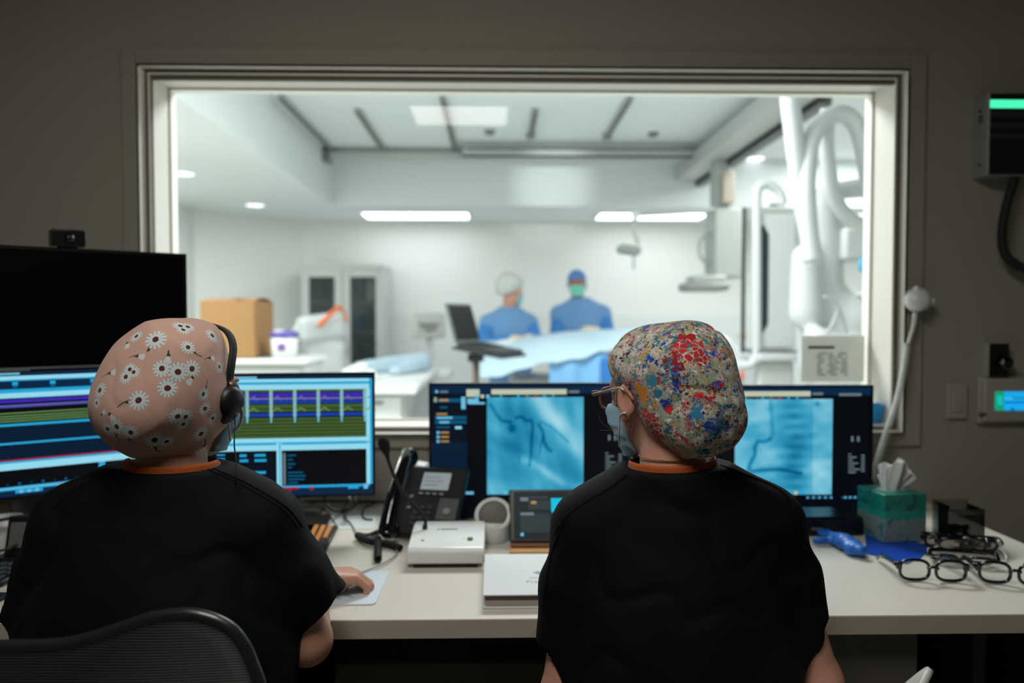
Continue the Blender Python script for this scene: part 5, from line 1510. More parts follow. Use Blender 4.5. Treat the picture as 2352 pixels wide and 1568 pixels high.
b.box((sx0, FY, .1), (sx1, FY + .26, at(0, 832, FY).z), M_grey, .02); b.box((sx0 - .04, FY - .12, 0), (sx1 + .2, FY + .4, .1), M_white2, .03); b.build('base', r, world=True)
b = MB(); b.tube([at(1768, 470, FY + .1), at(1802, 470, FY + .1)], .008, M_dark2, 8); b.build('cross_bar', r, world=True)

# ---- big white C-arm housing at the right edge
GYY = 3.9


def carm(p):
    P_ = lambda x, y, dy=0: tuple(at(x, y, GYY + dy))
    d = s_cap(p, P_(1885, 480, .1), P_(1890, 840, .1), .10, .13)
    d = smin(d, s_cap(p, P_(1850, 590), P_(1852, 720), .07, .09), .06)
    d = smin(d, s_cap(p, P_(1900, 440, .1), P_(1985, 430, .2), .05, .06), .05)
    d = smin(d, s_cap(p, P_(1950, 740, .1), P_(2020, 760, .2), .17, .17), .08)
    d = smin(d, s_cap(p, P_(1880, 790, -.1), P_(1980, 830, -.1), .09, .10), .05)
    d = smin(d, s_cap(p, P_(1960, 850, 0), (P_(1960, 850)[0], GYY, .15), .16, .20), .08)
    return d + .004 * snoise(p, 14, 9)


P0 = at(1885, 430, GYY)
r = thing('c_arm', 'rounded white X-ray machine housing at the right edge of the window', 'equipment', (P0.x + .1, GYY, 0))
hs, HP, HQ = implicit('housing', carm, (1.35, 3.45, 0.0), (2.35, 4.4, 2.2), .02, M_white2, r)
b = MB()
for pts in ([(1893, 680), (1915, 690), (1932, 720), (1943, 765)], [(1925, 712), (1915, 740), (1900, 765)], [(1968, 678), (1980, 690), (1990, 715)]):
    b.tube(catmull([at(x, y, GYY - .22) for x, y in pts], 8), .009, mat('cable_grey', (178, 182, 180), .5), 10)
b.build('cable', r, world=True)
b = MB(); b.box(tuple(at(1940, 597, GYY - .05)), tuple(at(1992, 532, GYY + .15)), M_white2, .02); b.build('control_box', r, world=True)
b = MB(); b.ball(tuple(at(1981, 608, GYY - .1)), (.022, .02, .040), mat('cyan_button', (60, 160, 200), .4), 14); b.build('blue_marker', r, world=True)

# ---- thick white hoses
HYY = 3.45
for lab, pts, rad in (('thick white hose hanging straight down left of the two looped hoses', [(1806, 135), (1812, 190), (1818, 260), (1830, 360), (1845, 470), (1862, 560), (1870, 610)], .044),
                      ('thick white hose bent into a tall loop, its outer side against the window edge', [(1868, 600), (1858, 520), (1853, 420), (1862, 330), (1890, 278), (1935, 262), (1968, 290), (1985, 350), (1998, 430), (2030, 560)], .042),
                      ('thick white hose forming the inner U that swings right below the bright spot', [(1902, 250), (1898, 320), (1905, 400), (1918, 455), (1950, 500), (1990, 515), (2060, 500)], .036)):
    b = MB(); b.tube(catmull([at(x, y, HYY + .02 * i + (.12 if 'inner' in lab else 0)) for i, (x, y) in enumerate(pts)], 10), rad, M_white2, 20)
    one('hose', lab, 'hose', b, tuple(at(pts[0][0], pts[0][1], HYY)), world=True, group='thick white ceiling hoses')
b = MB(); b.box((1.15, 3.2, 2.62), (2.2, 4.1, 2.79), M_grey, .03); b.box((1.3, 3.3, 2.5), (1.9, 3.8, 2.62), M_white2, .03)
one('ceiling_carriage', 'grey ceiling carriage from which the thick white hoses hang', 'carriage', b, (1.7, 3.6, 2.8), world=True)
# bed side equipment left of the frame
blob('covered_stand', 'low pale covered stand just left of the rounded tube frame', 'equipment', [(tuple(at(1650, 800, 5.05)), tuple(at(1680, 850, 5.05)), .10, .14), ((at(1665, 0, 5.05).x, 5.05, .8), (at(1665, 0, 5.05).x, 5.05, .12), .16, .18)], M_whdr, 15, h=.02, floor=.002)
for px, py, lab in ((1707, 772, 'small red marker low beside the black edge of the imaging stand'), (1703, 862, 'small red marker just above the right-hand lit monitor')):
    q = at(px, py, 4.55); b = MB(); b.ball((0, 0, 0), (.018, .012, .035), mat('red_marker', (222, 120, 100), .5), 12); b.tube([(0, .0, 0), (0, .12, 0)], .008, M_grey, 8)
    one('red_marker', lab, 'marker', b, tuple(q), 0, 'red markers')

# ================================================================== PEOPLE


def skin_mat(name, c):
    m = mat(name, c, .5, bump=.25, bscale=260, vary=.08, vscale=14)
    b = m.node_tree.nodes['Principled BSDF']; b.inputs['Subsurface Weight'].default_value = .15; b.inputs['Subsurface Radius'].default_value = (.012, .005, .003)
    return m


def cloth_mat(name, c, rough=.9, sheen=.25, bump=.35, scale=900, vary=.05):
    m = mat(name, c, rough, spec=.25, bump=bump, bscale=scale, vary=vary, sheen=sheen); return m


class HF:
    """head frame: local x to the person's right, y out of the face, z up; origin between the ears"""

    def __init__(s, o, yaw, pitch=0.0, roll=0.0, k=1.0):
        s.o = np.array(o, dtype=np.float64); s.R = rotm(yaw, pitch, roll); s.k = k

    def L(s, p): return ((p - s.o.astype(np.float32)) @ s.R.astype(np.float32)) / s.k

    def W(s, q): return Vector(s.R @ (np.array(q, dtype=np.float64) * s.k) + s.o)


def head_local(q, ears=True):
    ell = s_ell
    d = ell(q, (0, -.012, .045), (.074, .090, .082))
    d = smin(d, ell(q, (0, .030, -.005), (.062, .062, .075)), .03)
    d = smin(d, ell(q, (0, .040, -.055), (.050, .048, .048)), .03)
    d = smin(d, ell(q, (0, .068, -.088), (.024, .020, .018)), .025)
    for sx in (-1, 1):
        d = smin(d, ell(q, (sx * .042, .055, -.020), (.022, .022, .022)), .02)          # cheekbones
        d = smax(d, -ell(q, (sx * .031, .098, .012), (.018, .016, .012)), .012)          # eye sockets
        d = smin(d, ell(q, (sx * .031, .078, .012), (.013, .013, .012)), .003)           # eyeballs
        d = smin(d, s_cap(q, (sx * .016, .090, .030), (sx * .044, .082, .031), .006, .004), .010)   # brow
    d = smin(d, s_cap(q, (0, .088, .018), (0, .104, -.022), .007, .011), .010)           # nose
    for sx in (-1, 1): d = smin(d, ell(q, (sx * .011, .098, -.026), (.008, .009, .007)), .006)
    d = smin(d, ell(q, (0, .086, -.048), (.022, .008, .0045)), .004)                     # lips
    d = smin(d, ell(q, (0, .085, -.057), (.019, .008, .005)), .004)
    if ears:
        for sx in (-1, 1):
            c = (sx * .080, -.006, .002)
            R = rotm(sx * math.radians(-22))
            e = ell(q, c, (.0075, .018, .030), R)
            e = smax(e, -ell(q, (sx * .088, -.006, .004), (.006, .011, .020), R), .004)
            lob = ell(q, (sx * .078, .002, -.026), (.006, .010, .011), R)
            d = smin(d, smin(e, lob, .006), .006)
    return d


def hand_local(q, curl=(.5, .7, .5), spread=.10, thumb=.3):
    """x along the fingers, y towards the thumb, z out of the back of the hand; origin at the wrist"""
    d = s_cap(q, (-.02, 0, 0), (.012, 0, 0), .026, .027)
    d = smax(d, np.abs(q[:, 2]) - .017, .012)
    for y, e in ((.026, .088), (.009, .092), (-.009, .088), (-.025, .080)):
        d = smin(d, s_cap(q, (.008, y * .7, 0), (e - .006, y, 0), .0155, .0115), .012)
    for i, (y, x0, L) in enumerate(((.027, .088, (.038, .024, .019)), (.009, .092, (.042, .027, .020)), (-.010, .088, (.039, .025, .019)), (-.027, .080, (.031, .019, .017)))):
        a = 0; pos = np.array([x0, y, .001]); sy = (y / .027) * spread
        for j in range(3):
            a -= curl[j] if not isinstance(curl[j], (list, tuple)) else curl[j][i]
            dr = np.array([math.cos(a) * math.cos(sy), math.cos(a) * math.sin(sy), math.sin(a)])
            nx = pos + dr * L[j]; r0 = (.0098, .0090, .0080)[j] - .0008 * (i == 3); r1 = (.0088, .0079, .0066)[j] - .0008 * (i == 3)
            d = smin(d, s_cap(q, pos, nx, r0, r1), .0035); pos = nx
    t0 = (.018, .022, -.004); t1 = (.048, .044, -.010 - .01 * thumb); t2 = (.074, .050 - .012 * thumb, -.014 - .02 * thumb); t3 = (.094, .046 - .02 * thumb, -.018 - .03 * thumb)
    d = smin(d, s_cap(q, t0, t1, .016, .0125), .012); d = smin(d, s_cap(q, t1, t2, .0115, .0098), .004); d = smin(d, s_cap(q, t2, t3, .0096, .0075), .004)
    return d


def hand_frame(w, fd, back, right=True):
    """wrist point, finger direction, direction out of the back of the hand"""
    x = Vector(fd).normalized(); z = Vector(back); z = (z - x * z.dot(x)).normalized(); y = z.cross(x)
    if not right: y = -y
    R = np.array(Matrix((x, y, z)).transposed())
    return np.array(w), R


def hand_world(p, hf, **kw):
    w, R = hf; return hand_local((p - w.astype(np.float32)) @ R.astype(np.float32), **kw)


def bbox_eval(p, c, rad, fn, big=.06):
    """evaluate an expensive shape only near its place"""
    d0 = np.linalg.norm(p - v3(c), axis=1) - rad
    out = np.maximum(d0, big).astype(np.float32)
    m = d0 < big
    if m.any(): out[m] = fn(p[m])
    return out


def body_fn(J):
    H = J['head']; k = H.k

    def fn(p):
        d = bbox_eval(p, H.o + H.R @ np.array([0, .01, .0]), .15 * k, lambda q: head_local(H.L(q)) * k)
        nb, nt = J['neck'], tuple(H.W((0, -.022, -.05)))
        d = smin(d, s_cap(p, nb, nt, J.get('neck_r', .056), J.get('neck_r', .056) * .93), .022)
        d = smin(d, s_cap(p, J['sh'][0], J['sh'][1], .050), .05)
        d = smin(d, s_ell(p, J['chest'], (J['sw'] * .82, .095, .19)), .04)
        d = smin(d, s_ell(p, J['pelvis'], (J['sw'] * .75, .10, .13)), .08)
        for i in (0, 1):
            d = smin(d, s_cap(p, J['sh'][i], J['el'][i], .046, J.get('el_r', .038)), .02)
            d = smin(d, s_cap(p, J['el'][i], J['wr'][i], J.get('el_r', .038) + .002, .024), .015)
            d = smin(d, bbox_eval(p, tuple(Vector(J['wr'][i]) + Vector(J['fd'][i]).normalized() * .06), .13, lambda q: hand_world(q, hand_frame(J['wr'][i], J['fd'][i], J['bk'][i], i == 1), **J['hk'][i])), .006)
            if J.get('legs', True):
                d = smin(d, s_cap(p, J['hip'][i], J['kn'][i], .070, .048), .04)
                d = smin(d, s_cap(p, J['kn'][i], J['an'][i], .050, .034), .02)
                a = Vector(J['an'][i]); t = a + Vector(J['toe'])
                d = smin(d, s_cap(p, (a.x, a.y, .045), (t.x, t.y, .03), .034, .026), .02)
        return d
    return fn


def ext(J, extra=()):
    pts = [J['neck'], *J['sh'], *J['el'], *J['wr'], J['chest'], J['pelvis'], *extra] + [tuple(Vector(J['wr'][i]) + Vector(J['fd'][i]).normalized() * .16) for i in (0, 1)]
    if J.get('legs', True): pts += [*J['kn'], *J['an'], *[tuple(Vector(a) + Vector(J['toe'])) for a in J['an']]]
    A = np.array([tuple(q) for q in pts]); H = J['head']
    A = np.vstack([A, H.o + .15, H.o - .15]); return A.min(0) - .12, A.max(0) + .12


def mask_part(root, H, m, h=.0022, loops=True, ml=None):
    def fn(p):
        q = H.L(p); d = head_local(q, False)
        n = .4 * snoise(q, 40, 3)
        dr = .0010 * np.sin(q[:, 2] * 300)
        shell = d - .007 - dr - .0015 * n
        reg = s_box(q, (0, .092, -.050), (.068, .062, .048), None, .012)
        return smax(shell, reg, .002) * H.k
    c = H.W((0, .06, -.05)); o, P, Q = implicit('face_mask', fn, tuple(c - Vector((.13,) * 3)), tuple(c + Vector((.13,) * 3)), h, m, root)
    if loops:
        for sx in (-1, 1):
            b = MB()
            for z0, z1, zz in ((-.012, .030, .024), (-.078, -.030, -.024)):
                pts = [(sx * .063, .048, z0 + .002), (sx * .0765, .026, (z0 + z1) / 2), (sx * .084, .010, zz), (sx * .087, -.010, zz * .8)]
                b.tube(catmull([H.W(q) for q in pts], 6), .0016, ml or M_pap, 8)
            b.build('ear_loop', root, world=True)
    return o


# ---------------------------------------------------------------- fabrics
M_scrub = cloth_mat('black_scrub_cloth', (5, 6, 9), .75, .0); M_scrub.node_tree.nodes['Principled BSDF'].inputs['Specular IOR Level'].default_value = .16
M_trim = cloth_mat('orange_neck_trim', (176, 84, 34), .8, .1)
M_skinA = skin_mat('skin_light', (196, 146, 122)); M_skinB = skin_mat('skin_rosy', (206, 150, 130)); M_skinC = skin_mat('skin_brown', (150, 100, 78))
M_mask = mat('blue_mask_cloth', (150, 186, 206), .8, vary=.04)
M_hair = mat('dark_blond_hair', (150, 118, 84), .45, bump=.6, bscale=500, vary=.25, vscale=60)


def seated_tunic(J, root, name='scrub_top', seed=1, bell=0.0, sleeves=None):
    """loose short-sleeved top; sleeves: per side (axis points, radii, hem point, hem normal)"""
    nk = J['neck']; c = J['chest']; pe = J['pelvis']; sw = J['sw']

    def fn(p):
        d = s_ell(p, (c[0], c[1], c[2]), (sw * .96, .128, .215))
        d = smin(d, s_ell(p, (c[0], c[1] - .015, c[2] + .075), (sw * .80, .115, .12)), .06)
        d = smin(d, s_ell(p, (pe[0], pe[1] + .0, pe[2] + .14), (sw * (.98 + bell), .145, .26)), .08)
        d = smin(d, s_cap(p, J['sh'][0], J['sh'][1], .060), .05)
        for i in (0, 1):
            a = Vector(nk) + Vector((0, 0, -.012)); s_ = Vector(J['sh'][i])
            d = smin(d, s_cap(p, tuple(a), tuple(s_ + Vector((0, 0, .004))), .060, .054), .045)
            ax, rr, hp, hn = sleeves[i]
            e = None
            for q0, q1, r0, r1 in zip(ax[:-1], ax[1:], rr[:-1], rr[1:]):
                f = s_cap(p, q0, q1, r0, r1); e = f if e is None else smin(e, f, .03)
            e = smax(e, plane_d(p, hp, hn), .004)
            d = smin(d, e, .03)
        d = smin(d, s_cap(p, (nk[0], nk[1] + .002, nk[2] - .07), (nk[0], nk[1] + .002, nk[2] + J['collar_z']), J['collar_r'] + .022, J['collar_r'] + .002), .03)
        w = .0042 * snoise(p, 17, seed) + .0022 * snoise(p, 46, seed + 1)
        fold = np.sin((p[:, 0] - c[0]) * 55 + 3 * np.sin(p[:, 2] * 9 + seed) + 6 * p[:, 1]) * .0035 * np.clip((c[2] + .05 - p[:, 2]) * 4, 0, 1)
        cr = snoise(p, 20, seed + 7) + .4 * snoise(p, 44, seed + 8)
        d = d + w + fold + .0040 * np.exp(-(cr / .09) ** 2)
        for i in (0, 1):        # hollow sleeve ends
            ax, rr, hp, hn = sleeves[i]
            hn_ = Vector(hn).normalized(); A = Vector(hp) - hn_ * .055; B = Vector(hp) + hn_ * .05
            d = smax(d, -s_cap(p, tuple(A), tuple(B), rr[-1] - .010), .003)
        d = smax(d, -s_cap(p, (nk[0], nk[1] + .002, nk[2] + .055), (nk[0], nk[1] + .012, nk[2] + .16), J['collar_r'] - .006), .004)
        d = smax(d, p[:, 2] - (nk[2] + J['collar_z'] + .0) - (p[:, 0] - nk[0]) * J.get('collar_tilt', 0), .004)
        d = smax(d, (pe[2] - .04) - p[:, 2], .01)
        return d
    lo, hi = ext(dict(J, legs=False)); lo[2] = pe[2] - .08
    o, P, Q = implicit(name, fn, lo, hi, .0048, M_scrub, root, smooth_it=1)
    return o, BVHTree.FromPolygons([tuple(v) for v in P], [tuple(q) for q in Q])


def on_surf(bvh, px, py, off=.0):
    d = ray(px, py).normalized(); h = bvh.ray_cast(CAMP, d, 5)
    return (h[0] + h[1] * off, h[1]) if h[0] is not None else (None, None)


def seam(root, bvh, pts, name='seam', r=.0013, m=None, off=.0006):
    P = [Vector((x, y, 0)) for x, y in pts]; out = []
    for q in catmull(P, 10):
        s_, n = on_surf(bvh, q.x, q.y, off)
        if s_ is not None and (not out or (s_ - out[-1]).length < .05): out.append(s_)
    if len(out) > 3:
        b = MB(); b.tube(out, r, m or M_scrub, 6); b.build(name, root, world=True)


def collar(J, root, tilt=0.0, w=.013, side=(1, 1)):
    nk = J['neck']; b = MB(); R = J['collar_r']

    def f(u, v):
        a = u * 2 * math.pi; r_ = R + .0015 - .002 * v
        x = nk[0] + math.cos(a) * r_; y = nk[1] + math.sin(a) * r_ * .95 + .006
        return (x, y, nk[2] + J['collar_z'] - .006 + (x - nk[0]) * J.get('collar_tilt', 0) + (w + .004) * v - max(0, math.sin(a)) * .035)
    b.grid(f, 60, 3, M_trim, thick=.0022); b.build('neck_trim', root, world=True)


def trousers(J, root, m=None):
    def fn(p):
        d = s_ell(p, J['pelvis'], (J['sw'] * .88, .125, .13))
        for i in (0, 1):
            d = smin(d, s_cap(p, J['hip'][i], J['kn'][i], .085, .068), .05); k = s_cap(p, J['kn'][i], J['an'][i], .068, .056)
            d = smin(d, k, .03)
        d = d + .004 * snoise(p, 22, 6)
        return smax(d, .085 - p[:, 2], .006)
    pts = np.array([J['pelvis'], *J['hip'], *J['kn'], *J['an']]); 
    implicit('trousers', fn, pts.min(0) - .2, pts.max(0) + .2, .011, m or M_scrub, root)
    for i in (0, 1):
        a = Vector(J['an'][i]); t = Vector(J['toe']); b = MB()
        b.tube([(a.x - t.x * .35, a.y - t.y * .35, .042), (a.x, a.y, .045), (a.x + t.x * .6, a.y + t.y * .6, .040), (a.x + t.x, a.y + t.y, .032)], [.034, .041, .042, .028], M_dark2, 14)
        b.build('shoe', root, world=True)


def capped(H, ells, n, o, k=.03, seed=1, amp=.0028, trim=.008, top=None, crease=.0030):
    def fn(p):
        d = None
        for c, r in ells:
            e = s_ell(p, tuple(c), r); d = e if d is None else smin(d, e, k)
        q = H.L(p)
        und = np.maximum(0, .04 - plane_d(q, o, n) * -1)
        ridg = np.sin(np.arctan2(q[:, 0], q[:, 2] + .25) * 46 + 2.5 * snoise(q, 22, seed + 5)) * .0016 * np.clip(und * 25, 0, 1)
        big = np.abs(snoise(p, 26, seed)) * -1
        d = d + amp * (snoise(p, 24, seed) + .6 * snoise(p, 48, seed + 1)) - .0045 * np.clip(big + .10, -1, .1) * 10 * .5 + ridg
        cut = plane_d(q, o, n)
        if top is not None: cut = smin(cut, top + .25 * np.abs(q[:, 1] - .02) * 0 - q[:, 2], .02)
        cr = snoise(q, 34, seed + 8) + .5 * snoise(q, 70, seed + 9)
        d = d + crease * np.exp(-(cr / .10) ** 2)
        return smax(d, cut * H.k, trim)
    return fn


# ================================================================== person with the daisy cap (left)
HA = HF(tuple(at(424, 908, 1.300)), math.radians(-20), math.radians(-6))
nA = at(394, 1072, 1.255)
A_ = lambda x, y, Y: tuple(at(x, y, Y))
JA = dict(head=HA, neck=(nA.x, nA.y, nA.z - .01), neck_r=.057, sh=[A_(165, 1212, 1.26), A_(602, 1205, 1.26)], el=[(-.745, 1.34, .785), A_(706, 1470, 1.295)],
          wr=[(-.70, 1.56, .775), (-.375, 1.515, .785)], chest=(-.565, 1.285, .86), pelvis=(-.565, 1.22, .56), sw=.215,
          fd=[(.45, .9, -.05), (.80, .48, -.10)], bk=[(0, 0, 1), (-.25, -.15, 1)],
          hk=[dict(curl=(.3, .4, .3)), dict(curl=(.62, .95, .55), thumb=.5)], hip=[(-.66, 1.24, .50), (-.47, 1.24, .50)], kn=[(-.69, 1.68, .52), (-.44, 1.68, .52)], an=[(-.69, 1.64, .09), (-.44, 1.64, .09)], toe=(0, .14, 0),
          collar_r=.076, collar_z=.012, collar_tilt=-.02, el_r=.040)
PA = thing('person', 'person with daisy-print cap, headset and black scrubs, seated with back turned at the left', 'person', (-.565, 1.22, 0))
lo, hi = ext(JA)
bodyA, _, _ = implicit('body', body_fn(JA), lo, hi, .0036, M_skinA, PA)
hemA = at(731, 1406, 1.32); hemAL = at(10, 1394, 1.27)
slA = [([JA['sh'][0], A_(120, 1310, 1.27), A_(74, 1410, 1.27)], [.056, .056, .056], tuple(hemAL), (-.12, .10, -1)),
       ([JA['sh'][1], A_(664, 1310, 1.28), A_(770, 1450, 1.33)], [.056, .064, .071], tuple(hemA), (.655, .05, -.755))]
topA, bvA = seated_tunic(JA, PA, seed=3, sleeves=slA, bell=.12)
collar(JA, PA)
for pts in ([(478, 1078), (540, 1105), (600, 1138), (655, 1175), (685, 1215)], [(490, 1076), (552, 1102), (612, 1134), (662, 1168), (695, 1210)]):
    seam(PA, bvA, pts, r=.0011)
seam(PA, bvA, [(262, 1076), (200, 1108), (140, 1150), (100, 1195)], r=.0012)
trousers(JA, PA)
mask_part(PA, HA, M_mask)


def hairA(p):
    q = HA.L(p)
    d = s_ell(q, (0, -.048, -.028), (.062, .052, .052)); return smax(d + .002 * snoise(q, 160, 3), -(q[:, 2] + .075), .01)


c_ = HA.W((0, -.05, -.03)); implicit('hair', hairA, tuple(c_ - Vector((.1,) * 3)), tuple(c_ + Vector((.1,) * 3)), .004, mat('brown_hair', (70, 50, 38), .5, bump=.6, bscale=500), PA)

# cap shape
ellsA = [(at(378, 878, 1.245), (.094, .110, .098)), (at(412, 815, 1.25), (.058, .085, .061)), (at(330, 935, 1.215), (.079, .085, .076)), (at(448, 850, 1.275), (.050, .085, .080)), (at(398, 1003, 1.262), (.068, .066, .036)), (at(468, 940, 1.27), (.040, .06, .055))]
capfA = capped(HA, ellsA, (0, .62, -.72), (0, .010, -.055), seed=11, k=.03, amp=.0030, crease=.0010)


def capfA2(p):
    d = capfA(p)
    # the gathered band below the bulge
    q0 = at(300, 1030, 1.18); q1 = at(480, 1000, 1.20)
    g = s_cap(p, tuple(at(290, 1022, 1.165)), tuple(at(455, 985, 1.150)), .003); g2 = s_cap(p, tuple(at(455, 985, 1.150)), tuple(at(497, 920, 1.19)), .003); g3 = s_cap(p, tuple(at(497, 920, 1.19)), tuple(at(500, 820, 1.20)), .002)
    g = np.minimum(np.minimum(g, g2), g3)
    d = d + .0065 * np.exp(-(np.maximum(g, 0) / .009) ** 2)
    for pts in ([(452, 752, 1.20), (484, 785, 1.19), (496, 835, 1.19)], [(436, 800, 1.16), (478, 838, 1.17)], [(430, 918, 1.14), (472, 885, 1.16), (490, 860, 1.18)], [(350, 1000, 1.15), (352, 880, 1.13)], [(262, 868, 1.16), (250, 950, 1.16)]):
        for a, c in zip(pts[:-1], pts[1:]):
            gq = s_cap(p, tuple(at(*a)), tuple(at(*c)), .0); d = d + (.0042 if a[0] > 400 else .0015) * np.exp(-(gq / .011) ** 2)
    return d


lo = tuple(at(384, 890, 1.25) - Vector((.17, .17, .16))); hi = tuple(at(384, 890, 1.25) + Vector((.17, .17, .16)))
capA, cP, cQ = implicit('surgical_cap', capfA2, lo, hi, .0024, None or M_pap, PA)
bvC = BVHTree.FromPolygons([tuple(v) for v in cP], [tuple(q) for q in cQ])
# daisies: px, py, radius px, turn, kind (0 flower, 1 bud), stem
D = [(357, 779, 25, .4, 0, 1), (432, 797, 18, -1.2, 0, 1), (313, 772, 17, .5, 0, 0), (292, 792, 12, 2.6, 1, 0), (414, 748, 18, 0, 0, 0), (431, 750, 17, .5, 0, 0), (421, 757, 16, 1, 0, 0), (488, 770, 19, .3, 0, 0),
     (322, 818, 13, 1.75, 1, 1), (386, 823, 14, 3.3, 1, 1), (258, 855, 13, 1.5, 1, 1), (298, 848, 16, .2, 0, 0), (307, 854, 15, .8, 0, 0), (289, 865, 17, 1.5, 0, 0), (372, 846, 21, 3.6, 0, 1), (409, 854, 24, .5, 0, 0), (441, 847, 22, 1, 0, 0),
     (438, 873, 14, -2.2, 1, 1), (385, 891, 23, -2.4, 0, 1), (318, 919, 24, 1.5, 0, 1), (467, 905, 16, -2.0, 0, 1), (408, 956, 21, .3, 0, 0), (427, 957, 19, .9, 0, 0), (421, 974, 16, 1.9, 0, 0), (268, 980, 20, .4, 0, 1), (300, 993, 20, .4, 0, 1),
     (256, 957, 14, 2.4, 1, 0), (247, 985, 17, 1, 0, 0), (237, 948, 11, 1, 1, 0), (229, 896, 20, 0, 0, 0), (222, 925, 14, 1, 0, 0), (355, 1010, 22, 0, 0, 1), (383, 1014, 17, .6, 0, 0), (462, 996, 19, .3, 0, 0), (471, 938, 17, .6, 0, 0), (504, 842, 15, .2, 0, 0), (487, 822, 12, 1.4, 1, 1),
     (489, 960, 13, .6, 0, 0)]
flowers = []
for px, py, rp, tn, kd, st in D:
    s_, n = on_surf(bvC, px, py)
    if s_ is None: continue
    up_ = Vector((math.sin(tn), 0, math.cos(tn))); t2 = (up_ - n * up_.dot(n)).normalized(); t1 = t2.cross(n)
    flowers.append((s_, n, t1, t2, rp / FPX * s_.y, kd, st))
rs = random.Random(8)
for _ in range(900):          # the sides the photograph does not show carry the same print
    i = rs.randrange(len(cQ)); c = Vector(cP[cQ[i]].mean(0)); n = Vector(np.cross(cP[cQ[i][1]] - cP[cQ[i][0]], cP[cQ[i][2]] - cP[cQ[i][0]])).normalized()
    if n.dot(c - CAMP) < .25 * (c - CAMP).length or min((c - f[0]).length for f in flowers) < .034: continue
    a = rs.random() * 6.28; t2 = (Vector((math.sin(a), 0, math.cos(a)))); t2 = (t2 - n * t2.dot(n)).normalized()
    flowers.append((c, n, t2.cross(n), t2, .014 + .003 * rs.random(), 0, 1))
me = capA.data
FC = np.array([tuple(f[0]) for f in flowers]); FN = np.array([tuple(f[1]) for f in flowers]); T1 = np.array([tuple(f[2]) for f in flowers]); T2 = np.array([tuple(f[3]) for f in flowers]); FR = np.array([f[4] for f in flowers]); KD = np.array([f[5] for f in flowers]); ST = np.array([f[6] for f in flowers])
fc = cP[cQ].mean(1); fn_ = np.cross(cP[cQ[:, 1]] - cP[cQ[:, 0]], cP[cQ[:, 2]] - cP[cQ[:, 0]]); fn_ /= np.linalg.norm(fn_, axis=1)[:, None] + 1e-12
dm = np.linalg.norm(fc[:, None, :] - FC[None], axis=2) / FR[None]; dm = dm + 9 * ((fn_ @ FN.T) < .1)
best = dm.argmin(1); bd = dm[np.arange(len(fc)), best]
dm2 = dm + 99 * (ST[None] == 0); best2 = dm2.argmin(1); bd2 = dm2[np.arange(len(fc)), best2]
use = np.where(bd < 1.18, best, best2); ok = (bd < 1.18) | (bd2 < 2.6)
attr = me.attributes.new('daisy', 'FLOAT_VECTOR', 'CORNER')
cor = cP[cQ]; rel = cor - FC[use][:, None, :]
U = np.einsum('fkc,fc->fk', rel, T1[use]) / FR[use][:, None]; Vv = np.einsum('fkc,fc->fk', rel, T2[use]) / FR[use][:, None]
U = np.where(ok[:, None], U, 9.0); Vv = np.where(ok[:, None], Vv, 9.0); K = np.repeat((KD[use] + 2 * ST[use])[:, None], 4, 1)
if len(me.loops) == U.size:
    attr.data.foreach_set('vector', np.stack([U, Vv, K], -1).astype(np.float32).ravel())
md = bpy.data.materials.new('daisy_print_cotton'); md.use_nodes = True; ntd = md.node_tree; g = NT(ntd); pb = ntd.nodes['Principled BSDF']
at_ = ntd.nodes.new('ShaderNodeAttribute'); at_.attribute_name = 'daisy'; sp_ = ntd.nodes.new('ShaderNodeSeparateXYZ'); ntd.links.new(at_.outputs['Vector'], sp_.inputs[0])
x, y, kk = sp_.outputs; tcd = ntd.nodes.new('ShaderNodeTexCoord'); M = g.m
isbud = M('GREATER_THAN', M('MODULO', M('ADD', kk, .1), 2.0), .9); isst = M('GREATER_THAN', kk, 1.5)
nzd = M('MULTIPLY', M('SUBTRACT', g.noise(tcd.outputs['Object'], 160, 2), .5), .16)
rr_ = M('SQRT', M('ADD', M('MULTIPLY', x, x), M('MULTIPLY', y, y))); th2 = M('ARCTAN2', y, x)
pe1 = M('POWER', M('ABSOLUTE', M('COSINE', M('MULTIPLY', th2, 6.5))), .55); pe2 = M('POWER', M('ABSOLUTE', M('SINE', M('MULTIPLY', th2, 6.5))), .6)
rn = M('ADD', rr_, nzd)
pet1 = M('MULTIPLY', M('LESS_THAN', rn, M('ADD', .42, M('MULTIPLY', pe1, .55))), 1.0); pet2 = M('LESS_THAN', rn, M('ADD', .34, M('MULTIPLY', pe2, .48)))
# buds: a small fan above a green cup
fan = M('MULTIPLY', M('LESS_THAN', M('ABSOLUTE', x), M('ADD', .25, M('MULTIPLY', M('ADD', y, .3), .42))), M('MULTIPLY', M('GREATER_THAN', y, -.35), M('LESS_THAN', rn, .85)))
cup = M('LESS_THAN', M('SQRT', M('ADD', M('POWER', x, 2.0), M('POWER', M('ADD', y, .55), 2.0))), .30)
stem = M('MULTIPLY', M('LESS_THAN', M('ABSOLUTE', M('SUBTRACT', x, M('MULTIPLY', M('POWER', M('ADD', y, .8), 2.0), .32))), .065), M('MULTIPLY', M('LESS_THAN', y, -.75), M('GREATER_THAN', y, -2.1)))
leaf = M('MULTIPLY', M('LESS_THAN', M('ADD', M('ABSOLUTE', M('SUBTRACT', x, .12)), M('MULTIPLY', M('ABSOLUTE', M('ADD', y, 1.05)), .45)), .14), 1.0)
notbud = M('SUBTRACT', 1.0, isbud)
w1 = M('MAXIMUM', M('MULTIPLY', pet1, notbud), M('MULTIPLY', fan, isbud)); w2 = M('MULTIPLY', pet2, notbud)
lines = M('MULTIPLY', M('ADD', .5, M('MULTIPLY', M('COSINE', M('MULTIPLY', th2, 39.0)), .5)), .55)
C_ = lambda c: lin(c) + (1,)
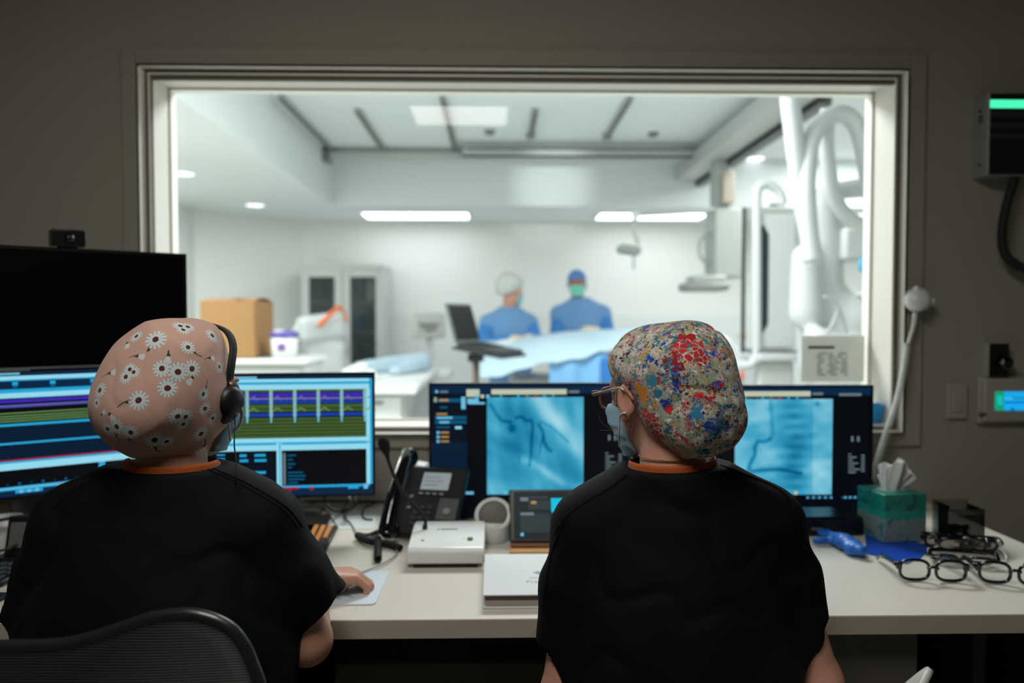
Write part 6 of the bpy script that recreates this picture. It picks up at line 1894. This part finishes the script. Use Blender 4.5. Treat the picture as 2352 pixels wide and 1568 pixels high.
col = g.mix(M('MULTIPLY', g.noise(tcd.outputs['Object'], 9, 3), .35), C_((204, 164, 150)), C_((190, 148, 134)))
green = M('MULTIPLY', M('MAXIMUM', stem, leaf), isst)
col = g.mix(green, col, C_((46, 62, 34))); col = g.mix(M('MULTIPLY', cup, isbud), col, C_((52, 66, 36)))
col = g.mix(w2, col, C_((132, 148, 154))); white = g.mix(lines, C_((226, 232, 230)), C_((150, 164, 170)))
col = g.mix(w1, col, white)
cen = M('MULTIPLY', M('LESS_THAN', rn, .235), notbud); ringc = M('MULTIPLY', M('LESS_THAN', rn, .30), notbud)
col = g.mix(ringc, col, C_((44, 40, 34))); col = g.mix(cen, col, g.mix(g.step(g.noise(tcd.outputs['Object'], 400, 2), .5, .1), C_((120, 40, 24)), C_((70, 34, 22))))
ntd.links.new(col, pb.inputs['Base Color']); pb.inputs['Roughness'].default_value = .85; pb.inputs['Sheen Weight'].default_value = .15; pb.inputs['Specular IOR Level'].default_value = .3
wv = ntd.nodes.new('ShaderNodeBump'); wv.inputs['Strength'].default_value = .25; wv.inputs['Distance'].default_value = .0015; ntd.links.new(g.noise(tcd.outputs['Object'], 700, 2), wv.inputs['Height']); ntd.links.new(wv.outputs[0], pb.inputs['Normal'])
capA.data.materials.clear(); capA.data.materials.append(md)

# headset
r = thing('headset', 'black over-ear headset with thin cable and pale microphone boom, worn over the daisy cap', 'headset', tuple(HA.W((0, 0, 0))))
hb = [HA.W(q) for q in [(.094, -.004, .020), (.100, -.006, .055), (.093, .004, .088), (.070, .016, .112), (.035, .024, .125), (0, .026, .129), (-.04, .024, .125), (-.075, .014, .110), (-.096, -.006, .09), (-.102, -.004, .05), (-.096, -.004, .02)]]
P = catmull(hb, 6); b = MB()
fw = Vector(HA.R @ np.array([0, 1, 0.])).normalized()
cen_ = HA.W((0, -.008, .05)); V = []
for i, q in enumerate(P):
    o_ = (q - cen_); o_ = (o_ - fw * o_.dot(fw)).normalized(); wd = .0075; tk = .0022
    V += [q - fw * wd - o_ * tk, q + fw * wd - o_ * tk, q + fw * wd + o_ * tk, q - fw * wd + o_ * tk]
n_ = len(P); F = [(i * 4 + j, i * 4 + (j + 1) % 4, (i + 1) * 4 + (j + 1) % 4, (i + 1) * 4 + j) for i in range(n_ - 1) for j in range(4)] + [(3, 2, 1, 0), (n_ * 4 - 4, n_ * 4 - 3, n_ * 4 - 2, n_ * 4 - 1)]
b.add(V, F, M_dark2, True); b.build('headband', r, world=True)
for sx in (1, -1):
    T = Matrix([list(HA.R[i]) + [0] for i in range(3)] + [[0, 0, 0, 1]]); T.translation = HA.W((sx * .084, -.004, -.006))
    Tx = T @ Matrix.Rotation(math.radians(90 * sx), 4, 'Y') @ Matrix.Rotation(math.radians(12 * sx), 4, 'X')
    b = MB(); b.M = Tx @ Matrix.Diagonal((1.2, .92, 1, 1)); b.lathe([(.018, -.006), (.031, -.004), (.034, .004), (.031, .014), (.022, .017)], mat('ear_cushion', (15, 15, 16), .6), 30)
    b.build('ear_cushion', r, world=True)
    b = MB(); b.M = Tx; b.lathe([(.026, .012), (.025, .026), (.017, .033), (.001, .034)], M_dark, 28); b.build('ear_cup', r, world=True)
    if sx == 1:
        b = MB(); q = HA.W((.098, -.004, .026)); b.tube([q, q - Vector((0, 0, .014))], .0035, mat('copper_link', (214, 120, 70), .3, metal=.6), 10); b.build('hinge_link', r, world=True)
b = MB(); b.tube(catmull([at(545, 925, 1.26), at(556, 945, 1.27), at(552, 972, 1.30), at(535, 992, 1.34), at(505, 1004, 1.37)], 8), [.0034] * 28 + [.0042] * 5, mat('clear_grey_plastic', (200, 210, 214), .25), 10); b.build('microphone_boom', r, world=True)
b = MB(); b.tube(catmull([at(536, 935, 1.25), at(540, 975, 1.25), at(538, 1020, 1.22), at(543, 1060, 1.20), at(541, 1095, 1.19), at(543, 1118, 1.20)], 8), .0013, M_dark2, 8); b.build('cable', r, world=True)

# ================================================================== person with the paint-splash cap (right)
HB = HF(tuple(at(1518, 916, 1.285)), math.radians(28), math.radians(-8))
nB = at(1545, 1070, 1.245)
JB = dict(head=HB, neck=(nB.x, nB.y, nB.z - .01), neck_r=.056, sh=[A_(1362, 1215, 1.27), A_(1752, 1205, 1.25)], el=[A_(1298, 1610, 1.235), A_(1872, 1565, 1.235)],
          wr=[(.24, 1.54, .79), (.42, 1.56, .79)], chest=(.315, 1.285, .86), pelvis=(.31, 1.22, .56), sw=.190,
          fd=[(.25, 1, -.08), (-.15, 1, -.08)], bk=[(0, 0, 1), (0, 0, 1)], hk=[dict(curl=(.35, .45, .3)), dict(curl=(.35, .45, .3))],
          hip=[(.22, 1.24, .50), (.41, 1.24, .50)], kn=[(.20, 1.68, .52), (.44, 1.68, .52)], an=[(.20, 1.64, .09), (.44, 1.64, .09)], toe=(0, .14, 0), collar_r=.074, collar_z=.012, collar_tilt=.05, el_r=.043)
PB = thing('person', 'person with paint-splash cap and tortoiseshell glasses, seated with back turned at the right', 'person', (.31, 1.22, 0))
lo, hi = ext(JB)
bodyB, _, _ = implicit('body', body_fn(JB), lo, hi, .0034, M_skinB, PB)
hL = at(1276, 1508, 1.25); hR = at(1868, 1450, 1.24)
slB = [([JB['sh'][0], A_(1316, 1340, 1.26), A_(1292, 1530, 1.25)], [.052, .050, .049], tuple(hL), (-.66, .05, -.74)),
       ([JB['sh'][1], A_(1808, 1320, 1.245), A_(1850, 1480, 1.24)], [.052, .052, .047], tuple(hR), (.62, .05, -.78))]
topB, bvB = seated_tunic(JB, PB, seed=9, sleeves=slB, bell=.06)
collar(JB, PB)
for pts in ([(1440, 1090), (1400, 1120), (1350, 1150), (1302, 1185), (1275, 1225)], [(1302, 1185), (1270, 1260), (1255, 1330), (1248, 1400)], [(1655, 1068), (1720, 1092), (1780, 1118), (1815, 1148), (1840, 1200)], [(1815, 1148), (1848, 1230), (1872, 1300), (1890, 1380)]):
    seam(PB, bvB, pts, r=.0011)
trousers(JB, PB)
mask_part(PB, HB, M_mask)


def hairB(p):
    q = HB.L(p)
    d = s_ell(q, (-.004, -.058, -.040), (.060, .045, .050)); d = smin(d, s_ell(q, (-.066, .030, .022), (.010, .020, .030)), .01)
    st = np.sin(q[:, 2] * 260 + q[:, 0] * 320 + 5 * snoise(q, 30, 4)) * .0012
    return smax(d + st, -(q[:, 2] + .088), .01)


c_ = HB.W((-.01, -.03, -.01)); implicit('hair', hairB, tuple(c_ - Vector((.13,) * 3)), tuple(c_ + Vector((.13,) * 3)), .0028, M_hair, PB)
b = MB()
for pts in ([(1452, 985), (1430, 982), (1405, 985), (1382, 970), (1376, 955)], [(1450, 988), (1428, 986), (1404, 988), (1378, 988)], [(1462, 960), (1458, 1000), (1470, 1035)], [(1456, 965), (1450, 1000), (1458, 1020)], [(1466, 955), (1466, 1000), (1480, 1030)], [(1418, 860), (1424, 885), (1432, 905)], [(1412, 850), (1418, 880), (1430, 900)], [(1424, 865), (1432, 890), (1437, 908)], [(1414, 870), (1426, 896), (1434, 902)]):
    b.tube(catmull([at(x, y, 1.225) for x, y in pts], 6), .0002, M_hair, 5)
b.build('loose_hair', PB, world=True)['kind'] = 'stuff'
ellsB = [(at(1560, 866, 1.26), (.094, .112, .106)), (at(1612, 948, 1.215), (.069, .085, .079)), (at(1492, 838, 1.31), (.060, .070, .074)), (at(1540, 950, 1.24), (.066, .08, .068)), (HB.W((0, .000, .054)), (.087, .092, .084))]
capfB = capped(HB, ellsB, (0, .74, -.67), (0, -.012, -.026), seed=21, k=.028, amp=.0040, top=.040)
cc_ = at(1560, 885, 1.25)


def capfB2(p):
    d = capfB(p)
    for pts in ([(1455, 745, 1.18), (1462, 860, 1.15), (1455, 905, 1.17)], [(1600, 1005, 1.13), (1560, 960, 1.12)], [(1690, 900, 1.15), (1660, 800, 1.15)], [(1640, 1040, 1.15), (1668, 980, 1.13)], [(1480, 785, 1.17), (1520, 770, 1.16), (1545, 735, 1.19)]):
        for a, c in zip(pts[:-1], pts[1:]):
            gq = s_cap(p, tuple(at(*a)), tuple(at(*c)), .0); d = d + .0045 * np.exp(-(gq / .010) ** 2)
    return d


capB, _, _ = implicit('surgical_cap', capfB2, tuple(cc_ - Vector((.17,) * 3)), tuple(cc_ + Vector((.17,) * 3)), .0026, M_pap, PB)
# paint-splash fabric
mp = bpy.data.materials.new('paint_splash_cotton'); mp.use_nodes = True; ntp = mp.node_tree; g = NT(ntp); pb = ntp.nodes['Principled BSDF']; M = g.m
tcp = ntp.nodes.new('ShaderNodeTexCoord'); ob = tcp.outputs['Object']
base = g.mix(g.step(g.noise(ob, 26, 5, 1), .5, .12), C_((176, 168, 144)), C_((222, 214, 202)))
for c, sc_, th_, so_, sd in (((120, 150, 134), 17, .54, .05, 61), ((190, 170, 90), 15, .57, .05, 62), ((206, 150, 156), 16, .57, .05, 63), ((90, 150, 160), 19, .60, .05, 64), ((140, 128, 96), 22, .56, .05, 65)):
    base = g.mix(M('MULTIPLY', g.step(g.noise(ob, sc_, 6, sd, .75), th_, so_), .75), base, C_(c))
L_ = [((40, 128, 144), 44, .545, .010, 7, 6, .46), ((212, 150, 50), 40, .60, .010, 17, 5, .47), ((30, 70, 176), 50, .575, .008, 15, 5, .48), ((200, 36, 44), 54, .565, .008, 13, 5, .47), ((60, 86, 50), 80, .585, .010, 11, 6, .46),
      ((20, 48, 74), 96, .57, .010, 9, 6, .45), ((134, 28, 44), 120, .585, .008, 25, 5, .46), ((232, 228, 220), 90, .585, .010, 19, 6, .45), ((24, 34, 56), 160, .60, .012, 21, 5, .48), ((110, 50, 110), 130, .62, .008, 23, 4, .47)]
for c, sc_, th_, so_, sd, dt, rg in L_:
    reg = g.step(g.noise(ob, 13, 2, sd + 40), rg, .03)
    base = g.mix(M('MULTIPLY', g.step(g.noise(ob, sc_, dt, sd, .7), th_, so_), reg), base, C_(c))
vo = ntp.nodes.new('ShaderNodeTexVoronoi'); vo.feature = 'DISTANCE_TO_EDGE'; vo.inputs['Scale'].default_value = 95; ntp.links.new(ob, vo.inputs['Vector'])
crack = g.step(vo.outputs['Distance'], .07, .015)
WMI = wm(PB).inverted(); bvD = None
Pm, Qm = np.array([tuple(v.co) for v in capB.data.vertices]), [tuple(q.vertices) for q in capB.data.polygons]
bvD = BVHTree.FromPolygons([tuple(wm(PB) @ Vector(v)) for v in Pm], Qm)
for px, py, r_, c, ck in ((1580, 795, .026, (196, 36, 44), 1), (1556, 806, .013, (200, 44, 48), 1), (1608, 822, .015, (184, 36, 44), 1), (1570, 772, .010, (170, 24, 36), 0), (1585, 772, .008, (170, 24, 36), 0), (1548, 832, .017, (150, 34, 40), 2), (1482, 955, .014, (186, 34, 44), 1), (1500, 975, .013, (186, 40, 48), 1), (1510, 1002, .012, (180, 34, 40), 1), (1476, 905, .014, (216, 140, 40), 0), (1466, 890, .008, (216, 150, 50), 0),
                          (1498, 877, .011, (60, 140, 170), 0), (1510, 905, .009, (50, 120, 150), 0), (1525, 928, .010, (30, 60, 170), 2), (1602, 948, .011, (50, 130, 170), 0), (1630, 978, .009, (28, 46, 130), 0), (1645, 988, .008, (28, 46, 130), 0), (1535, 940, .007, (200, 40, 44), 0), (1478, 772, .0, (60, 120, 130), 2), (1640, 980, .018, (50, 100, 130), 2), (1535, 998, .012, (50, 110, 120), 2), (1632, 905, .010, (160, 30, 40), 2)):
    s_, n = on_surf(bvD, px, py)
    if s_ is None or r_ == 0: continue
    lc_ = WMI @ s_
    dd = M('ADD', g.dist(ob, tuple(lc_)), M('MULTIPLY', M('SUBTRACT', g.noise(ob, 70, 4, px * .1), .5), r_ * 2.6))
    f = M('LESS_THAN', dd, r_)
    if ck == 1: f = M('MULTIPLY', f, crack)
    if ck == 2: f = M('MULTIPLY', f, g.step(g.noise(ob, 130, 4, 3.3), .50, .02))
    base = g.mix(f, base, C_(c))
dk_ = g.mix(1.0, base, base)
ntp.links.new(base, pb.inputs['Base Color']); pb.inputs['Roughness'].default_value = .85; pb.inputs['Sheen Weight'].default_value = .1; pb.inputs['Specular IOR Level'].default_value = .3
wv = ntp.nodes.new('ShaderNodeBump'); wv.inputs['Strength'].default_value = .25; wv.inputs['Distance'].default_value = .0015; ntp.links.new(g.noise(ob, 700, 2), wv.inputs['Height']); ntp.links.new(wv.outputs[0], pb.inputs['Normal'])
capB.data.materials.clear(); capB.data.materials.append(mp)
# necklace
b = MB(); nk = JB['neck']; b.tube([(nk[0] + math.cos(a) * .0575, nk[1] + .004 + math.sin(a) * .057, nk[2] + .028 - .02 * max(0, math.sin(a))) for a in [2 * math.pi * k / 60 for k in range(60)]], .0012, mat('gold_chain', (200, 160, 90), .3, metal=.9, bump=1, bscale=1500), 6, closed=True)
tag(b.build('necklace', None, world=True, loc=tuple(nk)), 'thin gold chain necklace at the nape of the person in the paint-splash cap', 'necklace')
# worn glasses
M_tort = mat('tortoiseshell', (120, 58, 34), .2, vary=.6, vscale=160, coat=.5)
r = thing('eyeglasses', 'tortoiseshell eyeglasses worn by the person in the paint-splash cap', 'glasses', tuple(HB.W((0, .1, .012))))
TB = Matrix([list(HB.R[i]) + [0] for i in range(3)] + [[0, 0, 0, 1]]); TB.translation = HB.W((.004, .106, .008))
b = MB(); b.M = TB
for sx in (-1, 1): b.tube(rim_pts(sx * .033, .050, .040), .0021, M_tort, 8, closed=True); b.box((sx * .056, -.003, .006), (sx * .073, .004, .016), M_tort, .002)
b.tube(catmull([(-.009, 0, .004), (0, .004, .008), (.009, 0, .004)], 5), .0024, M_tort, 8); b.build('frame', r, world=True)
for sx in (-1, 1):
    b = MB(); b.M = TB; Pq = rim_pts(sx * .033, .047, .037); b.add(Pq, [tuple(range(len(Pq)))], M_lens); b.build('lens', r, world=True)
    b = MB(); b.tube(catmull([TB @ Vector((sx * .073, -.002, .010)), HB.W((sx * .078, .06, .020)), HB.W((sx * .0815, .005, .022)), HB.W((sx * .080, -.025, .0))], 6), .0020, M_tort, 8); b.build('temple', r, world=True)

# ================================================================== the two gowned people
M_gown = cloth_mat('blue_gown', (104, 146, 190), .8, .2, bump=.1, vary=.08); M_gownd = cloth_mat('deep_blue_sleeve', (62, 124, 188), .8, .1, bump=.1)
M_glove = mat('cream_glove', (222, 206, 176), .5)


def gowned(label, H, J, cap_ells, capm, maskm, skin, seed):
    root = thing('person', label, 'person', (J['pelvis'][0], J['pelvis'][1], 0))
    lo, hi = ext(J)
    implicit('body', body_fn(J), lo, hi, .009, skin, root)

    def fn(p):
        c = J['chest']; pe = J['pelvis']; sw = J['sw']
        d = s_ell(p, (c[0], c[1], c[2] + .02), (sw * .97, .14, .24)); d = smin(d, s_ell(p, (pe[0], pe[1], pe[2] + .1), (sw * .95, .16, .34)), .1)
        d = smin(d, s_cap(p, (pe[0], pe[1], pe[2]), (pe[0], pe[1], .42), .17, .20), .08)
        d = smin(d, s_cap(p, J['sh'][0], J['sh'][1], .065), .06)
        for i in (0, 1):
            a = Vector(J['neck']); d = smin(d, s_cap(p, tuple(a - Vector((0, 0, .01))), J['sh'][i], .062, .062), .05)
            d = smin(d, s_cap(p, J['sh'][i], J['el'][i], .066, .062), .03)
            w_ = Vector(J['el'][i]).lerp(Vector(J['wr'][i]), .88); d = smin(d, s_cap(p, J['el'][i], tuple(w_), .060, .042), .03)
        d = d + .007 * snoise(p, 15, seed) + .004 * snoise(p, 34, seed + 1)
        d = smax(d, -s_cap(p, J['neck'], (J['neck'][0], J['neck'][1], J['neck'][2] + .2), .060), .01)
        return smax(d, .36 - p[:, 2], .01)

    def mf(c):
        d = np.full(len(c), 9.0)
        for i in (0, 1):
            d = np.minimum(d, s_cap(c.astype(np.float32), tuple(Vector(J['sh'][i]).lerp(Vector(J['el'][i]), .45)), J['el'][i], .085)); d = np.minimum(d, s_cap(c.astype(np.float32), J['el'][i], J['wr'][i], .075))
        return (d < 0).astype(int)
    implicit('surgical_gown', fn, lo, hi, .012, None, root, mats=[M_gown, M_gownd], matfn=mf)
    for i in (0, 1):
        def gf(p): return hand_world(p, hand_frame(J['wr'][i], J['fd'][i], J['bk'][i], i == 1), **J['hk'][i]) - .0025
        c = Vector(J['wr'][i]) + Vector(J['fd'][i]).normalized() * .05
        implicit('glove', gf, tuple(c - Vector((.14,) * 3)), tuple(c + Vector((.14,) * 3)), .006, M_glove, root)
    pants = dict(J); trousers(pants, root, mat('navy_trousers', (40, 60, 90), .9))
    mask_part(root, H, maskm, .006, loops=True)

    def cf(p):
        d = None
        for c, r_ in cap_ells:
            e = s_ell(p, tuple(H.W(c)), r_, H.R); d = e if d is None else smin(d, e, .03)
        q = H.L(p); return smax(d + .004 * snoise(p, 40, seed + 3), plane_d(q, (0, .0, .012), (0, .42, -.90)), .008)
    c = H.W((0, -.02, .06)); implicit('surgical_cap', cf, tuple(c - Vector((.19,) * 3)), tuple(c + Vector((.19,) * 3)), .007, capm, root)
    return root


M_bouf = mat('grey_bouffant', (196, 198, 190), .8, vary=.04); M_capb = mat('blue_cap', (84, 128, 186), .8); M_maskg = mat('green_mask', (120, 206, 186), .8); M_maskt = mat('teal_mask', (110, 186, 206), .8)
# bouffant person, face turned right
Hc = at(1176, 672, 6.25); HC = HF(tuple(Hc), math.radians(-52), math.radians(-8))
cx = at(1172, 740, 6.25).x
JC = dict(head=HC, neck=(cx - .01, 6.28, Hc.z - .155), sh=[(cx - .185, 6.26, Hc.z - .26), (cx + .165, 6.30, Hc.z - .25)], el=[(cx - .24, 6.16, Hc.z - .44), (cx + .22, 6.16, Hc.z - .43)],
          wr=[(cx + .02, 5.96, Hc.z - .375), (cx + .15, 5.94, Hc.z - .365)], chest=(cx, 6.28, Hc.z - .36), pelvis=(cx, 6.30, .92), sw=.19, fd=[(.9, -.2, -.1), (-.3, -.9, -.1)], bk=[(0, -.3, 1), (0, -.3, 1)], hk=[dict(curl=(.4, .6, .4))] * 2,
          hip=[(cx - .09, 6.3, .88), (cx + .09, 6.3, .88)], kn=[(cx - .10, 6.28, .48), (cx + .10, 6.28, .48)], an=[(cx - .10, 6.3, .09), (cx + .10, 6.3, .09)], toe=(.03, -.14, 0))
gowned('person in grey bouffant cap and blue gown, head turned right, hands over the draped table', HC, JC, [((0, -.035, .075), (.105, .125, .095)), ((0, -.085, .02), (.085, .07, .075))], M_bouf, M_maskt, M_skinB, 4)
Hd = at(1325, 655, 6.5); HD = HF(tuple(Hd), math.radians(178), math.radians(0))
cx = at(1334, 740, 6.5).x
# (left/right index 0/1 follow the picture's left and right; the person faces the window)
JD = dict(head=HD, neck=(cx - .02, 6.5, Hd.z - .15), sh=[(cx - .195, 6.5, Hd.z - .25), (cx + .195, 6.5, Hd.z - .25)], el=[(cx - .215, 6.42, Hd.z - .50), (cx + .235, 6.40, Hd.z - .46)],
          wr=[(cx - .07, 6.28, Hd.z - .43), (cx + .12, 6.27, Hd.z - .40)], chest=(cx, 6.5, Hd.z - .36), pelvis=(cx, 6.5, .95), sw=.205, fd=[(.9, -.15, .05), (-.9, -.15, .1)], bk=[(0, -1, .3), (0, -1, .3)], hk=[dict(curl=(.5, .7, .4))] * 2,
          hip=[(cx - .1, 6.5, .92), (cx + .1, 6.5, .92)], kn=[(cx - .1, 6.48, .5), (cx + .1, 6.48, .5)], an=[(cx - .1, 6.5, .09), (cx + .1, 6.5, .09)], toe=(0, -.15, 0))
gowned('person in blue cap, green mask and blue gown, facing the window with hands folded', HD, JD, [((0, -.012, .055), (.083, .100, .085))], M_capb, M_maskg, M_skinC, 7)


# ================================================================== chairs and stools
def star_base(r, x, y, seat_z, m):
    b = MB(); b.tube([(x, y, .08), (x, y, seat_z)], .026, M_steel, 16); b.build('gas_column', r, world=True)
    b = MB()
    for k in range(5):
        a = k * 2 * math.pi / 5 + .2; b.tube([(x, y, .10), (x + .26 * math.cos(a), y + .26 * math.sin(a), .075)], [.028, .018], m, 10)
    b.build('base', r, world=True)
    for k in range(5):
        a = k * 2 * math.pi / 5 + .2; b = MB(); b.M = Matrix.Translation((x + .27 * math.cos(a), y + .27 * math.sin(a), .03)) @ Matrix.Rotation(a, 4, 'Z') @ Matrix.Rotation(math.pi / 2, 4, 'X'); b.cyl((0, 0, -.012), .03, .024, M_dark2, 16); b.build('caster', r, world=True)


M_chfr = mat('chair_frame_satin', (30, 31, 33), .34, coat=.3)
mm = mat('chair_mesh_black', (5, 5, 6), .55)
_w = mm.node_tree.nodes.new('ShaderNodeTexWave'); _w.bands_direction = 'Z'; _w.inputs['Scale'].default_value = 90; _w.inputs['Distortion'].default_value = .6
_t = mm.node_tree.nodes.new('ShaderNodeTexCoord'); _b = mm.node_tree.nodes.new('ShaderNodeBump'); _b.inputs['Distance'].default_value = .003; mm.node_tree.links.new(_t.outputs['Object'], _w.inputs['Vector']); mm.node_tree.links.new(_w.outputs['Fac'], _b.inputs['Height']); mm.node_tree.links.new(_b.outputs[0], mm.node_tree.nodes['Principled BSDF'].inputs['Normal'])
CYb = 0.95
r = thing('office_chair', 'black mesh-backed office chair with a curved frame, behind the person in the daisy cap', 'chair', (-.60, 1.17, 0))
xcen = -.60


def fr(px, py): return at(px, py, CYb)


right = [fr(0, 1484), fr(70, 1483), fr(150, 1478), fr(215, 1463), fr(285, 1440), fr(345, 1420), fr(400, 1411), fr(445, 1411), fr(495, 1424), fr(535, 1448), fr(562, 1485), fr(580, 1528), fr(598, 1580), fr(612, 1660), fr(600, 1760)]
cc0 = right[0].x
left = [Vector((2 * cc0 - p.x, p.y, p.z)) for p in right[1:]][::-1]
allp = left + right
b = MB(); P = catmull(allp, 6); b.tube(P, .0085, M_chfr, 14); b.tube([allp[0], Vector((cc0 - .12, CYb + .03, .50)), Vector((cc0 + .12, CYb + .03, .50)), allp[-1]], .013, M_chfr, 12); b.build('back_frame', r, world=True)


def panel(u, v):
    i = int(round(v * (len(P) - 1))); q = P[i]; c = Vector((cc0, CYb, .72))
    w_ = q.lerp(c, u); w_.y = CYb - .006 - .02 * math.sin(u * math.pi / 2); return w_


b = MB(); b.grid(panel, 12, 120, mm, thick=.003); b.build('mesh_back', r, world=True)
b = MB(); b.box((cc0 - .25, 1.0, .40), (cc0 + .25, 1.46, .455), cloth_mat('black_seat_cloth', (16, 16, 18)), .025, 4); b.build('seat', r, world=True)
b = MB(); b.box((cc0 - .04, CYb - .01, .38), (cc0 + .04, CYb + .01, .60), M_chfr, .008); b.box((cc0 - .04, CYb, .37), (cc0 + .04, 1.2, .40), M_chfr, .006); b.build('back_support', r, world=True)
star_base(r, cc0, 1.22, .40, M_chfr)
r = thing('stool', 'low black swivel stool under the person in the paint-splash cap', 'stool', (.31, 1.22, 0))
b = MB(); b.lathe([(.001, .40), (.17, .40), (.185, .415), (.185, .435), (.17, .455), (.001, .458)], cloth_mat('black_seat_cloth', (16, 16, 18)), 40, M=Matrix.Translation((.31, 1.22, 0))); b.build('seat', r, world=True)
star_base(r, .31, 1.22, .40, M_chfr)
# white shell chair, only the tip of its back in the picture
YT = 1.05
tip = at(2168, 1534, YT); lo_ = at(2098, 1568, YT)
r = thing('shell_chair', 'white shell chair whose upper tip shows at the bottom edge, right of the bare arm', 'chair', (tip.x - .02, YT + .1, 0))
sh = mat('white_shell_plastic', (205, 205, 198), .35)


def shell(u, v):
    # back shell seen nearly edge-on, rising to a rounded tip
    s_ = (u - .5) * 2; top = tip.z - .004 - .26 * abs(s_) ** 1.5
    z = .47 + (top - .47) * v; y = YT + .15 * s_; d_ = tip.z - z; bend = .75 * d_ if d_ < .12 else .09 + .08 * (d_ - .12)
    return (tip.x - .012 + (tip.x / YT) * (y - YT) - bend - .012 * s_ * s_, y, z)


b = MB(); b.grid(shell, 40, 24, sh, thick=.008)
b.box((tip.x - .52, YT - .18, .455), (tip.x - .08, YT + .18, .475), sh, .009); b.build('shell', r, world=True)
b = MB(); b.tube([(tip.x - .30, YT, .10), (tip.x - .30, YT, .455)], .022, M_steel, 14); b.build('column', r, world=True)
b = MB()
for k in range(4):
    a = k * math.pi / 2 + .5; b.tube([(tip.x - .30, YT, .12), (tip.x - .30 + .2 * math.cos(a), YT + .2 * math.sin(a), .012)], [.02, .011], M_steel, 10)
b.build('base', r, world=True)
